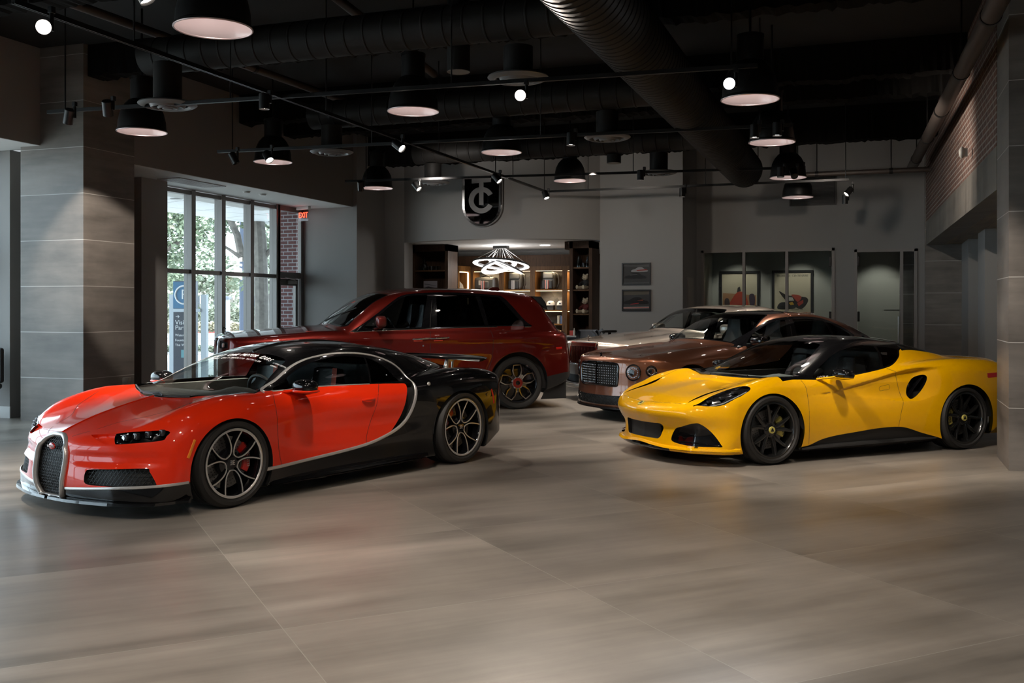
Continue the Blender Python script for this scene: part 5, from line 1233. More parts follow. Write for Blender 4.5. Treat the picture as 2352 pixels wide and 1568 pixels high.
# ---- tall estate
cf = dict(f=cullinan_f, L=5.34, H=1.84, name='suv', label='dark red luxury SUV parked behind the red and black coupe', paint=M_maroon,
    dlo=[(1.80, 1.178), (1.80, 1.178), (2.0, 1.295), (2.2, 1.435), (2.43, 1.61), (2.56, 1.69), (2.70, 1.725), (3.0, 1.748), (3.38, 1.752), (3.76, 1.735), (4.05, 1.71), (4.13, 1.69), (4.27, 1.55), (4.46, 1.33), (4.58, 1.245), (4.58, 1.245), (3.85, 1.245), (2.97, 1.228), (2.3, 1.205)],
    wins=[[(1.99, 1.215), (1.99, 1.215), (2.06, 1.30), (2.25, 1.43), (2.47, 1.60), (2.60, 1.675), (2.72, 1.702), (2.97, 1.715), (2.97, 1.715), (2.85, 1.238), (2.85, 1.238)],
          [(3.10, 1.715), (3.10, 1.715), (3.4, 1.72), (3.70, 1.708), (3.70, 1.708), (3.81, 1.262), (3.81, 1.262), (3.08, 1.248), (3.08, 1.248)],
          [(3.775, 1.702), (3.775, 1.702), (4.0, 1.688), (4.07, 1.672), (4.20, 1.53), (4.36, 1.34), (4.39, 1.27), (4.39, 1.27), (3.875, 1.262), (3.875, 1.262)]], glass=[M_tint, M_dark, M_dark],
    ws=[(1.53, -.3), (1.53, -.3), (1.53, 0), (1.56, .3), (1.64, .62), (1.76, .83), (1.90, .82), (2.15, .755), (2.35, .70), (2.40, .66), (2.33, .45), (2.29, .2), (2.28, 0), (2.28, -.3), (2.28, -.3)], wsz=1.2,
    arch=[(1.03, .385, .455), (4.325, .40, .462)], front=[('grille_hole', [(-.3, 1.07), (-.3, 1.07), (0, 1.07), (.32, 1.07), (.36, 1.04), (.38, .75), (.38, .55), (.36, .50), (0, .49), (-.3, .49), (-.3, .49)]), ('headlamp', [(.56, 1.045), (.62, 1.06), (.80, 1.05), (.86, 1.04), (.87, 1.0), (.85, .965), (.62, .955), (.57, .97)])],
    fmat={'headlamp': mat('lamp_housing_grey', (.05, .05, .055), .3, .6)}, foff={'grille_hole': -.05, 'headlamp': -.015},
    clad=[(-.3, .40), (.6, .40), (1.5, .36), (3.8, .36), (4.6, .44), (4.78, .485), (5.08, .54), (5.6, .56)],
    gaps=[[(1.80, 1.175), (1.792, 1.0), (1.79, .6), (1.80, .37)], [(3.05, 1.74), (3.01, 1.5), (2.975, 1.25), (2.968, .9), (2.968, .37)], [(3.845, 1.24), (3.905, 1.16), (3.925, 1.05), (3.92, .9), (3.905, .77), (3.85, .62), (3.80, .52), (3.78, .37)]],
    hoodgap=[(.10, 0), (.11, .35), (.16, .52), (.4, .60), (1.0, .66), (1.5, .74), (1.62, .80)], handles=[(2.705, 2.962, 1.066, M_chrome), (2.975, 3.25, 1.074, M_chrome)],
    mirror=(2.22, 1.10, 1.325, .075, .12, .085, M_maroon), belt=[(1.85, 1.182), (2.3, 1.2), (2.97, 1.222), (3.85, 1.24), (4.55, 1.24)], cabz=(1.15, 1.2), cabx=(1.75, 4.9), dash=(1.75, 1.24), dashm=M_cabin, seats=(2.85, 3.75), seatz=.72, seatc=('charcoal', (.03, .03, .03)))
car, s, f, fx, fy, fz = build_box(cf)
slats(car, .36, .51, 1.05, 26, fx, M_chrome); frame_yz(car, cf['front'][0][1], fx, .02, M_chrome)
m = MB(); m.bbox(fx(0, 1.06)-.012, fx(0, 1.06)+.05, -.37, .37, 1.045, 1.10, .012); m.build('grille_header', M_chrome, car); ornament(car, .10, fz(.10, 0), M_blackmatt, .10)
for sd in (-1, 1):
    m = MB(); x = fx(.7, 1.0); m.bbox(x-.008, x+.03, sd*.715-.12, sd*.715+.12, 0.975, 1.035, .012); m.build('headlamp_lens', mat('lamp_glass_bright', (.55, .58, .60), .1, .4, 1), car)
    m = MB(); ribbon(m, fy, [(4.93, .905), (5.03, .91)], .018, .006, False); m.v = [(x, y*-sd, z) for x, y, z in m.v]; m.build('rear_marker', mat('red_lens', (.6, .015, .01), .25, 0, 1), car)
    m = MB(); m.prism([(4.62, 1.70), (4.78, 1.695), (4.85, 1.61), (4.89, 1.49), (4.80, 1.55)], .62, .70, 'xz'); m.v = [(x, sd*y, z) for x, y, z in m.v]; m.build('rear_spoiler_cheek', M_blackgloss, car)
    for x in (2.80, 3.10): m = MB(); m.tube([(x-.08, sd*(fy(x-.08, 1.045)+.004), 1.043), (x+.05, sd*(fy(x, 1.045)+.004), 1.045)], .011, 6, flat=((0, 1, 0), .5)); m.build('handle_insert', mat('orange_red_enamel', (.5, .03, .01), .3, 0, 1), car)
    m = MB(); m.lathe([(0, -.004), (.013, -.004), (.013, .01)], 14, 'y'); m.v = [(x+2.86, sd*(-y+fy(2.86, .97)), z+.97) for x, y, z in m.v]; m.build('door_lock', M_chrome, car)
m = MB(); m.prism([(4.10, 0), (4.20, .055), (4.30, .06), (4.33, 0)], -.03, .03, 'xz'); m.v = [(x, y, z+fz(x, 0)-.004) for x, y, z in m.v]; m.build('roof_fin', M_maroon, car)
m = MB(); m.tube([(x, y, fz(x, abs(y))+.015) for x, y in [(1.56, -.1), (1.70, -.35), (1.95, -.62)]], .009, 6); m.build('wiper', M_blackmatt, car)
pw = petal_wheel(.398, .292, .285, mat('maroon_hub_ring', (.22, .012, .008), .3, 0, 1))
for x, r in ((1.03, .392), (4.325, .394)):
    for sd in (-1, 1): place_wheel(pw, car, x, sd, r, .955)
pose_car(car, (-4.315, 14.52), (math.cos(math.radians(18)), math.sin(math.radians(18))))
# ---- copper saloon
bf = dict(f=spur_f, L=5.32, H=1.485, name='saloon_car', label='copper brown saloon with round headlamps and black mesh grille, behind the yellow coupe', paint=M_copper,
    dlo=[(1.72, .985), (1.72, .985), (2.07, 1.165), (2.37, 1.305), (2.56, 1.362), (2.84, 1.392), (3.2, 1.395), (3.53, 1.362), (3.86, 1.25), (4.12, 1.115), (4.12, 1.115), (4.0, 1.06), (3.4, 1.02), (2.7, 1.005), (2.1, .995)],
    wins=[[(1.95, 1.02), (1.95, 1.02), (2.12, 1.155), (2.38, 1.275), (2.57, 1.335), (2.74, 1.352), (2.74, 1.352), (2.67, 1.03), (2.67, 1.03)], [(2.88, 1.362), (2.88, 1.362), (3.2, 1.362), (3.50, 1.335), (3.50, 1.335), (3.62, 1.055), (3.62, 1.055), (2.88, 1.035), (2.88, 1.035)], [(3.56, 1.315), (3.56, 1.315), (3.82, 1.225), (4.02, 1.115), (4.02, 1.115), (3.95, 1.085), (3.67, 1.065), (3.67, 1.065)]], glass=[M_tint, M_tint, M_dark], clear_far=True,
    ws=[(1.66, -.3), (1.66, -.3), (1.66, 0), (1.70, .3), (1.79, .60), (1.90, .80), (2.10, .77), (2.45, .64), (2.60, .565), (2.55, .40), (2.48, .2), (2.46, 0), (2.46, -.3), (2.46, -.3)], wsz=.98,
    roofp=[(2.46, -.3), (2.46, -.3), (2.46, 0), (2.48, .2), (2.55, .40), (2.62, .56), (3.0, .60), (3.5, .58), (3.62, .5), (3.68, .2), (3.68, -.3), (3.68, -.3)],
    rearw=[(3.95, -.3), (3.95, -.3), (3.95, .2), (3.93, .45), (4.0, .56), (4.35, .62), (4.55, .60), (4.66, .3), (4.68, -.3), (4.68, -.3)],
    arch=[(.86, .36, .415), (4.05, .36, .42)], front=[('grille_hole', [(-.3, .785), (-.3, .785), (0, .785), (.36, .775), (.425, .74), (.435, .68), (.42, .52), (.37, .478), (0, .485), (-.3, .485), (-.3, .485)]), ('lower_grille', [(-.3, .345), (-.3, .345), (0, .345), (.44, .35), (.62, .37), (.84, .40), (.88, .33), (.80, .235), (.5, .225), (0, .215), (-.3, .215), (-.3, .215)])],
    fmat={}, foff={'grille_hole': -.05, 'lower_grille': -.05}, clad=[(-.3, .19), (.5, .19), (1.3, .21), (3.6, .21), (4.6, .24), (5.6, .26)],
    gaps=[[(1.70, .985), (1.62, .80), (1.60, .6), (1.64, .25)], [(2.82, 1.385), (2.79, 1.2), (2.77, 1.0), (2.76, .6), (2.77, .25)], [(3.66, 1.04), (3.75, .85), (3.68, .68), (3.60, .5), (3.58, .25)]],
    hoodgap=[(.10, 0), (.13, .30), (.22, .47), (.5, .57), (1.0, .64), (1.5, .74), (1.72, .84)], handles=[(2.45, 2.66, .80, M_chrome), (3.40, 3.60, .81, M_chrome)],
    mirror=(1.98, 1.06, 1.065, .08, .13, .065, M_blk), belt=[(1.76, .986), (2.1, .997), (2.7, 1.006), (3.4, 1.022), (4.05, 1.075)], blackline=True, folded=True, cabz=(1.0, 1.0), cabx=(1.8, 4.3), dash=(1.75, 1.04), dashm=M_slate, seats=(2.75, 3.7), seatz=.50, seatc=('charcoal', (.03, .03, .03)))
car, s, f, fx, fy, fz = build_box(bf)
dots = mat('bright_grille_matrix', (.60, .58, .56), .25, .8)
def half_poly(p): q = [(y, z) for y, z in smooth_poly(p, 4) if y >= 0]; return q+[(-y, z) for y, z in q[::-1] if y > 0]
gp = half_poly(bf['front'][0][1]); lattice(gp, .037, .0040, lambda a, b: (fx(a, b)+.014, a, b), (0, 90)).build('grille_matrix', mat('dark_grille_matrix', (.020, .019, .018), .4, .3), car)
m = MB()
for i in range(-11, 12):
    for j in range(9):
        y, z = i*.037, .505+.034*j
        if sd_poly(np.array([y]), np.array([z]), np.array(gp))[0] < -.012: x = fx(y, z); egg(m, (x+.006, y, z), (.004, .0042, .0065), 6, 4)
o = m.build('grille_studs', dots, car); o['kind'] = 'stuff'
lattice(half_poly(bf['front'][1][1]), .042, .0042, lambda a, b: (fx(a, b)+.01, a, b), (35, -35)).build('lower_mesh', mat('dark_grille_matrix', (.10, .095, .09), .25, .9), car)
frame_yz(car, bf['front'][0][1], fx, .016, M_blackgloss)
m = MB(); m.box(fx(0, .65)-.004, fx(0, .65)+.03, -.006, .006, .485, .78); m.build('grille_divider', M_blackgloss, car)
ml = mat('lamp_crystal', (.55, .55, .56), .08, .9, 1)
for sd in (-1, 1):
    for y, z, r in ((.645, .668, .106), (.835, .690, .070)):
        x = fx(y, z); e = .02; nx = Vector((-1, (fx(y+e, z)-fx(y-e, z))/(2*e)*sd, (fx(y, z+e)-fx(y, z-e))/(2*e))).normalized()
        M = Matrix.Translation((x, sd*y, z)) @ nx.to_track_quat('Z', 'Y').to_matrix().to_4x4()
        m = MB(); m.lathe([(r, -.02), (r+.006, .004), (r, .012), (r-.012, .008), (r-.016, -.004)], 36, 'z', mi=0); m.lathe([(0, -.012), (r-.016, -.008)], 36, 'z', mi=1)
        for k in range(16):
            a = 2*PI*k/16; m.bbox(.62*r*math.cos(a)-.008, .62*r*math.cos(a)+.008, .62*r*math.sin(a)-.008, .62*r*math.sin(a)+.008, -.01, .004, .003, mi=2)
        m.lathe([(r*.34, .0), (r*.38, .008), (r*.30, .006), (0, -.004)], 20, 'z', (.2*r*sd, 0, .004), mi=0)
        m.v = [tuple(M @ Vector(v)) for v in m.v]; hl = m.build('headlamp', [M_blackgloss, mat('lamp_bowl', (.34, .36, .40), .16, .8), ml], car)
        m = MB(); m.lathe([(0, .022), (r*.5, .018), (r*.85, .008), (r-.012, .002)], 32, 'z'); m.v = [tuple(M @ Vector(v)) for v in m.v]; m.build('headlamp_lens', M_lens, hl)
    m = MB(); m.tube([(fx(.55, .30)-.0, sd*.55, .31), (fx(.70, .27), sd*.70, .262)], .008, 6); m.build('fog_lamp_trim', M_chrome, car)
m = MB(); x, z = .085, fz(.085, 0); m.tube([(x, 0, z), (x+.01, 0, z+.03)], .012, 8)
for sd in (-1, 1): m.tube([(x+.005, 0, z+.03), (x+.01, sd*.035, z+.045), (x+.05, sd*.065, z+.05), (x+.06, sd*.07, z+.035)], [.012, .012, .008, .003], 6, flat=((0, 0, 1), .4))
m.build('bonnet_ornament', M_blackgloss, car)
m = MB(); N_ = 30; vs = []
for i in range(N_+1):
    y = -.93+1.86*i/N_; x = fx(min(abs(y), .93), .185); vs += [(x-.035, y, .165), (x-.03, y, .185), (x+.05, y, .20), (x+.05, y, .165)]
m.add(vs, [(4*i+k, 4*i+(k+1) % 4, 4*i+4+(k+1) % 4, 4*i+4+k) for i in range(N_) for k in range(4)], True); m.build('front_splitter', M_copper, car)
pw = petal_wheel(.365, .278, .27, M_blackgloss)
for x in (.86, 4.05):
    for sd in (-1, 1): place_wheel(pw, car, x, sd, .36, .955)
pose_car(car, (1.143, 13.6), (math.cos(math.radians(29.5)), math.sin(math.radians(29.5))))
# ---- champagne saloon
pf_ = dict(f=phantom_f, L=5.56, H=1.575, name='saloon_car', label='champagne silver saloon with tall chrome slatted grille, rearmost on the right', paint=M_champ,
    dlo=[(1.85, 1.06), (1.85, 1.06), (2.15, 1.24), (2.42, 1.38), (2.62, 1.44), (3.0, 1.475), (3.5, 1.475), (3.9, 1.42), (4.25, 1.28), (4.5, 1.13), (4.5, 1.13), (4.2, 1.10), (3.4, 1.08), (2.6, 1.07)],
    wins=[[(2.02, 1.09), (2.02, 1.09), (2.2, 1.22), (2.45, 1.35), (2.64, 1.41), (2.95, 1.44), (2.95, 1.44), (2.90, 1.10), (2.90, 1.10)], [(3.03, 1.445), (3.03, 1.445), (3.5, 1.44), (3.85, 1.395), (3.85, 1.395), (3.95, 1.12), (3.95, 1.12), (3.03, 1.105), (3.03, 1.105)]], glass=[M_tint, M_dark], clear_far=True,
    ws=[(1.76, -.3), (1.76, -.3), (1.76, 0), (1.80, .3), (1.88, .60), (1.98, .80), (2.15, .775), (2.42, .68), (2.58, .60), (2.52, .42), (2.45, .2), (2.43, 0), (2.43, -.3), (2.43, -.3)], wsz=1.08,
    rearw=[(4.0, -.3), (4.0, -.3), (4.0, .4), (4.1, .56), (4.6, .6), (4.75, .4), (4.78, -.3), (4.78, -.3)],
    arch=[(.9, .38, .42), (4.2, .38, .42)], front=[('grille_hole', [(-.3, .945), (-.3, .945), (0, .945), (.33, .93), (.36, .90), (.375, .75), (.38, .63), (.36, .60), (0, .60), (-.3, .60), (-.3, .60)]), ('lower_grille', [(-.3, .42), (-.3, .42), (0, .42), (.5, .43), (.75, .45), (.78, .38), (.5, .30), (0, .29), (-.3, .29), (-.3, .29)]), ('headlamp', [(.55, .84), (.62, .86), (.84, .85), (.87, .82), (.86, .76), (.60, .75), (.55, .77)])],
    fmat={'headlamp': mat('lamp_housing_grey', (.05, .05, .055), .3, .6)}, foff={'grille_hole': -.05, 'lower_grille': -.05, 'headlamp': -.015}, clad=[(-.3, .19), (1.3, .21), (3.6, .21), (5.6, .26)],
    gaps=[[(1.86, 1.06), (1.78, .8), (1.80, .25)], [(2.99, 1.46), (2.96, 1.1), (2.96, .25)], [(4.0, 1.09), (4.03, .9), (3.92, .7), (3.80, .25)]],
    hoodgap=[(.08, 0), (.10, .33), (.16, .47), (.5, .54), (1.2, .64), (1.75, .76), (1.85, .82)], handles=[(2.70, 2.94, .88, M_chrome), (2.98, 3.22, .88, M_chrome)],
    folded=True, mirror=(2.15, 1.06, 1.17, .08, .12, .08, M_champ), belt=[(1.9, 1.062), (2.6, 1.072), (3.4, 1.082), (4.4, 1.11)], cabz=(1.05, 1.05), cabx=(1.9, 4.5), dash=(1.85, 1.12), dashm=M_slate, seats=(2.9, 3.9), seatz=.58, seatc=('charcoal', (.03, .03, .03)))
car, s, f, fx, fy, fz = build_box(pf_)
slats(car, .35, .61, .90, 22, fx, M_chrome); frame_yz(car, pf_['front'][0][1], fx, .018, M_chrome)
m = MB(); m.bbox(fx(0, .93)-.014, fx(0, .93)+.05, -.345, .345, .885, .965, .012); m.build('grille_header', M_chrome, car); ornament(car, .10, fz(.10, 0), M_chrome, .09)
m = MB(); m.tube([(fx(abs(y), .26)-.01, y, .27) for y in np.linspace(-.85, .85, 24)], .014, 8); m.build('bumper_strip', M_chrome, car)
m = MB(); m.prism([(4.05, 0), (4.15, .05), (4.25, .055), (4.28, 0)], -.03, .03, 'xz'); m.v = [(x-.3, y, z+fz(x-.3, 0)-.004) for x, y, z in m.v]; m.build('roof_fin', M_champ, car)
m = MB(); egg(m, (2.42, 0, 1.40), (.02, .12, .035)); m.cyl((2.42, 0, 1.42), (2.44, 0, 1.50), .012); m.build('rear_view_mirror', M_blackmatt, car)
pw = petal_wheel(.375, .28, .27, M_blackgloss)
for x in (.9, 4.2):
    for sd in (-1, 1): place_wheel(pw, car, x, sd, .37, .945)
pose_car(car, (1.17, 16.3), (math.cos(math.radians(31)), math.sin(math.radians(31))))
# ================================================================ light
w_ = bpy.data.worlds.new('world'); SC.world = w_; w_.use_nodes = True
bg = w_.node_tree.nodes['Background']; bg.inputs[0].default_value = (.72, .87, 1.0, 1); bg.inputs[1].default_value = 6.0
def light(name, typ, loc, energy, col=(1, .9, .8), size=.1, aim=None, spot=60, blend=.5):
    d = bpy.data.lights.new(name, typ); d.energy = energy; d.color = col
    if typ == 'SPOT': d.spot_size = math.radians(spot); d.spot_blend = blend; d.shadow_soft_size = size
    elif typ == 'AREA': d.shape = 'DISK'; d.size = size
    elif typ == 'SUN': d.angle = size
    else: d.shadow_soft_size = size
    o = bpy.data.objects.new(name, d); COL.objects.link(o); o.location = loc
    if aim is not None: o.rotation_euler = (Vector(aim)-Vector(loc)).to_track_quat('-Z', 'Y').to_euler()
    return o
# ================================================================ ceiling services and lamps
M_duct = mat('painted_duct_black', (.012, .011, .010), .6, spec=.2)
M_fix = mat('black_fixture_metal', (.010, .0095, .0095), .38, .3)
M_dome_in = mat('blush_enamel_inside', (.60, .49, .48), .28, .2)
M_lamp = mat('lamp_glow', (1, 1, 1), .5, emit=(1, .90, .80), es=45)
M_lampcool = mat('lamp_glow_cool', (1, 1, 1), .5, emit=(.90, .95, 1), es=45)
M_bulb = mat('bulb_glow', (1, 1, 1), .5, emit=(1, .93, .88), es=1.3)
# beams with sprayed fire protection
M_spray = mat('sprayed_fireproofing', (.008, .0075, .007), .95, spec=.1)
def beam(x0, x1, y, zb, w=.28):
    m = MB(); n = int((x1-x0)/.05); vs = []
    for i in range(n+1):
        x = x0+(x1-x0)*i/n; q = random.uniform(-.02, .015)-.02*abs(math.sin(x*3))
        vs += [(x, y-w/2, ZC), (x, y-w/2+random.uniform(-.02, .02), zb+q), (x, y+w/2+random.uniform(-.02, .02), zb+q+random.uniform(-.01, .01)), (x, y+w/2, ZC)]
    m.add(vs, [(4*i+k, 4*i+k+1, 4*i+5+k, 4*i+4+k) for i in range(n) for k in range(3)], False); o = m.build('ceiling_beam', M_spray); o['kind'] = 'structure'
for y, zb in ((2.5, 4.6), (5.2, 4.6), (7.9, 4.62), (10.6, 4.60), (13.9, 4.55), (15.2, 4.55), (18.2, 4.42)): beam(-10.5 if y < 11 else -9.75, 1.1, y, zb)
def duct(label, p0, p1, r, rib=.18, elbow=None):
    m = MB(); p0, p1 = Vector(p0), Vector(p1); L = (p1-p0).length; d = (p1-p0)/L; u = d.orthogonal().normalized(); w = d.cross(u); n = int(L/rib); prof = []
    for i in range(n):
        a = i*rib; prof += [(a, r), (a+rib-.03, r), (a+rib-.022, r+.007), (a+rib-.008, r+.007)]
    prof.append((L, r)); K = 36; vs = [p0+d*a+u*(rr*math.cos(2*PI*k/K))+w*(rr*math.sin(2*PI*k/K)) for a, rr in prof for k in range(K)]
    m.add(vs, [(i*K+k, i*K+(k+1) % K, (i+1)*K+(k+1) % K, (i+1)*K+k) for i in range(len(prof)-1) for k in range(K)], True); m.add(vs, [list(range(K)), list(range((len(prof)-1)*K, len(prof)*K))[::-1]])
    return tag(m.build('air_duct', M_duct), label, 'duct')
duct('wide black spiral duct running down the room towards the rear wall', (-2.15, 2.0, 4.12), (-2.15, 17.9, 3.95), .31, .12)
ROW = [(9.2, 4.36, 'nearest'), (12.75, 4.34, 'second'), (16.25, 4.30, 'third and farthest')]
for y, z, nm in ROW: duct('slimmer black cross duct, the %s of three joining the wide duct' % nm, (-7.75, y, z), (-2.48, y, z), .20, .22)
def diffuser(x, y, z, ztop, label):
    t = thing('air_diffuser', label, 'air vent', (x, y, z)); m = MB(); m.lathe([(.15, ztop-z), (.15, .03)], 28, 'z'); m.build('drop_pipe', M_duct, t)
    m = MB(); m.lathe([(.15, .05), (.30, .03), (.31, .015), (.29, .0), (.25, -.015), (.235, -.012), (.22, .01)], 40, 'z'); m.build('outer_cone', mat('grey_diffuser', (.11, .11, .11), .45), t)
    m = MB(); m.lathe([(.20, .02), (.17, -.025), (.155, -.025), (.15, .01)], 36, 'z'); m.lathe([(.12, .01), (.10, -.035), (.085, -.035), (.08, 0)], 36, 'z'); m.lathe([(0, -.04), (.05, -.038), (.055, -.03), (.05, .0)], 28, 'z'); m.build('inner_cones', MATS['grey_diffuser'], t)
    return t
for (px, py, zz, yy, lab) in ((385, 243, 3.70, 4.36, 'round ceiling diffuser hanging above the left pier dome lamp'), (1190, 182, 3.83, 4.36, 'largest round ceiling diffuser, top centre under the nearest cross duct'), (762, 351, 3.75, 4.34, 'round ceiling diffuser in front of the window header'), (1395, 318, 3.78, 4.34, 'round ceiling diffuser under the second cross duct, right of centre'), (994, 421, 3.75, 4.3, 'round ceiling diffuser left of the shield emblem'), (1513, 398, 3.76, 4.3, 'round ceiling diffuser near the framed pictures wall')):
    x, y = at_z(px, py, zz); diffuser(x, y, zz, yy-.205, lab)
# dome pendants
def pendant(x, y, z, label, name='pendant_lamp', k=1.0):
    t = thing(name, label, 'pendant lamp', (x, y, z), 0, 'black dome pendants hung in rows'); D = .275*k
    m = MB(); m.lathe([(D, 0), (D+.008, .004), (D+.006, .02), (D*.985, .03), (D*.96, .12), (D*.88, .22), (D*.74, .30), (D*.55, .36), (D*.45, .375), (0, .38)], 48, 'z'); m.build('lamp_shade', M_fix, t)
    m = MB(); m.lathe([(D-.001, .001), (D*.955, .03), (D*.93, .12), (D*.85, .21), (D*.71, .285), (D*.5, .335), (0, .35)], 48, 'z'); m.build('reflector', M_dome_in, t)
    m = MB(); torus_arc(m, (0, 0, .001), D+.002, .007, 'z', 48); m.build('shade_rim', mat('blush_rim', (.55, .44, .43), .3, .4), t)
    m = MB(); m.cyl((0, 0, .36), (0, 0, .60), .13*k, 28); m.lathe([(.135*k, .60), (.135*k, .63), (.02, .66)], 28, 'z'); m.build('gear_housing', M_fix, t)
    zt_ = min([ZC]+[dz-.205 for dy, dz, _ in ROW if abs(y-dy) < .23 and -7.75 < x < -2.45]); m = MB(); m.cyl((0, 0, .55), (0, 0, max(zt_-z, .60)), .012, 8); m.build('stem', M_fix, t)
    m = MB(); egg(m, (0, 0, .29), (.04, .04, .05)); m.build('bulb', M_bulb, t)
    return t
PEND = [(490, 66, 176, 'largest dome lamp, at the top left nearest the camera'), (326, 303, 110, 'dome lamp hanging in front of the left tiled pier'), (627, 372, 86, 'dome lamp above the window bay, behind a track spotlight'),
        (949, 256, 117, 'dome lamp hanging over the middle of the room, left of the largest round diffuser'), (1152, 350, 92, 'dome lamp over the room, second in the middle file of lamps'), (1309, 415, 74, 'dome lamp right of the shield emblem'),
        (1723, 229, 131, 'largest dome lamp on the right, beside a glaring spotlight'), (1773, 327, 104, 'dome lamp on the right with two track spots hanging in front of it'), (1810, 408, 82, 'third dome lamp of the right file, behind two dark track spots'), (1832, 453, 70, 'farthest dome lamp on the right, in front of the wall grille'), (866, 432, 73, 'dome lamp near the corner left of the shield emblem')]
PPOS = []
for px, py, w, lab in PEND:
    s_ = w/.557; X, Y = (px-PCX)/s_, FPX/s_; x, y = c2r(X, Y); z = HCAM+(PHY-py)/s_; pendant(x, y, z, lab); PPOS.append((x, y, z))
def track(p0, p1, label, drops=()):
    t = thing('lighting_track', label, 'lighting track', p0); p1 = Vector(p1)-Vector(p0); p1v = p1; d = p1v.normalized(); sdir = Vector((-d.y, d.x, 0))
    m = MB(); vs = []
    for q in (Vector((0, 0, 0)), p1v):
        for a, b in ((-.018, -.02), (-.006, -.02), (-.006, -.006), (.006, -.006), (.006, -.02), (.018, -.02), (.018, .018), (-.018, .018)): vs.append(q+sdir*a+Vector((0, 0, b)))
    m.add(vs, [(i, (i+1) % 8, 8+(i+1) % 8, 8+i) for i in range(8)]); m.add(vs, [list(range(8)), list(range(8, 16))[::-1]]); m.build('track_rail', M_fix, t)
    for f in drops:
        q = p1v*f; m = MB(); m.cyl((q.x, q.y, .01), (q.x, q.y, ZC-p0[2]), .008, 6); m.build('hanger_rod', M_fix, t)
    return t
def seg(a, b, z): return (*at_z(*a, z), z), (*at_z(*b, z), z)
ZT = 3.70
track(*seg((30, 2), (1255, 440), ZT), 'long lighting track running from the near left to the rear centre', (.1, .35, .6, .85, .99))
track(*seg((1255, 440), (1950, 412), ZT), 'rearmost lighting track, in front of the pictures wall', (.15, .55, .72, .99))
track(*seg((110, 257), (1740, 150), ZT), 'nearest cross lighting track', (.03, .3, .62, .97))
track(*seg((500, 348), (1822, 286), ZT), 'second cross lighting track', (.03, .3, .6, .95))
track(*seg((793, 416), (1850, 384), ZT), 'third cross lighting track', (.05, .35, .65, .95))
SPOTS = []
def spot(px, py, zl, aim, label, on=True, cool=False, zt=ZT, k=1.0):
    """cylinder spotlight whose mouth sits at the given place; aim is the direction it looks"""
    x, y = at_z(px, py, zl); t = thing('track_spotlight', label, 'spotlight', (x, y, zl), 0, 'cylinder spotlights on the tracks'); d = Vector(aim).normalized(); u = -d
    M = u.to_track_quat('Z', 'Y').to_matrix().to_4x4(); r = .052*k; L = .15*k
    m = MB(); m.lathe([(r*.86, .012), (r, .0), (r, L), (r*.9, L+.006), (0, L+.006)], 24, 'z'); m.lathe([(r*.86, .012), (r*.8, .03)], 24, 'z'); m.v = [tuple(M @ Vector(v)) for v in m.v]; m.build('lamp_head', M_fix, t)
    m = MB(); m.lathe([(0, .022), (r*.82, .018)], 24, 'z'); m.v = [tuple(M @ Vector(v)) for v in m.v]; m.build('lamp_lens', (M_lampcool if cool else M_lamp) if on else mat('dark_lens', (.03, .03, .03), .2), t)
    c = M @ Vector((0, 0, L*.6)); side = Vector((.055, .02, 0)); m = MB(); m.cyl(c, c+side, .012, 8); m.cyl(c+side+Vector((0, 0, -.03)), (c.x+side.x, c.y+side.y, max(zt-zl-.03, c.z+.05)), .016, 10); m.build('arm', M_fix, t)
    m = MB(); m.bbox(c.x+side.x-.02, c.x+side.x+.02, c.y+side.y-.02, c.y+side.y+.02, max(zt-zl-.06, c.z+.03), zt-zl-.012, .004); m.build('track_adapter', M_fix, t)
    if on: SPOTS.append(((x+d.x*.03, y+d.y*.03, zl+d.z*.03), tuple(d), cool))
    return t
CAMD = lambda px, py, z: (Vector((0, 0, HCAM))-Vector((*at_z(px, py, z), z))).normalized()
spot(100, 62, 3.52, CAMD(100, 62, 3.52), 'glaring spotlight at the top left pointing at the camera')
spot(340, 4, 3.55, (.5, .2, -1), 'spotlight cut by the top edge of the picture', zt=3.75)
spot(156, 283, 3.47, (-.5, .3, -1), 'unlit spotlight in front of the left tiled pier', False)
spot(249, 265, 3.50, (-.3, .5, -1), 'small unlit spotlight high on the brown side of the left pier', False)
spot(607, 251, 3.50, (.0, .0, -1), 'spotlight pointing straight down where the long track meets the nearest cross track')
spot(543, 375, 3.47, (.5, .2, -1), 'unlit spotlight at the left end of the second cross track', False)
spot(620, 369, 3.47, (.65, -.3, -.8), 'lit spotlight hanging in front of the window bay dome lamp')
spot(924, 342, 3.50, (.8, -.2, -.6), 'lit spotlight tilted right on the long track, above the window corner')
spot(1148, 417, 3.50, (.7, -.1, -.75), 'lit spotlight in front of the shield emblem')
spot(1256, 456, 3.50, (.45, -.3, -1), 'lit spotlight at the rear bend of the long track')
spot(963, 435, 3.50, (.7, -.1, -.75), 'lit spotlight beside the round diffuser left of the shield emblem')
spot(829, 437, 3.48, (-.2, .5, -1), 'spotlight left of the corner dome lamp', False)
spot(1195, 219, 3.52, CAMD(1195, 219, 3.52), 'glaring spotlight below the largest round diffuser')
spot(1675, 192, 3.52, CAMD(1675, 192, 3.52), 'glaring cool white spotlight beside the largest right dome lamp', True, True)
spot(1733, 317, 3.48, (0, -.05, -1), 'left one of two downward spots before the second right dome lamp')
spot(1785, 312, 3.50, (0, -.05, -1), 'right one of two downward spots before the second right dome lamp')
spot(1311, 334, 3.48, (0, -.05, -1), 'downward spotlight on the second cross track, middle of the room')
spot(1471, 414, 3.48, (0, -.05, -1), 'downward spotlight under the farthest cross duct')
spot(1567, 452, 3.46, (0, -.05, -1), 'downward spotlight at the corner of the pictures wall')
spot(1793, 407, 3.48, (0, -.05, -1), 'left one of two spots before the third right dome lamp')
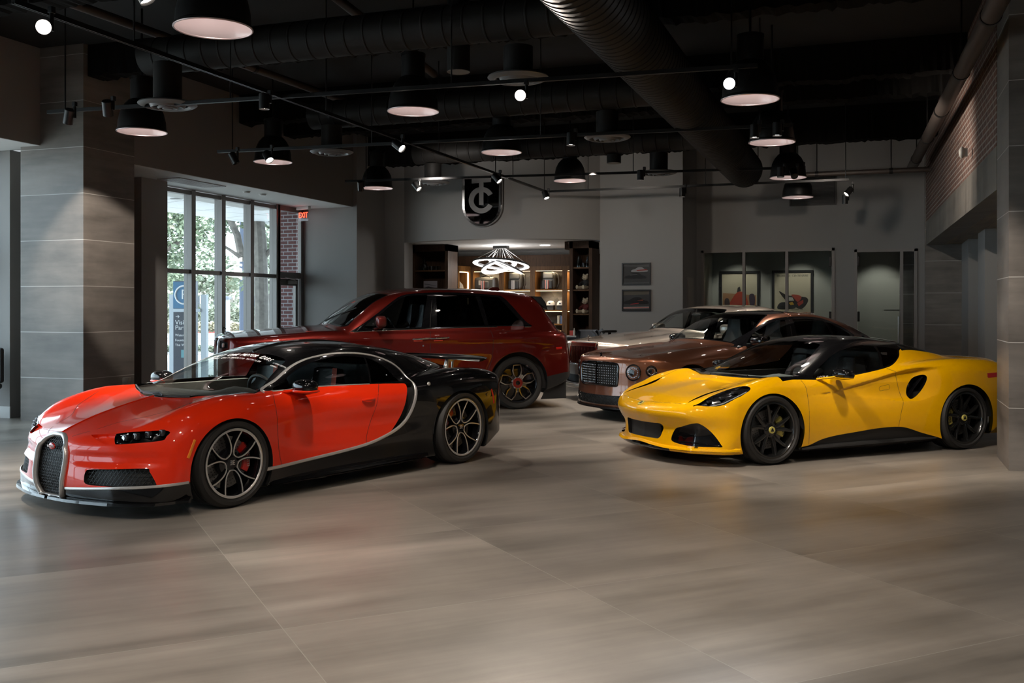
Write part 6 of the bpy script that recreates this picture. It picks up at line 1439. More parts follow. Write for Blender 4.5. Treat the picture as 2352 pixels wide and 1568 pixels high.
spot(1825, 405, 3.48, (.2, -.6, -.6), 'right one of two spots before the third right dome lamp', False)
spot(1943, 447, 3.46, (-.65, -.4, -.8), 'lit spotlight hanging at the right end of the rearmost track')
spot(1941, 468, 3.40, (.0, .1, -1), 'small unlit spotlight under the right end of the rearmost track', False)
# pipes
def pipe(p0, p1, r, label, cl=0):
    t = thing('ceiling_pipe', label, 'pipe', p0); d = Vector(p1)-Vector(p0); m = MB(); m.cyl((0, 0, 0), d, r, 20); m.build('pipe_run', mat('dark_brown_pipe', (.055, .042, .036), .5), t)
    for i in range(cl): q = d*((i+.5)/cl); m = MB(); m.cyl(q-d.normalized()*.03, q+d.normalized()*.03, r+.008, 20); m.cyl(q, (q.x, q.y, ZC-p0[2]), .01, 6); m.build('pipe_clamp', M_fix, t)
pipe((1.0, 8.6, 4.1), (.65, 19.7, 4.1), .085, 'thick dark pipe sloping along the top of the brick wall', 5)
pipe((-1.6, 18.75, 3.93), (.9, 18.75, 3.93), .045, 'thin black sprinkler pipe crossing near the rear wall on the right', 2)
pipe((-7.9, 6.4, 4.68), (-7.5, 16.0, 4.68), .05, 'thin black pipe along the left ceiling', 3); pipe((-4.9, 7.0, 4.68), (-5.6, 12.3, 4.68), .05, 'thin black pipe above the middle dome lamp', 2)
for k, (px, py) in enumerate(((1053, 165), (1410, 369))):
    x, y = at_z(px, py, 3.95 if k == 0 else 3.99); t = thing('ceiling_speaker', 'black cylinder speaker with round grey face, %s' % ('above the middle of the room' if k == 0 else 'smaller one near the pictures wall'), 'speaker', (x, y, 3.95)); m = MB(); m.cyl((0, 0, 0), (0, 0, ZC-3.95 if k == 0 else .14), .12, 28); m.build('body', M_duct, t); m = MB(); m.lathe([(0, -.004), (.118, -.004), (.12, .002)], 28, 'z'); m.build('speaker_face', mat('grey_speaker_grille', (.10, .095, .085), .7), t)
# ================================================================ boutique behind the curved fascia
def wood(name, col, rough=.42, sc=(14, 14, 1.2)):
    if name in MATS: return MATS[name]
    m = mat(name, col, .6, spec=.2); w = NT(m); v = w.mapping(w.obj(), (0, 0, 0), (0, 0, 0), sc); n = w.noise(v, 3, 5, .6, 1.2)
    w.l(w.ramp(n, [(.3, tuple(q*.55 for q in col)), (.55, col), (.75, tuple(q*1.35 for q in col))]), w.b.inputs['Base Color']); return m
M_walnut = wood('dark_walnut_veneer', (.060, .032, .018)); M_oak = wood('amber_oak_veneer', (.26, .12, .035))
M_led = mat('warm_led_strip', (1, 1, 1), .5, emit=(1, .74, .42), es=4)
M_ring = mat('white_led_ring', (1, 1, 1), .5, emit=(1, .97, .93), es=9)
M_angular = mat('angular_grey_wallcovering', (.17, .16, .14), .7); w = NT(M_angular); vo = w.n('TexVoronoi', distance='MANHATTAN', Scale=5.0); w.l(w.mapping(w.obj(), (0, 0, 0), (0, .6, 0)), vo.inputs['Vector']); w.l(w.ramp(vo.outputs['Color'], [(.1, (.10, .095, .085)), (.9, (.24, .225, .20))]), w.b.inputs['Base Color'])
YB = 21.8
struct('wall_boutique', MB().box(-10.9, -5.18, 22.35, 22.5, 0, 3.3), M_wall)
m = MB(); m.prism([arc_pt(i/24, -.2) for i in range(25)]+[(-5.19, 22.35), (-10.8, 22.35), (-10.8, 19.22)], 2.886, 2.98, 'xy'); struct('ceiling_boutique', m, M_white)
bx = lambda px, Y=YB: at_y(px, 640, Y)[0]
bz = lambda py, Y=YB, px=1200: at_y(px, py, Y)[1]
# low counter in front and header panel over the cabinets
z_top, z_hd0, z_n, z_s1, z_s2 = bz(586), bz(612), bz(622), bz(664.5), bz(711.5)
m = MB(); m.box(bx(1030), -5.2, YB-.02, YB+.06, z_hd0, z_top); o = tag(m.build('header_panel', M_walnut), 'long dark walnut header panel above the lit display cabinets', 'panel')
edges = [(1082, 1152), (1152, 1223.5), (1223.5, 1297), (1297, 1345)]
labs = ['lit display cabinet holding the duffel bag', 'lit display cabinet holding the backpack with white stripes', 'lit display cabinet holding the red striped backpack and caps', 'narrow lit display cabinet beside the right shelf tower']
for (a, b), lb in zip(edges, labs):
    x0, x1 = bx(a), bx(b); t = thing('display_cabinet', lb, 'cabinet', ((x0+x1)/2, YB, 0), 0, 'lit display cabinets along the boutique wall'); c = (x0+x1)/2; h = (x1-x0)/2-.002; d = .42; th = .055
    m = MB(); m.box(-h, -h+th, 0, d, 0, z_hd0).box(h-th, h, 0, d, 0, z_hd0).box(-h+th, h-th, 0, d, z_n, z_hd0).box(-h+th, h-th, .0, d, 0, .9); m.build('carcass', M_oak, t)
    m = MB(); m.box(-h+th, h-th, d-.02, d, .9, z_n); m.build('back_panel', M_angular, t)
    for z in (z_s1, z_s2): m = MB(); m.box(-h+th, h-th, .01, d-.02, z-.03, z); m.build('shelf', M_oak, t)
    m = MB(); m.box(-h-.001, -h+th, -.012, 0, 0, z_hd0).box(h-th, h+.001, -.012, 0, 0, z_hd0).box(-h+th, h-th, -.012, 0, z_n, z_hd0); m.build('face_frame', wood('mid_walnut_veneer', (.11, .058, .028)), t)
    for z in (z_n, z_s1-.03, z_s2-.03): m = MB(); m.box(-h+th+.01, h-th-.01, .03, .045, z-.010, z-.002); m.build('led_strip', M_led, t)
    light('cabinet_light', 'AREA', (c, YB+.10, z_n-.02), 3.6, (1, .76, .48), .3, (c, YB+.25, 0)); light('cabinet_light', 'AREA', (c, YB+.10, z_s1-.05), 2.4, (1, .76, .48), .3, (c, YB+.25, 0))
# angled cabinet on the left with two tall lit niches
t = thing('display_cabinet', 'angled tall cabinet with vertical light strips beside the left shelf tower', 'cabinet', (bx(1030, 21.0), 21.0, 0))
p0 = Vector((bx(1026, 20.9), 20.9, 0)); p1 = Vector((bx(1082), YB, 0)); d = (p1-p0); L = d.length; d.normalize(); n = Vector((-d.y, d.x, 0))
def ang(mb, a, b, c, e, z0, z1):
    o = Vector((bx(1030, 21.0), 21.0, 0)); v = [p0+d*q+n*r-o for q, r in ((a, c), (b, c), (b, e), (a, e))]
    mb.add([(*u.xy, z0) for u in v]+[(*u.xy, z1) for u in v], [(0, 3, 2, 1), (4, 5, 6, 7), (0, 1, 5, 4), (1, 2, 6, 5), (2, 3, 7, 6), (3, 0, 4, 7)])
m = MB(); ang(m, 0, L, .40, .43, 0, z_hd0); ang(m, 0, .05, 0, .4, 0, z_hd0); ang(m, L*.42, L*.52, 0, .4, 0, z_hd0); ang(m, L-.06, L, 0, .4, 0, z_hd0); ang(m, 0, L, 0, .4, z_n+.0, z_hd0+.02); ang(m, 0, L, 0, .4, 0, .5); m.build('carcass', M_oak, t)
for a in (L*.40, L-.085):
    m = MB(); ang(m, a, a+.02, .02, .05, .5, z_n-.03); m.build('led_strip', M_led, t)
m = MB(); ang(m, L*.54, L-.09, .02, .05, z_n-.03, z_n-.01); m.build('led_strip', M_led, t)
# beige torso form standing in it
m = MB(); m.lathe([(0, 0), (.16, .0), (.17, .25), (.14, .5), (.17, .75), (.14, .9), (.06, .98), (.05, 1.08), (0, 1.09)], 24, 'z'); q = p0+d*(L*.70)+n*.2
tf = thing('torso_form', 'beige cloth torso form with a dark cord in the angled lit niche', 'mannequin', (q.x, q.y, 1.12)); m.v = [(x, y*.7, z*1.05) for x, y, z in m.v]; m.build('torso', mat('beige_cloth', (.42, .38, .31), .8), tf)
m = MB(); m.tube([(.10, -.09, .92), (.05, -.12, .80), (-.02, -.12, .72)], .012, 6); m.build('cord', M_gap, tf); m = MB(); m.cyl((0, 0, -.62), (0, 0, .0), .03, 10); m.cyl((0, 0, -.62), (0, 0, -.60), .14, 18); m.build('stand', M_fix, tf)
# shelf towers
def tower(px0, px1, Y, shelves, label, dep=.55):
    x0, x1 = at_y(px0, 640, Y)[0], at_y(px1, 640, Y)[0]; t = thing('shelf_tower', label, 'shelves', ((x0+x1)/2, Y, 0)); h = (x1-x0)/2; m = MB()
    m.box(-h, -h+.07, 0, dep, 0, 2.88).box(h-.07, h, 0, dep, 0, 2.88).box(-h, h, dep-.03, dep, 0, 2.88).box(-h, h, 0, dep, 2.74, 2.88).box(-h+.07, h-.07, .02, dep-.03, 0, .1); m.build('carcass', M_walnut, t)
    for py in shelves: z = at_y((px0+px1)/2, py, Y)[1]; m = MB(); m.box(-h+.07, h-.07, .03, dep-.03, z-.03, z); m.build('shelf', wood('mid_walnut_veneer', (.11, .058, .028)), t)
    return (x0+x1)/2, h
TY = 19.55
tlx, tlh = tower(946, 1029, TY, (620, 664), 'dark walnut shelf tower with decanter and glasses, left of the boutique')
trx, trh = tower(1308, 1360, TY, (613, 664.5, 720), 'dark walnut shelf tower with teddy bears, right of the boutique')
m = MB(); m.box(at_y(1297, 640, TY)[0], trx-trh-.002, TY, TY+.5, 2.72, 2.88); tag(m.build('header_panel', M_walnut), 'short dark walnut header beside the right shelf tower top', 'panel')
M_cryst = glass_mat('crystal_glass', (.75, .78, .78), 1.7)
def glassware(px, py, Y, prof, label, name, cat_, group):
    x, z = at_y(px, py, Y); t = thing(name, label, cat_, (x, Y, z), 0, group); m = MB(); m.lathe(prof, 18, 'z', smooth=True); m.build('vessel', M_cryst, t); return t
zL = lambda py, px: at_y(px, py, TY+.2)
TUM = [(0, .004), (.032, 0), (.036, .09), (.033, .09), (.029, .012), (0, .012)]
zsh = at_y(987, 620, TY)[1]; zsr = at_y(1334, 613, TY)[1]
def on_shelf(px, z, prof, label, name, cat_, group, Y=TY+.16):
    x = at_y(px, 640, Y)[0]; t = thing(name, label, cat_, (x, Y, z), 0, group); m = MB(); m.lathe(prof, 18, 'z'); m.build('vessel', M_cryst, t); return t
dc = on_shelf(975, zsh, [(0, .004), (.07, 0), (.085, .06), (.07, .13), (.03, .17), (.026, .23), (.032, .25), (.022, .25), (.018, .18), (.06, .12), (.07, .06), (0, .012)], 'cut crystal decanter with round stopper on the left shelf tower', 'decanter', 'decanter', None)
m = MB(); egg(m, (0, 0, .285), (.028, .028, .032)); m.build('stopper', M_cryst, dc)
for k, px in enumerate((967.5, 984, 991.5, 997, 1002.5, 1008.5)): on_shelf(px, zsh, TUM, '%s tumbler in the row on the left shelf tower, counted from the left' % ('first', 'second', 'third', 'fourth', 'fifth', 'sixth')[k], 'tumbler', 'glass', 'tumblers on the left shelf tower', TY+.12+.06*(k % 2))
BOT = [(0, .004), (.045, 0), (.048, .12), (.02, .17), (.018, .22), (.024, .23), (.014, .23), (.04, .11), (0, .01)]
for k, (px, pr, nm) in enumerate(((1329, BOT, 'left crystal bottle'), (1333, BOT, 'taller crystal bottle with stopper'), (1341, TUM, 'left crystal tumbler'), (1346, TUM, 'right crystal tumbler'), (1350, BOT, 'crystal bottle at the right edge'))): on_shelf(px, zsr, pr, nm+' on the top shelf of the right tower', 'crystal_bottle' if pr is BOT else 'tumbler', 'bottle' if pr is BOT else 'glass', 'crystal on the right shelf tower', TY+.10+.07*(k % 2))
def bear(px, z, label, jacket):
    Y = TY+.20; x = at_y(px, 640, Y)[0]; t = thing('teddy_bear', label, 'teddy bear', (x, Y, z), math.radians(-25), 'seated teddy bears on the right tower'); fur = mat('cream_plush', (.50, .42, .31), .95); m = MB()
    egg(m, (0, 0, .11), (.075, .065, .10)); egg(m, (0, -.03, .25), (.065, .062, .06)); egg(m, (0, -.085, .238), (.03, .028, .024))
    for s_ in (-1, 1): egg(m, (s_*.05, -.02, .305), (.022, .014, .022), 10, 6); m.tube([(s_*.05, -.03, .045), (s_*.08, -.12, .035), (s_*.085, -.17, .04)], [.04, .036, .034], 8); egg(m, (s_*.085, -.185, .05), (.034, .024, .045), 10, 8)
    m.build('body', fur, t)
    m = MB(); egg(m, (0, 0, .125), (.084, .074, .085))
    for s_ in (-1, 1): m.tube([(s_*.06, -.01, .17), (s_*.10, -.06, .12), (s_*.09, -.10, .10)], [.03, .03, .026], 8)
    m.build('jacket', jacket, t); m = MB(); egg(m, (0, -.112, .244), (.010, .008, .007), 8, 6)
    for s_ in (-1, 1): egg(m, (s_*.026, -.088, .265), (.007, .005, .007), 8, 6)
    m.build('face', M_gap, t)
bear(1346, at_y(1334, 664.5, TY)[1], 'cream teddy bear in a black jacket, on the upper bear shelf', mat('black_cloth', (.015, .015, .016), .8)); bear(1346, at_y(1334, 720, TY)[1], 'cream teddy bear in a dark red jacket, on the lower bear shelf', mat('dark_red_cloth', (.10, .015, .012), .8))
# photo plaque on the left tower
x0, z0 = at_y(973, 664, TY+.1); x1, z1 = at_y(1004, 645, TY+.1); t = thing('photo_plaque', 'small grey photo plaque of a car rear standing on the left shelf tower', 'picture', ((x0+x1)/2, TY+.1, z0)); h = (x1-x0)/2
m = MB(); m.box(-h, h, 0, .015, 0, z1-z0); m.build('plaque', mat('plaque_grey', (.33, .31, .34), .4), t); m = MB(); m.prism([(-h*.95, .03), (-h*.3, .06), (h*.95, .02), (h*.95, .005), (-h*.95, .005)], -.004, 0); m.prism([(-h*.9, .12), (h*.9, .075), (h*.9, .07), (-h*.9, .105)], -.004, 0); m.build('printed_shape', mat('plaque_dark', (.05, .05, .06), .4), t)
# bags
M_leath = mat('worn_grey_leather', (.09, .09, .085), .38); M_stripe_w = mat('white_stripe', (.7, .68, .64), .6); M_stripe_r = mat('red_stripe', (.55, .05, .02), .6)
def blob(m, x0, x1, y0, y1, z0, z1, b=.04): m.bbox(x0, x1, y0, y1, z0, z1, b)
def stripes(t, xc, w, z0, z1, y, cols):
    k = len(cols)
    for i, c in enumerate(cols):
        m = MB(); a = xc-w/2+w*i/k; m.box(a+.002, a+w/k-.002, y-.006, y, z0, z1); m.build('stripe', c, t)
x = bx(1117, YB+.2); t = thing('duffel_bag', 'grey leather duffel bag with red and white stripes in the first cabinet', 'bag', (x, YB+.2, z_s1)); m = MB(); blob(m, -.27, .27, -.13, .13, 0, .30, .06); m.build('bag_body', M_leath, t); m = MB(); blob(m, -.15, .12, -.16, -.12, .03, .20, .02); m.build('front_pocket', M_leath, t)
for y in (-.08, .08): m = MB(); m.tube([(-.12, y*1.5, .20), (-.11, y, .32), (0, y*.6, .355), (.11, y, .32), (.12, y*1.5, .20)], .014, 6); m.build('handle', M_gap, t)
stripes(t, -.03, .09, .01, .21, -.162, [M_stripe_r, M_stripe_w, M_gap, M_stripe_w, M_stripe_r]); m = MB(); m.box(-.13, -.08, -.170, -.164, .11, .22); m.build('luggage_tag', mat('pale_tag', (.6, .56, .48), .6), t)
for px, cols, lb in ((1186, [M_stripe_w, M_gap, M_stripe_w], 'grey backpack with two white stripes in the second cabinet'), (1263, [M_stripe_r, M_stripe_w, M_gap, M_stripe_w, M_stripe_r], 'grey backpack with red and white stripes in the third cabinet')):
    x = bx(px, YB+.2); t = thing('backpack', lb, 'bag', (x, YB+.2, z_s1), 0, 'striped backpacks in the cabinets'); m = MB(); blob(m, -.16, .15, -.10, .10, 0, .40, .06); m.build('bag_body', M_leath, t); m = MB(); blob(m, -.155, .10, -.145, -.09, .01, .21, .02); m.build('front_pocket', M_blackmatt, t); m = MB(); blob(m, -.14, .12, -.13, -.09, .24, .40, .03); m.build('top_flap', M_leath, t)
    m = MB(); m.tube([(.13, .04, .38), (.22, -.02, .33), (.24, -.03, .15), (.16, .04, .02)], .018, 6, flat=((0, 1, 0), 1.6)); m.build('shoulder_strap', M_leath, t); m = MB(); m.tube([(-.06, 0, .39), (-.04, 0, .425), (.04, 0, .425), (.06, 0, .39)], .01, 6); m.build('handle', M_gap, t); stripes(t, -.03, .085 if len(cols) == 5 else .07, .01, .215, -.146, cols)
# caps on dark blocks
for px, col, lb in ((1243, (.50, .13, .10), 'coral red cap on a dark block in the third cabinet'), (1265, (.72, .70, .66), 'white cap with dark patch on a dark block in the third cabinet'), (1289, (.68, .67, .64), 'white cap at the right edge of the third cabinet')):
    x = bx(px, YB+.18); bkt = tag(MB().bbox(-.085, .085, -.08, .08, 0, .105, .006).build('display_block', mat('charcoal_block', (.05, .05, .048), .6)), 'dark display block under the %s' % lb.split(' on ')[0].split(' at ')[0].replace('white cap with dark patch', 'patched white cap'), 'block', 'cap blocks'); bkt.location = (x, YB+.18, z_s2)
    if px == 1289: bkt['label'] = 'dark display block partly hidden at the right edge of third cabinet'
    t = thing('baseball_cap', lb, 'cap', (x, YB+.18, z_s2+.107), 0, 'caps on the lower shelf'); m = MB(); m.lathe([(.098, 0), (.098, .03), (.088, .07), (.055, .098), (0, .108)], 24, 'z'); cm = mat('cap_%d' % px, col, .8); m.build('crown', cm, t); m = MB(); m.add([(.09*math.cos(a)*r, -.06-.09*r*math.sin(a)*1.0, .006-.012*(r-1)) for r in (.9, 1.25) for a in np.linspace(.1, PI-.1, 9)], [(i, i+1, i+10, i+9) for i in range(8)], True); m.build('peak', cm, t); m = MB(); m.box(-.02, .02, -.102, -.094, .03, .055); m.build('patch', mat('navy_patch', (.03, .04, .09), .6), t)
# books and little things
for k, (px, c) in enumerate(((1281, (.62, .58, .48)), (1283.5, (.55, .50, .40)), (1286, (.62, .6, .52)))): x = bx(px, YB+.12); o = tag(MB().box(-.010, .010, 0, .16, 0, .19).build('book', mat('book_cover_%d' % k, c, .6)), '%s upright cream book on the low cabinet ledge' % ('leftmost', 'middle', 'right')[k], 'book', 'upright books'); o.location = (x, YB+.12, bz(743)); 
o = tag(MB().box(-.06, .06, 0, .015, 0, .185).build('book', mat('book_blue', (.10, .14, .24), .5)), 'blue covered book facing out beside the cream books', 'book'); o.location = (bx(1291, YB+.12), YB+.12, bz(743))
m = MB(); m.box(bx(1224)+.06, bx(1297)-.06, YB+.01, YB+.4, bz(743)-.03, bz(743)); tag(m.build('ledge_shelf', M_oak), 'low oak ledge under the caps in the third cabinet', 'shelf')
# chandelier of three rings
cx, cy = bx(1151, 20.5), 20.5; zt = 2.885; t = thing('chandelier', 'chandelier of three tilted glowing rings hung on fine wires', 'chandelier', (cx, cy, zt)); m = MB(); m.bbox(-.16, .16, -.10, .10, -.065, -.002, .01); m.build('ceiling_canopy', M_fix, t)
zc = at_y(1150, 605, 20.5)[1]-zt
for k, (R, ox, oz, tx, ty) in enumerate(((.62, 0, .0, .0, .03), (.40, -.05, -.05, .02, -.33), (.44, .08, -.03, .02, .36))):
    M = Matrix.Translation((ox, 0, zc+oz)) @ Matrix.Rotation(ty, 4, 'Y') @ Matrix.Rotation(-.16-tx, 4, 'X'); N_ = 48; vs = []; 
    for i in range(N_):
        a = 2*PI*i/N_
        for r, h in ((R-.10, .012), (R+.005, .012), (R+.005, -.03), (R-.10, -.03)): vs.append(M @ Vector((r*math.cos(a), r*math.sin(a), h)))
    m = MB(); m.add(vs, [(4*i+q, 4*i+(q+1) % 4, 4*((i+1) % N_)+(q+1) % 4, 4*((i+1) % N_)+q) for i in range(N_) for q in (0, 1, 3)], True); rg = m.build('ring_frame', mat('ring_frame_grey', (.12, .12, .125), .4, .6), t)
    m = MB(); vs = [M @ Vector((r*math.cos(2*PI*i/N_), r*math.sin(2*PI*i/N_), -.031)) for i in range(N_) for r in (R-.098, R+.004)]; m.add(vs, [(2*i, 2*i+1, 2*((i+1) % N_)+1, 2*((i+1) % N_)) for i in range(N_)]); m.build('ring_light', M_ring, rg)
    m = MB()
    for i in range(4): a = PI*i/2+.4+k; p = M @ Vector((R*math.cos(a), R*math.sin(a), .012)); m.cyl((.10*math.cos(a), .05*math.sin(a), -.06), p, .0035, 5)
    m.build('wires', mat('fine_wire', (.55, .55, .55), .3, .8), rg)
light('chandelier_light', 'POINT', (cx, cy, zt+zc-.02), 60, (1, .96, .92), .3); light('boutique_downlight', 'SPOT', (bx(1252, 20.2), 20.2, 2.86), 25, (1, .9, .78), .05, (bx(1252, 20.2), 20.9, 0), 110)
m = MB(); m.lathe([(0, -.006), (.09, -.006), (.11, -.002), (.11, .004)], 28, 'z'); x, y = at_z(1252, 563, 2.882); m.v = [(a+x, b+y, c+2.88) for a, b, c in m.v]; tag(m.build('downlight', M_ring), 'round white downlight in the boutique ceiling', 'ceiling light')
# black counter and the seats behind the champagne saloon
x0, _ = at_y(1296, 770, 19.0); x1, z1 = at_y(1338, 771, 19.0); m = MB(); t = thing('counter', 'black counter with thin bright top, between the SUV tail and champagne saloon', 'counter', ((x0+x1)/2, 19.0, 0)); h = (x1-x0)/2
m.box(-h, h, 0, .38, 0, z1-.035); m.build('counter_body', mat('counter_black', (.012, .012, .013), .25), t); MB().bbox(-h-.02, h+.02, -.02, .40, z1-.033, z1, .008).build('counter_top', mat('pale_steel_top', (.45, .44, .43), .25, .6), t)
o = tag(MB().bbox(-.035, .035, -.02, .02, 0, .10, .005).build('small_box', mat('red_white_box', (.55, .07, .05), .5)), 'small red box standing on the black counter', 'box'); o.location = (at_y(1311, 760, 19.1)[0], 19.15, z1)
o = tag(MB().lathe([(0, 0), (.022, 0), (.022, .09), (.010, .12), (.010, .15), (0, .15)], 14, 'z').build('small_bottle', mat('pale_bottle', (.62, .58, .50), .3)), 'small pale bottle beside the red box on the black counter', 'bottle'); o.location = (at_y(1315, 760, 19.1)[0]+.03, 19.12, z1)
M_seatg = mat('blue_grey_upholstery', (.16, .18, .21), .7)
x, z = at_y(1351, 757, 18.3); t = thing('lounge_chair', 'blue grey round backed chair behind the champagne saloon grille', 'chair', (x, 18.3, 0)); m = MB(); m.lathe([(.21, .45), (.24, .70), (.23, z-.05), (.19, z), (.15, z-.03), (.17, .7), (.15, .45)], 26, 'z', a0=-.3, a1=PI+.3); m.v = [(a, b*.8, c) for a, b, c in m.v]; m.build('backrest', M_seatg, t); m = MB(); m.lathe([(0, .52), (.19, .52), (.21, .47), (.19, .42), (0, .42)], 26, 'z'); m.build('seat', M_seatg, t)
m = MB(); m.tube([(.10, -.12, z-.02), (.17, -.10, z-.07), (.22, .0, z-.2)], .022, 8); m.build('back_rim', M_seatg, t); m = MB(); m.cyl((0, 0, .02), (0, 0, .42), .03, 12); m.cyl((0, 0, 0), (0, 0, .02), .2, 24); m.build('pedestal', M_fix, t)
x, z = at_y(1400, 760, 18.6); t = thing('bar_stool', 'black round topped stool with a grey bent arm, behind the champagne bonnet', 'stool', (x, 18.6, 0)); m = MB(); m.lathe([(0, z+.02), (.13, z+.018), (.15, z), (.13, z-.025), (0, z-.03)], 28, 'z'); m.build('seat', M_blackmatt, t); m = MB(); m.cyl((0, 0, .02), (0, 0, z-.02), .03, 12); m.cyl((0, 0, 0), (0, 0, .02), .18, 24); m.build('pedestal', M_fix, t); m = MB(); m.tube([(-.26, 0, z-.12), (-.20, 0, z-.02), (-.15, 0, z+.02), (-.10, 0, z-.04)], [.03, .035, .035, .03], 8); m.build('arm', M_seatg, t)
# ---------------------------------------------------------------- shield emblem on the fascia
Yf = CO.y-CR if CO.y > 19 else None
def fascia_at(px, py):
    x, y, b = ray(px, py); A_ = x*x+y*y; B_ = -2*(x*CO.x+y*CO.y); C_ = CO.x**2+CO.y**2-CR*CR; q = math.sqrt(max(B_*B_-4*A_*C_, 0)); tt = (-B_-q)/(2*A_); return Vector((x*tt, y*tt, HCAM+b*tt))
pc = fascia_at(1109.5, 460); pw_ = (fascia_at(1155, 460)-fascia_at(1064, 460)); W_ = pw_.length/2; zt_, zb_ = fascia_at(1109, 408).z, fascia_at(1109, 521).z
ex = Vector((pw_.x, pw_.y, 0)).normalized(); t = thing('shield_sign', 'chrome U-shaped shield emblem with frosted monogram on the curved wall', 'sign', (pc.x, pc.y, (zt_+zb_)/2), math.atan2(ex.y, ex.x)); Hh = (zt_-zb_)/2
def ush(w, top, bot, n=18): r = w; return [(-w, top), (-w, bot+r)]+[(-r*math.cos(PI*i/n), bot+r-r*math.sin(PI*i/n)) for i in range(1, n)]+[(w, bot+r), (w, top)]
m = MB(); m.prism(ush(W_*.86, Hh-.03, -Hh+.045), -.10, -.085); m.build('shield_face', mat('smoked_mirror', (.30, .30, .31), .04, 1.0), t)
m = MB(); A_, B_ = ush(W_, Hh, -Hh), ush(W_*.86, Hh-.03, -Hh+.05); n_ = len(A_); vs = []
for (a, b), (c, e) in zip(A_, B_): vs += [(a, .14, b), (a, -.09, b), (a*.96, -.11, b*.99), (c, -.10, e), (c, .14, e)]
m.add(vs, [(5*i+k, 5*i+k+1, 5*((i+1) % n_)+k+1, 5*((i+1) % n_)+k) for i in range(n_) for k in range(4)], False); m.build('shield_rim', mat('bright_mirror_chrome', (.80, .80, .81), .16, 1.0), t)
M_mono = mat('brushed_grey_metal', (.16, .155, .15), .5, .4); k_ = W_/545
def mono(pts): return [((a-700)*k_, -(b-870)*k_+.0) for a, b in pts]
m = MB(); dz = -.0
def shift(pts): return [(a, b+.02) for a, b in pts]
m.prism(shift(mono([(440, 270), (965, 260), (965, 385), (760, 395), (760, 980), (640, 980), (640, 400), (440, 410)])), -.125, -.101); m.build('monogram_stem', M_mono, t)
c_ = []; R1, R2 = 345, 215
for i in range(41): a = math.radians(28+304*i/40); c_.append((700+R1*math.cos(a), 855-R1*math.sin(a)))
for i in range(41): a = math.radians(332-304*i/40); c_.append((700+R2*math.cos(a), 855-R2*math.sin(a)))
m = MB(); P_ = shift(mono(c_)); vs = [(a, -.122, b) for a, b in P_]+[(a, -.100, b) for a, b in P_]; m.add(vs, [(i, i+1, 81-i-1, 81-i) for i in range(40)]); nn = len(P_); m.add(vs, [(i, (i+1) % nn, nn+(i+1) % nn, nn+i) for i in range(nn)]); m.build('monogram_ring', M_mono, t)
# ================================================================ pictures, offices
M_pf = mat('black_picture_frame', (.010, .010, .010), .35); M_pglass = glass_mat('picture_glass', (.97, .97, .97), 1.18)
def framed(name, label, x0, x1, z0, z1, Y, bw, paper, cat_='picture', group=None):
    t = thing(name, label, cat_, ((x0+x1)/2, Y, (z0+z1)/2), 0, group); h, v = (x1-x0)/2, (z1-z0)/2; m = MB()
    m.box(-h, h, -.035, 0, v-bw, v).box(-h, h, -.035, 0, -v, -v+bw).box(-h, -h+bw, -.035, 0, -v+bw, v-bw).box(h-bw, h, -.035, 0, -v+bw, v-bw); m.build('frame', M_pf, t)
    m = MB(); m.box(-h+bw, h-bw, -.015, -.004, -v+bw, v-bw); pr = m.build('print', paper, t); MB().box(-h+bw, h-bw, -.026, -.024, -v+bw, v-bw).build('glazing', M_pglass, t)
    return t, pr, h-bw, v-bw
def inks(pr, shapes, pre=''):
    """printed shapes, each a thin coat on the paper: (outline, colour)"""
    for i, (pts, c) in enumerate(shapes):
        m = MB(); y = -.0152-.0003*(i+1); m.prism([tuple(p) for p in (smooth_poly(pts, 4) if len(pts) > 4 else pts)], y, y+.0002); m.build('printed_shape', mat('ink_%02d_%02d_%02d' % tuple(int(q*99) for q in c), c, .7), pr)
x0, z1 = at_y(1429, 604, 19.4); x1, z0 = at_y(1495, 654, 19.4)
G_ = 'small black framed race photographs'
def carshape(s, dx, dz): return [(s*a+dx, s*b+dz) for a, b in ((-.5, -.10), (-.5, .02), (-.30, .08), (-.10, .19), (.16, .19), (.34, .07), (.5, .03), (.5, -.10))]
t, pr, h, v = framed('framed_photo', 'upper black framed photo of two race cars on the grey wall', x0, x1, z0, z1, 19.398, .028, mat('photo_asphalt', (.028, .027, .027), .5), 'picture', G_)
inks(pr, [([(-h, v), (h, v), (h, v*.72), (-h, v*.80)], (.10, .10, .10)), (carshape(h*1.15, h*.25, v*.38), (.34, .33, .33)), ([(0, v*.40), (h*.8, v*.48), (h*.85, v*.38), (h*.1, v*.30)], (.30, .03, .02)), (carshape(h*1.5, -.02, -v*.28), (.006, .006, .007)), ([(-h*.5, -v*.1), (h*.1, -v*.02), (h*.1, -v*.06), (-h*.5, -v*.15)], (.14, .14, .14)), ([(-h, -v), (h, -v), (h, -v*.85), (-h, -v*.88)], (.08, .08, .08))])
x0, z1 = at_y(1429, 665, 19.4); x1, z0 = at_y(1495, 714, 19.4)
t, pr, h, v = framed('framed_photo', 'lower black framed photo of one dark red race car on the grey wall', x0, x1, z0, z1, 19.398, .028, mat('photo_asphalt', (.028, .027, .027), .5), 'picture', G_)
inks(pr, [([(-h, v), (h, v), (h, v*.62), (-h, v*.55)], (.10, .085, .06)), ([(-h, -v*.74), (h, -v*.68), (h, -v*.84), (-h, -v*.92)], (.45, .40, .36)), ([(-h, -v*.80), (h, -v*.74), (h, -v*.80), (-h, -v*.87)], (.40, .03, .02)), (carshape(h*1.7, 0, -v*.15), (.010, .008, .008)), ([(-h*.45, -v*.46), (h*.2, -v*.36), (h*.2, -v*.28), (-h*.45, -v*.40)], (.35, .02, .02)), ([(h*.05, -v*.02), (h*.55, v*.06), (h*.5, -v*.02)], (.35, .06, .01))])
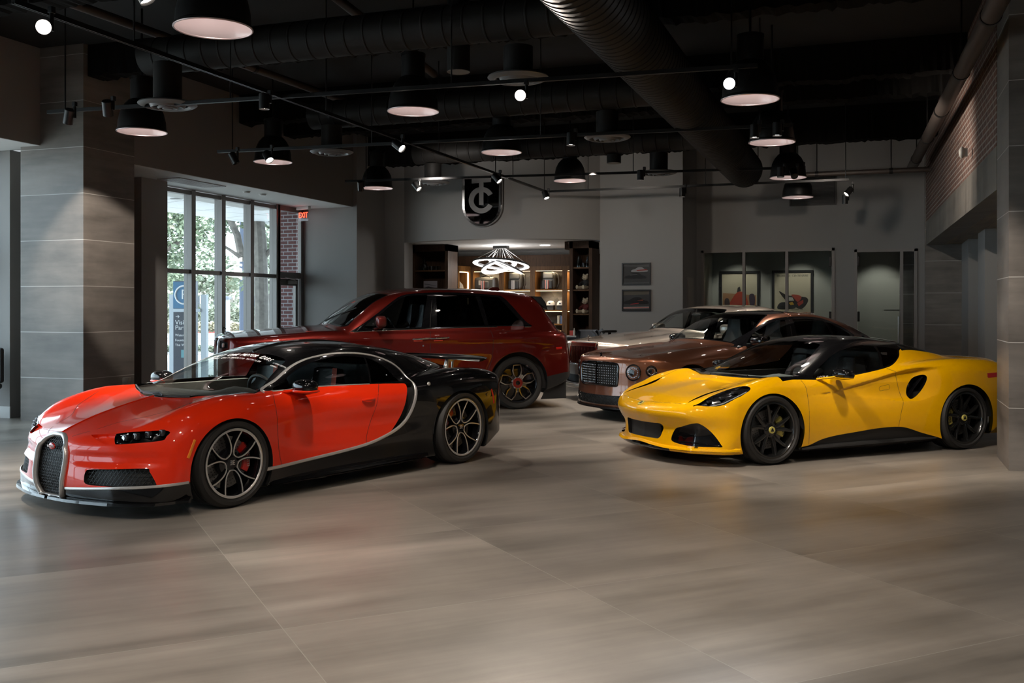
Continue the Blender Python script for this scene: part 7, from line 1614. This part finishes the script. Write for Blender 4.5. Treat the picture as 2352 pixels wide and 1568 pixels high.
# office posters (plain stand-ins with the lettering)
OY = 23.09
def oxz(px, py): return at_y(px, py, OY)
x0, z1 = oxz(1653, 623); x1, z0 = oxz(1745, 745)
t, pr, h, v = framed('framed_poster', 'black framed poster of a red single seater on cream, left in the office', x0, x1, z0, z1, OY, .055, mat('poster_cream', (.55, .50, .36), .6), 'poster', 'black framed motoring posters in the office')
inks(pr, [([(-h*.95, -v*.95), (-h*.95, v*.2), (h*.95, v*.1), (h*.95, -v*.95)], (.42, .22, .10)), ([(-h*.5, -v*.62), (-h*.6, -v*.3), (-h*.2, v*.18), (h*.1, v*.25), (h*.35, v*.10), (h*.5, -v*.3), (h*.3, -v*.55)], (.48, .05, .015)), ([(-h*.85, -v*.1), (-h*.65, -v*.02), (-h*.55, -v*.25), (-h*.6, -v*.60), (-h*.8, -v*.55)], (.06, .035, .03)), ([(h*.55, v*.10), (h*.8, v*.15), (h*.88, -v*.1), (h*.8, -v*.4), (h*.6, -v*.3)], (.05, .03, .05)), ([(-h*.4, -v*.50), (-h*.3, -v*.40), (h*.2, -v*.36), (h*.25, -v*.46)], (.02, .015, .012)), ([(-h*.15, v*.22), (-h*.1, v*.42), (h*.02, v*.46), (h*.08, v*.28)], (.03, .03, .03))])
x0, z1 = oxz(1773, 621); x1, z0 = oxz(1868, 735)
t, pr, h, v = framed('framed_poster', 'black framed salon poster with dark rushing shape and red lettering, right in the office', x0, x1, z0, z1, OY, .055, mat('poster_cream', (.55, .50, .36), .6), 'poster', 'black framed motoring posters in the office')
inks(pr, [([(-h*.75, v*.18), (-h*.3, v*.0), (h*.2, -v*.05), (h*.75, -v*.1), (h*.85, -v*.3), (h*.5, -v*.62), (h*.1, -v*.5), (-h*.3, -v*.3)], (.012, .012, .014)), ([(-h*.7, -v*.35), (-h*.3, -v*.32), (h*.1, -v*.45), (h*.1, -v*.60), (-h*.8, -v*.62)], (.02, .02, .022)), ([(-h*.05, v*.02), (h*.35, v*.0), (h*.5, -v*.12), (h*.3, -v*.3), (h*.1, -v*.15)], (.42, .06, .03)), ([(h*.25, -v*.35), (h*.6, -v*.2), (h*.6, -v*.35), (h*.35, -v*.5)], (.40, .05, .03)), ([(-h*.2, -v*.34), (0, -v*.30), (h*.1, -v*.42), (-h*.1, -v*.45)], (.55, .33, .04)), ([(-h*.2, -v*.08), (0, -v*.1), (h*.1, -v*.25), (-h*.2, -v*.25)], (.5, .48, .42))])
RX = Matrix.Rotation(PI/2, 4, 'X')
M_ri = mat('red_ink', (.45, .04, .02), .7); M_bi = mat('black_ink', (.03, .03, .03), .7)
text_mesh('printed_lettering', 'BRUXELLES  CENTENAIRE', .062, M_bi, pr, Matrix.Translation((0, -.018, v*.86)) @ RX, .0002, sx=.95)
text_mesh('printed_lettering', '32ME SALON DE L\u2019AUTOMOBILE', .075, M_ri, pr, Matrix.Translation((0, -.018, -v*.80)) @ RX, .0002, sx=.72); text_mesh('printed_lettering', 'DECEMBER 1948', .035, M_bi, pr, Matrix.Translation((h*.25, -.018, -v*.64)) @ RX, .0002)
# office glazing
M_ofr = mat('greige_door_frame', (.30, .275, .26), .5)
def office_front(name, px0, px1, py0, mull, ind=.0, extra=None):
    x0, z1 = at_y(px0, py0, 21.0); x1, _ = at_y(px1, py0, 21.0); m = MB(); w = .055; y0, y1 = 20.97, 21.12
    m.box(x0, x0+w, y0, y1, 0, z1).box(x1-w, x1, y0, y1, 0, z1).box(x0, x1, y0, y1, z1-w, z1)
    xs = [x0+w]+[at_y(q, 600, 21.0)[0] for q in mull]+[x1-w]
    for q in xs[1:-1]: m.box(q-.028, q+.028, y0+.01, y1-.01, 0, z1-w)
    o = struct(name, m, M_ofr)
    for a, b in zip(xs[:-1], xs[1:]): MB().box(a+.02, b-.02, 21.04, 21.05, .05, z1-w).build('pane', M_pane, o)
    return o, xs, z1
o, xs, z1 = office_front('window_3', 1611, 1917, 575, (1708.5, 1807)); 
for z in (2.45, 1.35): MB().bbox(xs[-1]-.05, xs[-1]-.005, 20.95, 20.985, z-.1, z+.1, .006).build('hinge', M_fix, o)
o, xs, z1 = office_front('door_2', 1962, 2107, 573, (2071,))
for z in (2.45, 1.35): MB().bbox(xs[0]+.005, xs[0]+.05, 20.95, 20.985, z-.1, z+.1, .006).build('hinge', M_fix, o)
MB().tube([(xs[1]-.06, 20.96, 1.35), (xs[1]-.06, 20.93, 1.35), (xs[1]-.06, 20.93, .85), (xs[1]-.06, 20.96, .85)], .012, 8).build('pull_handle', M_satin, o)
x, z = oxz(2052, 697); m = MB(); m.box(-.19, .19, -.01, 0, -.13, .13); p = m.build('wall_access_panel', M_office); p.location = (x, 23.095, z); tag(p, 'square paint coloured access panel on the office wall', 'panel')
# small door edge, grille, thermostat-like items on the rear wall
x0, z1 = at_y(1817, 402, 20.99); x1, z0 = at_y(1918, 467, 20.99); t = thing('wall_grille', 'large dark louvred air grille high on the rear wall', 'air vent', ((x0+x1)/2, 20.995, (z0+z1)/2)); h, v = (x1-x0)/2, (z1-z0)/2; m = MB(); m.box(-h, h, -.01, 0, -v, v); m.build('backing', M_gap, t); m = MB()
for k in range(22): q = -v+.02+(2*v-.04)*k/21; m.box(-h+.02, h-.02, -.025, -.008, q-.008, q+.006)
m.build('louvres', mat('dark_louvre', (.04, .037, .034), .5), t); m = MB(); m.box(-h-.03, h+.03, -.02, 0, v, v+.03).box(-h-.03, h+.03, -.02, 0, -v-.03, -v).box(-h-.03, -h, -.02, 0, -v, v).box(h, h+.03, -.02, 0, -v, v); m.build('frame', MATS['dark_louvre'], t)
y0, z1 = at_x(1583, 637, -3.515); m = MB(); m.box(-.0, .03, -.35, .3, 0, z1); o = m.build('door_3', M_ofr); o.location = (-3.515, 20.2, 0); o['kind'] = 'structure'
# camera and exit glow on the right brick wall
x, y = at_z(2216, 350, 3.35); t = thing('wall_sensor', 'small pale sensor head on the brick wall', 'sensor', (1.04, at_x(2216, 350, 1.04)[0], at_x(2216, 350, 1.04)[1])); m = MB(); egg(m, (-.03, 0, 0), (.04, .05, .07)); m.build('housing', mat('pale_plastic', (.40, .38, .35), .5), t)
MB().box(-.01, .03, -.03, .03, -.05, .05).build('base_plate', MATS['pale_plastic'], t)
# monitor high on the near brick wall
t = thing('wall_screen', 'dark flat screen at the right edge on the near brick wall', 'screen', (1.60, 9.0, 3.75)); MB().bbox(-.06, -.005, -.62, .55, -.38, .38, .01).build('bezel', M_blackgloss, t)
# ---------------------------------------------------------------- left bay fittings
x, y = at_z(697, 478, 3.50); t = thing('exit_sign', 'red lit EXIT sign hanging from the window bay soffit', 'sign', (x, y, 3.535), math.radians(-14)); MB().bbox(-.17, .17, -.035, .035, -.065, -.001, .006).build('housing', mat('white_plastic', (.62, .62, .60), .5), t)
pl = MB().box(-.135, .135, -.006, .006, -.29, -.065).build('panel', glass_mat('clear_acrylic', (.85, .75, .75), 1.4), t)
text_mesh('lettering', 'EXIT', .155, mat('exit_red_glow', (.8, .05, .02), .4, emit=(1, .06, .02), es=4.0), pl, Matrix.Translation((0, -.009, -.178)) @ RX, .002, sx=.80); light('exit_light', 'POINT', (x, y-.05, 3.40), .10, (1, .08, .03), .05)
x, y = at_z(442, 419, 3.535); t = thing('soffit_grille', 'linear louvred air grille in the bay soffit', 'air vent', (x, y, 3.534)); m = MB(); m.box(-.20, .20, -.55, .55, -.006, -.001); m.build('backing', M_gap, t); m = MB()
for k in range(7): q = -.18+.06*k; m.box(q-.016, q+.016, -.54, .54, -.014, -.006)
m.box(-.22, .22, -.58, -.55, -.012, 0).box(-.22, .22, .55, .58, -.012, 0).box(-.22, -.20, -.55, .55, -.012, 0).box(.20, .22, -.55, .55, -.012, 0); m.build('louvres', mat('soffit_grille_grey', (.45, .45, .45), .5), t)
for px, py, lb in ((566, 440, 'round smoke detector on the bay soffit, nearer the grille'), (603, 446, 'small flush disc on the bay soffit, nearer the exit sign')): x, y = at_z(px, py, 3.53); o = tag(MB().lathe([(0, -.03), (.05, -.028), (.065, -.01), (.065, 0)], 24, 'z').build('smoke_detector', mat('white_plastic', (.62, .62, .60), .5)), lb, 'smoke detector'); o.location = (x, y, 3.534)
# fire extinguisher and chair edge at the far left
x, z = at_y(41, 800, 10.90); t = thing('fire_extinguisher', 'dark red fire extinguisher half hidden behind the left pier', 'extinguisher', (x+.03, 10.86, z-.32)); m = MB(); m.lathe([(0, 0), (.075, .0), (.08, .03), (.08, .40), (.05, .46), (.02, .48), (0, .48)], 24, 'z'); m.build('cylinder', mat('extinguisher_red', (.20, .012, .01), .3, 0, .5), t); m = MB(); m.box(-.02, .02, -.05, .02, .48, .54).tube([(0, -.04, .52), (-.08, -.06, .5), (-.10, -.05, .3)], .014, 6); m.build('valve', M_blackmatt, t)
MB().box(-.05, .05, .075, .088, .1, .4).build('wall_bracket', M_blackmatt, t)
x, y = at_y(-58, 900, 10.1)[0], 10.1; t = thing('office_chair', 'black chair just cut by the left edge of the picture', 'chair', (x, y, 0)); m = MB(); m.bbox(-.24, .24, -.24, .24, .42, .50, .03); m.build('seat', M_blackmatt, t); m = MB(); m.bbox(-.24, .24, .20, .27, .50, .98, .03); m.build('backrest', M_blackmatt, t)
for a, b in ((-1, -1), (1, -1), (-1, 1), (1, 1)): MB().cyl((a*.2, b*.2, 0), (a*.2, b*.2, .42), .015, 10).build('leg', M_fix, t)
# pale wedge fixed to the pier behind the red bonnet
y, z = at_x(286, 878, -9.77); t = thing('wall_wedge', 'small pale wedge fixed low on the left pier above the red bonnet', 'fitting', (-9.78, y, z)); MB().prism([(0, -.16), (.04, -.16), (.10, .07), (0, .07)], -.03, .03, 'xz').build('wedge', mat('pale_metal_fitting', (.42, .40, .37), .45, .3), t)
for px0, dx in ((1700, 0), (1840, 1.0)):
    q = at_y(px0, 640, OY)[0]; light('office_spot', 'SPOT', (q, 22.25, 2.95), 34, (1, .93, .82), .05, (q, 23.1, 1.2), 75, .6)
q = at_y(2020, 700, OY)[0]; light('office_spot', 'SPOT', (q, 22.3, 2.95), 40, (1, .95, .85), .05, (q, 23.1, .9), 75, .6)
# ================================================================ street outside the window bay
def ground_mat(name, col, sc=.5, amt=.25):
    m = mat(name, col, .9); w = NT(m); n = w.noise(w.obj(), sc, 5, .6); w.l(w.ramp(n, [(.3, tuple(q*(1-amt) for q in col)), (.7, tuple(q*(1+amt) for q in col))]), w.b.inputs['Base Color']); return m
struct('ground_outside', MB().box(-120, -12.2, -60, 120, -.3, -.13), ground_mat('pale_concrete', (.52, .50, .47), .4, .12))
def o_at(px, py, z): return at_z(px, py, z)
def gp(px, Yc): return c2r((px-PCX)/FPX*Yc, Yc)
def strip(Y0, Y1, z0, z1, px0=250, px1=760):
    a, b, c, d = gp(px0, Y0), gp(px1, Y0), gp(px1, Y1), gp(px0, Y1); m = MB(); v = [(*q, z) for z in (z0, z1) for q in (a, b, c, d)]
    return m.add(v, [(0, 3, 2, 1), (4, 5, 6, 7), (0, 1, 5, 4), (1, 2, 6, 5), (2, 3, 7, 6), (3, 0, 4, 7)])
G = -.13
def gY(py): return (HCAM-G)*FPX/(py-PHY)     # camera depth of a ground point seen at this height
o = strip(gY(815), gY(782), G, G+.03); o = o.build('road_strip', ground_mat('asphalt_pale', (.36, .36, .36), .8, .1)); o['kind'] = 'structure'
tag(strip(gY(764.5), gY(762), G, G+.16).build('kerb', mat('red_kerb_paint', (.45, .06, .06), .8)), 'red painted kerb across the street', 'kerb')
def leafy(name, label, cat_, clumps, leafm, n, size, group=None, trunk=None, spread=1.0):
    t = thing(name, label, cat_, trunk[0] if trunk else clumps[0][0], 0, group); o0 = Vector(trunk[0] if trunk else clumps[0][0])
    m = MB(); vs = []; fs = []; tot = sum(c[1]**2 for c in clumps)
    for c, r in clumps:
        c = Vector(c)
        for _ in range(int(n*r*r/tot)):
            d = Vector((random.gauss(0, 1), random.gauss(0, 1), random.gauss(0, 1))).normalized()*r*random.random()**.4; d.z *= .75; p = c+d-o0
            a = Vector((random.uniform(-1, 1), random.uniform(-1, 1), random.uniform(-.6, .6))).normalized()*size*random.uniform(.6, 1.3); b = a.orthogonal().normalized()*size*.55; k = len(vs)
            vs += [p-a, p+b, p+a, p-b]; fs.append((k, k+1, k+2, k+3))
    m.add(vs, fs); f = m.build('foliage', leafm, t, fix=False); f['kind'] = 'stuff'
    if trunk:
        m = MB(); 
        for pts, rr in trunk[1]: m.tube([Vector(p)-o0 for p in pts], rr, 9)
        m.build('trunk', trunk[2], t)
    return t
def leaf_mat(name, col):
    m = mat(name, col, .6); w = NT(m); n = w.noise(w.obj(), 1.1, 3); w.l(w.mix(n, tuple(q*.55 for q in col), tuple(q*1.5 for q in col)), w.b.inputs['Base Color']); return m
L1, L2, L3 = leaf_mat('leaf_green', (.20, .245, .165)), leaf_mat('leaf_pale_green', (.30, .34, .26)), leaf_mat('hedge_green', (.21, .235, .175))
BARK = ground_mat('grey_bark', (.16, .145, .13), 6, .35)
def P(px, py, Yc): x, y = gp(px, Yc); return (x, y, HCAM+(PHY-py)/FPX*Yc)
Y1 = 27.0
tr = ([[P(600, 850, Y1), P(601, 700, Y1), P(598, 560, Y1), P(590, 470, Y1), P(600, 400, Y1)], [.20, .19, .18, .16, .08]], [[P(599, 600, Y1), P(620, 575, Y1), P(650, 560, Y1)], [.08, .06, .03]], [[P(557, 600, Y1+.5), P(545, 540, Y1+.5), P(527, 500, Y1+.5), P(523, 470, Y1+.5), P(510, 430, Y1+.5)], [.11, .10, .09, .07, .04]], [[P(598, 620, Y1), P(575, 600, Y1), P(552, 590, Y1), P(515, 565, Y1)], [.09, .08, .06, .03]])
leafy('tree', 'nearest tree outside, thick ringed trunk seen in the fourth pane', 'tree', [(P(620, 470, 27.5), .9), (P(560, 440, 28), .9), (P(520, 505, 28), .6), (P(590, 380, 27), 1.3), (P(640, 560, 28), .5), (P(545, 640, 29), .45), (P(470, 450, 27), .7), (P(440, 400, 27), 1.2)], L1, 4200, .085, 'trees outside the window', (P(600, 850, Y1), tr, BARK))
Y2 = 34.0
leafy('tree', 'tree outside filling the first and second panes with green leaves', 'tree', [(P(400, 500, Y2), 1.3), (P(390, 450, Y2), 1.3), (P(460, 530, Y2), .8), (P(485, 575, Y2), .5), (P(400, 590, Y2+1), .8), (P(350, 520, Y2), 1.9), (P(415, 645, Y2), .6)], L1, 5200, .09, 'trees outside the window', (P(340, 850, Y2), [[[P(340, 850, Y2), P(345, 640, Y2), P(360, 500, Y2), P(380, 430, Y2)], [.22, .2, .16, .06]], [[P(350, 600, Y2), P(400, 560, Y2), P(470, 540, Y2)], [.1, .07, .03]]], BARK))
Y3 = 46.0
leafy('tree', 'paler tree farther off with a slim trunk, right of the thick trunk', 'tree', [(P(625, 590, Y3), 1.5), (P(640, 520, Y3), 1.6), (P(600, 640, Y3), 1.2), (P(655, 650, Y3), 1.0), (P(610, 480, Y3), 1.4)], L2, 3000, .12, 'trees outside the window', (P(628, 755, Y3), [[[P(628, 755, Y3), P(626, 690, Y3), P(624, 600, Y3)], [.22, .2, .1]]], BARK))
Y4 = 60.0
for k, (px, lb) in enumerate(((470, 'pale hazy tree beyond the street behind the parking sign'), (535, 'pale hazy tree beyond the street in the third pane'), (395, 'pale hazy tree beyond the street at the left pane'))):
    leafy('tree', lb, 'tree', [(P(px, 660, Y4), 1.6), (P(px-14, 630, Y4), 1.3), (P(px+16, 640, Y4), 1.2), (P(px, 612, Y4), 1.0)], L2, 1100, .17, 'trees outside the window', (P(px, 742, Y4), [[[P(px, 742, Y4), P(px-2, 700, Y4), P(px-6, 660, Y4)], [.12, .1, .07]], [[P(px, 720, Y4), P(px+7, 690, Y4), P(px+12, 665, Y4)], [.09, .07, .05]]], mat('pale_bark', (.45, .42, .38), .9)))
hx = [[P(380+14*i, 722+random.uniform(-4, 3), 54+random.uniform(-.5, .5)), .62] for i in range(24)]
leafy('hedge', 'clipped low hedge beyond the red kerb', 'hedge', hx, L3, 5200, .10)
hx = [[P(385+16*i, 752, 50), .38] for i in range(20)]; leafy('ground_cover', 'straw coloured low planting in front of the hedge', 'plants', hx, leaf_mat('straw_plants', (.36, .32, .22)), 2600, .10)
hx = [[P(380+9*i, 800+random.uniform(-3, 3), gY(812)), .16] for i in range(16)]; leafy('grass_verge', 'green grass verge beside the pale path outside', 'grass', hx, L3, 2600, .05)
hx = [[P(470+9*i, 866, gY(870)), .07] for i in range(16)]; leafy('grass_edge', 'thin grass edge at the foot of the window', 'grass', hx, L3, 1600, .03)
# parking sign
sx, sy = gp(424, 21.5); s_ = FPX/21.5; t = thing('parking_sign', 'blue parking totem sign with dark visitor panel outside the window', 'sign', (sx, sy, G), YAW); Z = lambda py: HCAM+(PHY-py)/s_-G
M_alu = mat('brushed_aluminium_post', (.42, .46, .50), .45, .3); hw = .245
MB().box(-hw, hw, 0, .14, 0, Z(645)).build('sign_body', mat('sign_slate_side', (.13, .15, .19), .5), t)
for a, b in ((-.34, -hw-.005), (hw+.10, hw+.22)): MB().box(a, b, .02, .16, 0, Z(676)).build('post', M_alu, t)
MB().box(-hw, hw+.0, -.012, -.001, Z(708), Z(647)).build('blue_panel', mat('parking_blue', (.045, .16, .30), .4), t); MB().box(-hw+.012, hw-.0, -.012, -.001, 0.1, Z(717)).build('dark_panel', mat('sign_dark_slate', (.035, .042, .06), .4), t)
MB().box(-hw, hw+.1, -.02, .0, Z(716), Z(709)).build('divider_rail', M_alu, t)
m = MB(); torus_arc(m, (0.0, -.016, Z(677)), .195, .02, 'y', 44); m.build('letter_ring', mat('sign_white', (.72, .74, .76), .5), t); SW = MATS['sign_white']
text_mesh('sign_lettering', 'P', .30, SW, t, Matrix.Translation((0, -.016, Z(677))) @ RX, .002)
for tx, py, sz in (('\u2192', 727, .11), ('Visitor', 740.5, .135), ('Parking', 752.5, .135), ('Waterway', 769.5, .072), ('Fountains', 781, .072), ('The West', 792, .072)): text_mesh('sign_lettering', tx, sz, SW, t, Matrix.Translation((-hw+.045, -.014, Z(py))) @ RX, .002, align='LEFT')
MB().box(-.07, .09, -.016, -.012, Z(821), Z(803)).build('sticker', mat('teal_sticker', (.12, .30, .34), .5), t)
# lamp post, bollard, brick pier, canopy
x, y = gp(557, 30); t = thing('lamp_post', 'slim blue grey street lamp post in the third pane', 'lamp post', (x, y, G)); MB().cyl((0, 0, 0), (0, 0, 4.9), .10, 14, .08).build('post', mat('blue_grey_paint', (.07, .09, .14), .5), t); MB().lathe([(.17, 0), (.17, .12), (.11, .2)], 16, 'z').build('post_base', MATS['blue_grey_paint'], t); MB().bbox(-.5, .05, -.09, .09, 4.85, 4.95, .03).build('lantern', MATS['blue_grey_paint'], t)
x, y = gp(518, 40); t = thing('bollard_column', 'square stone street column with grey cap beyond the sign', 'column', (x, y, G), YAW); MB().bbox(-.17, .17, -.17, .17, 0, .72, .01).build('base', mat('dark_stone', (.16, .18, .22), .7), t); MB().bbox(-.15, .15, -.15, .15, .72, 2.0, .01).build('shaft', mat('pale_stone', (.42, .44, .46), .7), t); MB().bbox(-.19, .19, -.19, .19, 2.0, 2.12, .02).build('cap', MATS['dark_stone'], t)
M_rb = brick_mat('dark_red_brick', (.125, .040, .038), (.10, .032, .032), (.34, .34, .36), .215, .077, gw=.010)
ya = 18.0; struct('pier_brick_outside', MB().box(at_y(642, 600, ya)[0], at_y(704, 600, ya)[0], ya, ya+1.6, G, 4.2), M_rb)
m = mat('canopy_panel_white', (.62, .64, .66), .5); w = NT(m); b = w.n('TexBrick', offset=0.0); w.l(w.mapping(w.obj(), (0, 0, 0), (0, 0, .35)), b.inputs['Vector']); b.inputs['Scale'].default_value = 1; b.inputs['Brick Width'].default_value = 1.5; b.inputs['Row Height'].default_value = 1.5; b.inputs['Mortar Size'].default_value = .02; b.inputs['Color1'].default_value = (.62, .64, .66, 1); b.inputs['Color2'].default_value = (.66, .68, .70, 1); b.inputs['Mortar'].default_value = (.2, .2, .22, 1); w.l(b.outputs['Color'], w.b.inputs['Base Color'])
struct('canopy_outside', MB().box(-16.2, -11.5, 11.6, 24, 3.86, 4.1), m)
x, y = at_z(405, 457, 3.85); o = tag(MB().lathe([(0, -.01), (.12, -.01), (.14, 0)], 24, 'z').build('canopy_downlight', mat('dark_downlight', (.06, .06, .06), .4)), 'round recessed light in the white canopy outside', 'ceiling light'); o.location = (x, y, 3.86)
# far side: low wall of glass fronts and parked cars
def far_car(px, Yc, col, label):
    x, y = gp(px, Yc); t = thing('parked_car', label, 'car', (x, y, G), YAW, 'parked cars across the street'); m = MB(); m.prism([(-2.1, .35), (-2.1, .8), (-1.2, .95), (-.6, 1.4), (.8, 1.42), (1.5, 1.0), (2.1, .9), (2.1, .35)], -.85, .85, 'xz'); m.build('body', mat('far_paint_%d' % px, col, .3, 0, 1), t)
    MB().prism([(-1.05, .97), (-.55, 1.33), (.72, 1.35), (1.3, 1.0)], -.86, .86, 'xz').build('windows', M_blackgloss, t)
    for a in (-1.3, 1.3): MB().cyl((a, -.87, .33), (a, .87, .33), .33, 18).build('wheel', M_blackmatt, t)
far_car(492, 74, (.5, .52, .55), 'silver car parked across the street behind the hedge, left'); far_car(548, 80, (.6, .6, .6), 'pale car parked across the street behind the hedge, right')
x, y = gp(505, 94); t = thing('far_building', 'low pale building with dark windows beyond the street', 'building', (x, y, G), YAW); MB().box(-14, 14, 0, 5, 0, 4.4).build('wall', mat('far_stucco', (.55, .53, .50), .9), t)
for k in range(9): MB().box(-12.6+3*k, -10.9+3*k, -.05, .02, .9, 3.0).build('window', mat('far_window', (.05, .06, .07), .2), t)
d = Vector((-.55, .18, -.82)); s_o = light('sun', 'SUN', (0, 0, 30), 9.0, (1, .97, .92), .009, (d.x, d.y, 30+d.z))
WARM = (1.0, .88, .76)
for i, (x, y, z) in enumerate(PPOS):
    light('pendant_light', 'AREA', (x, y, z+.225), 1.9, (1, .93, .89), .15, (x, y, 0))
for x, y in ((-1.2, 6.3), (-4.6, 2.8), (-1.2, 2.8), (-7.9, 5.9), (-8, 2.5)):   # rest of the pendant grid, behind the camera and beside it
    light('pendant_light', 'AREA', (x, y, 3.825), 1.9, (1, .93, .89), .15, (x, y, 0))
for p, d, cool in SPOTS: light('spot_light', 'SPOT', p, 270, (.93, .96, 1) if cool else WARM, .04, (p[0]+d[0], p[1]+d[1], p[2]+d[2]), 62, .7)
# added spots without lamp heads, many within view, to brighten the cars and floor
for p, a, e, sz, cl in (((-7.6, 5.6, 3.6), (-7.3, 7.0, .6), 560, 62, WARM), ((-5.4, 7.2, 3.6), (-6.0, 8.0, .8), 760, 62, WARM), ((-3.4, 6.4, 3.6), (-5.0, 8.6, .7), 380, 60, WARM), ((-1.6, 8.0, 3.6), (-.9, 9.8, .5), 520, 62, WARM), ((.3, 8.8, 3.6), (.6, 10.6, .8), 300, 60, WARM),
                        ((-3.9, 10.2, 3.6), (-4.6, 13.0, .9), 260, 60, WARM), ((-6.3, 10.2, 3.6), (-7.3, 12.8, 1.1), 260, 62, WARM), ((-2.4, 10.6, 3.6), (-2.6, 13.2, .7), 280, 58, WARM), ((-1.6, 12.6, 3.6), (-2.6, 15.2, .9), 220, 55, WARM),
                        ((-2.5, 3.4, 3.6), (-2.2, 4.6, 0), 230, 115, WARM), ((-4.8, 2.2, 3.6), (-4.4, 4.2, 0), 210, 115, WARM), ((.5, 4.2, 3.6), (0, 5.4, 0), 170, 115, WARM), ((-1.6, 1.2, 3.6), (-1.4, 2.6, 0), 150, 115, WARM)):
    light('fill_spot_light', 'SPOT', p, e, cl, .06, a, sz, .8)
light('pier_spot', 'SPOT', (-8.5, 9.1, 3.62), 330, WARM, .03, (-9.78, 10.75, 2.2), 40, .4)
light('brick_fill_spot', 'SPOT', (-.6, 13.5, 3.66), 160, WARM, .05, (1.05, 14.5, 3.3), 110, .8)  # added fill without a fixture, makes the brick wall visible
light('rear_wall_fill_spot', 'SPOT', (-4.3, 15.6, 3.66), 110, WARM, .06, (-4.5, 19.4, 2.2), 100, .9)  # unseen fill spot put in to lift the pictures wall
light('fascia_fill_spot', 'SPOT', (-7.0, 14.9, 3.66), 100, (1, .93, .86), .06, (-7.0, 18.6, 3.3), 100, .9)  # extra unseen source, added to brighten the curved fascia
light('office_wall_fill_spot', 'SPOT', (-.8, 16.4, 3.66), 60, WARM, .06, (-.8, 21, 2.2), 100, .9)  # added light with no fitting behind it, lightens the rear wall by the offices
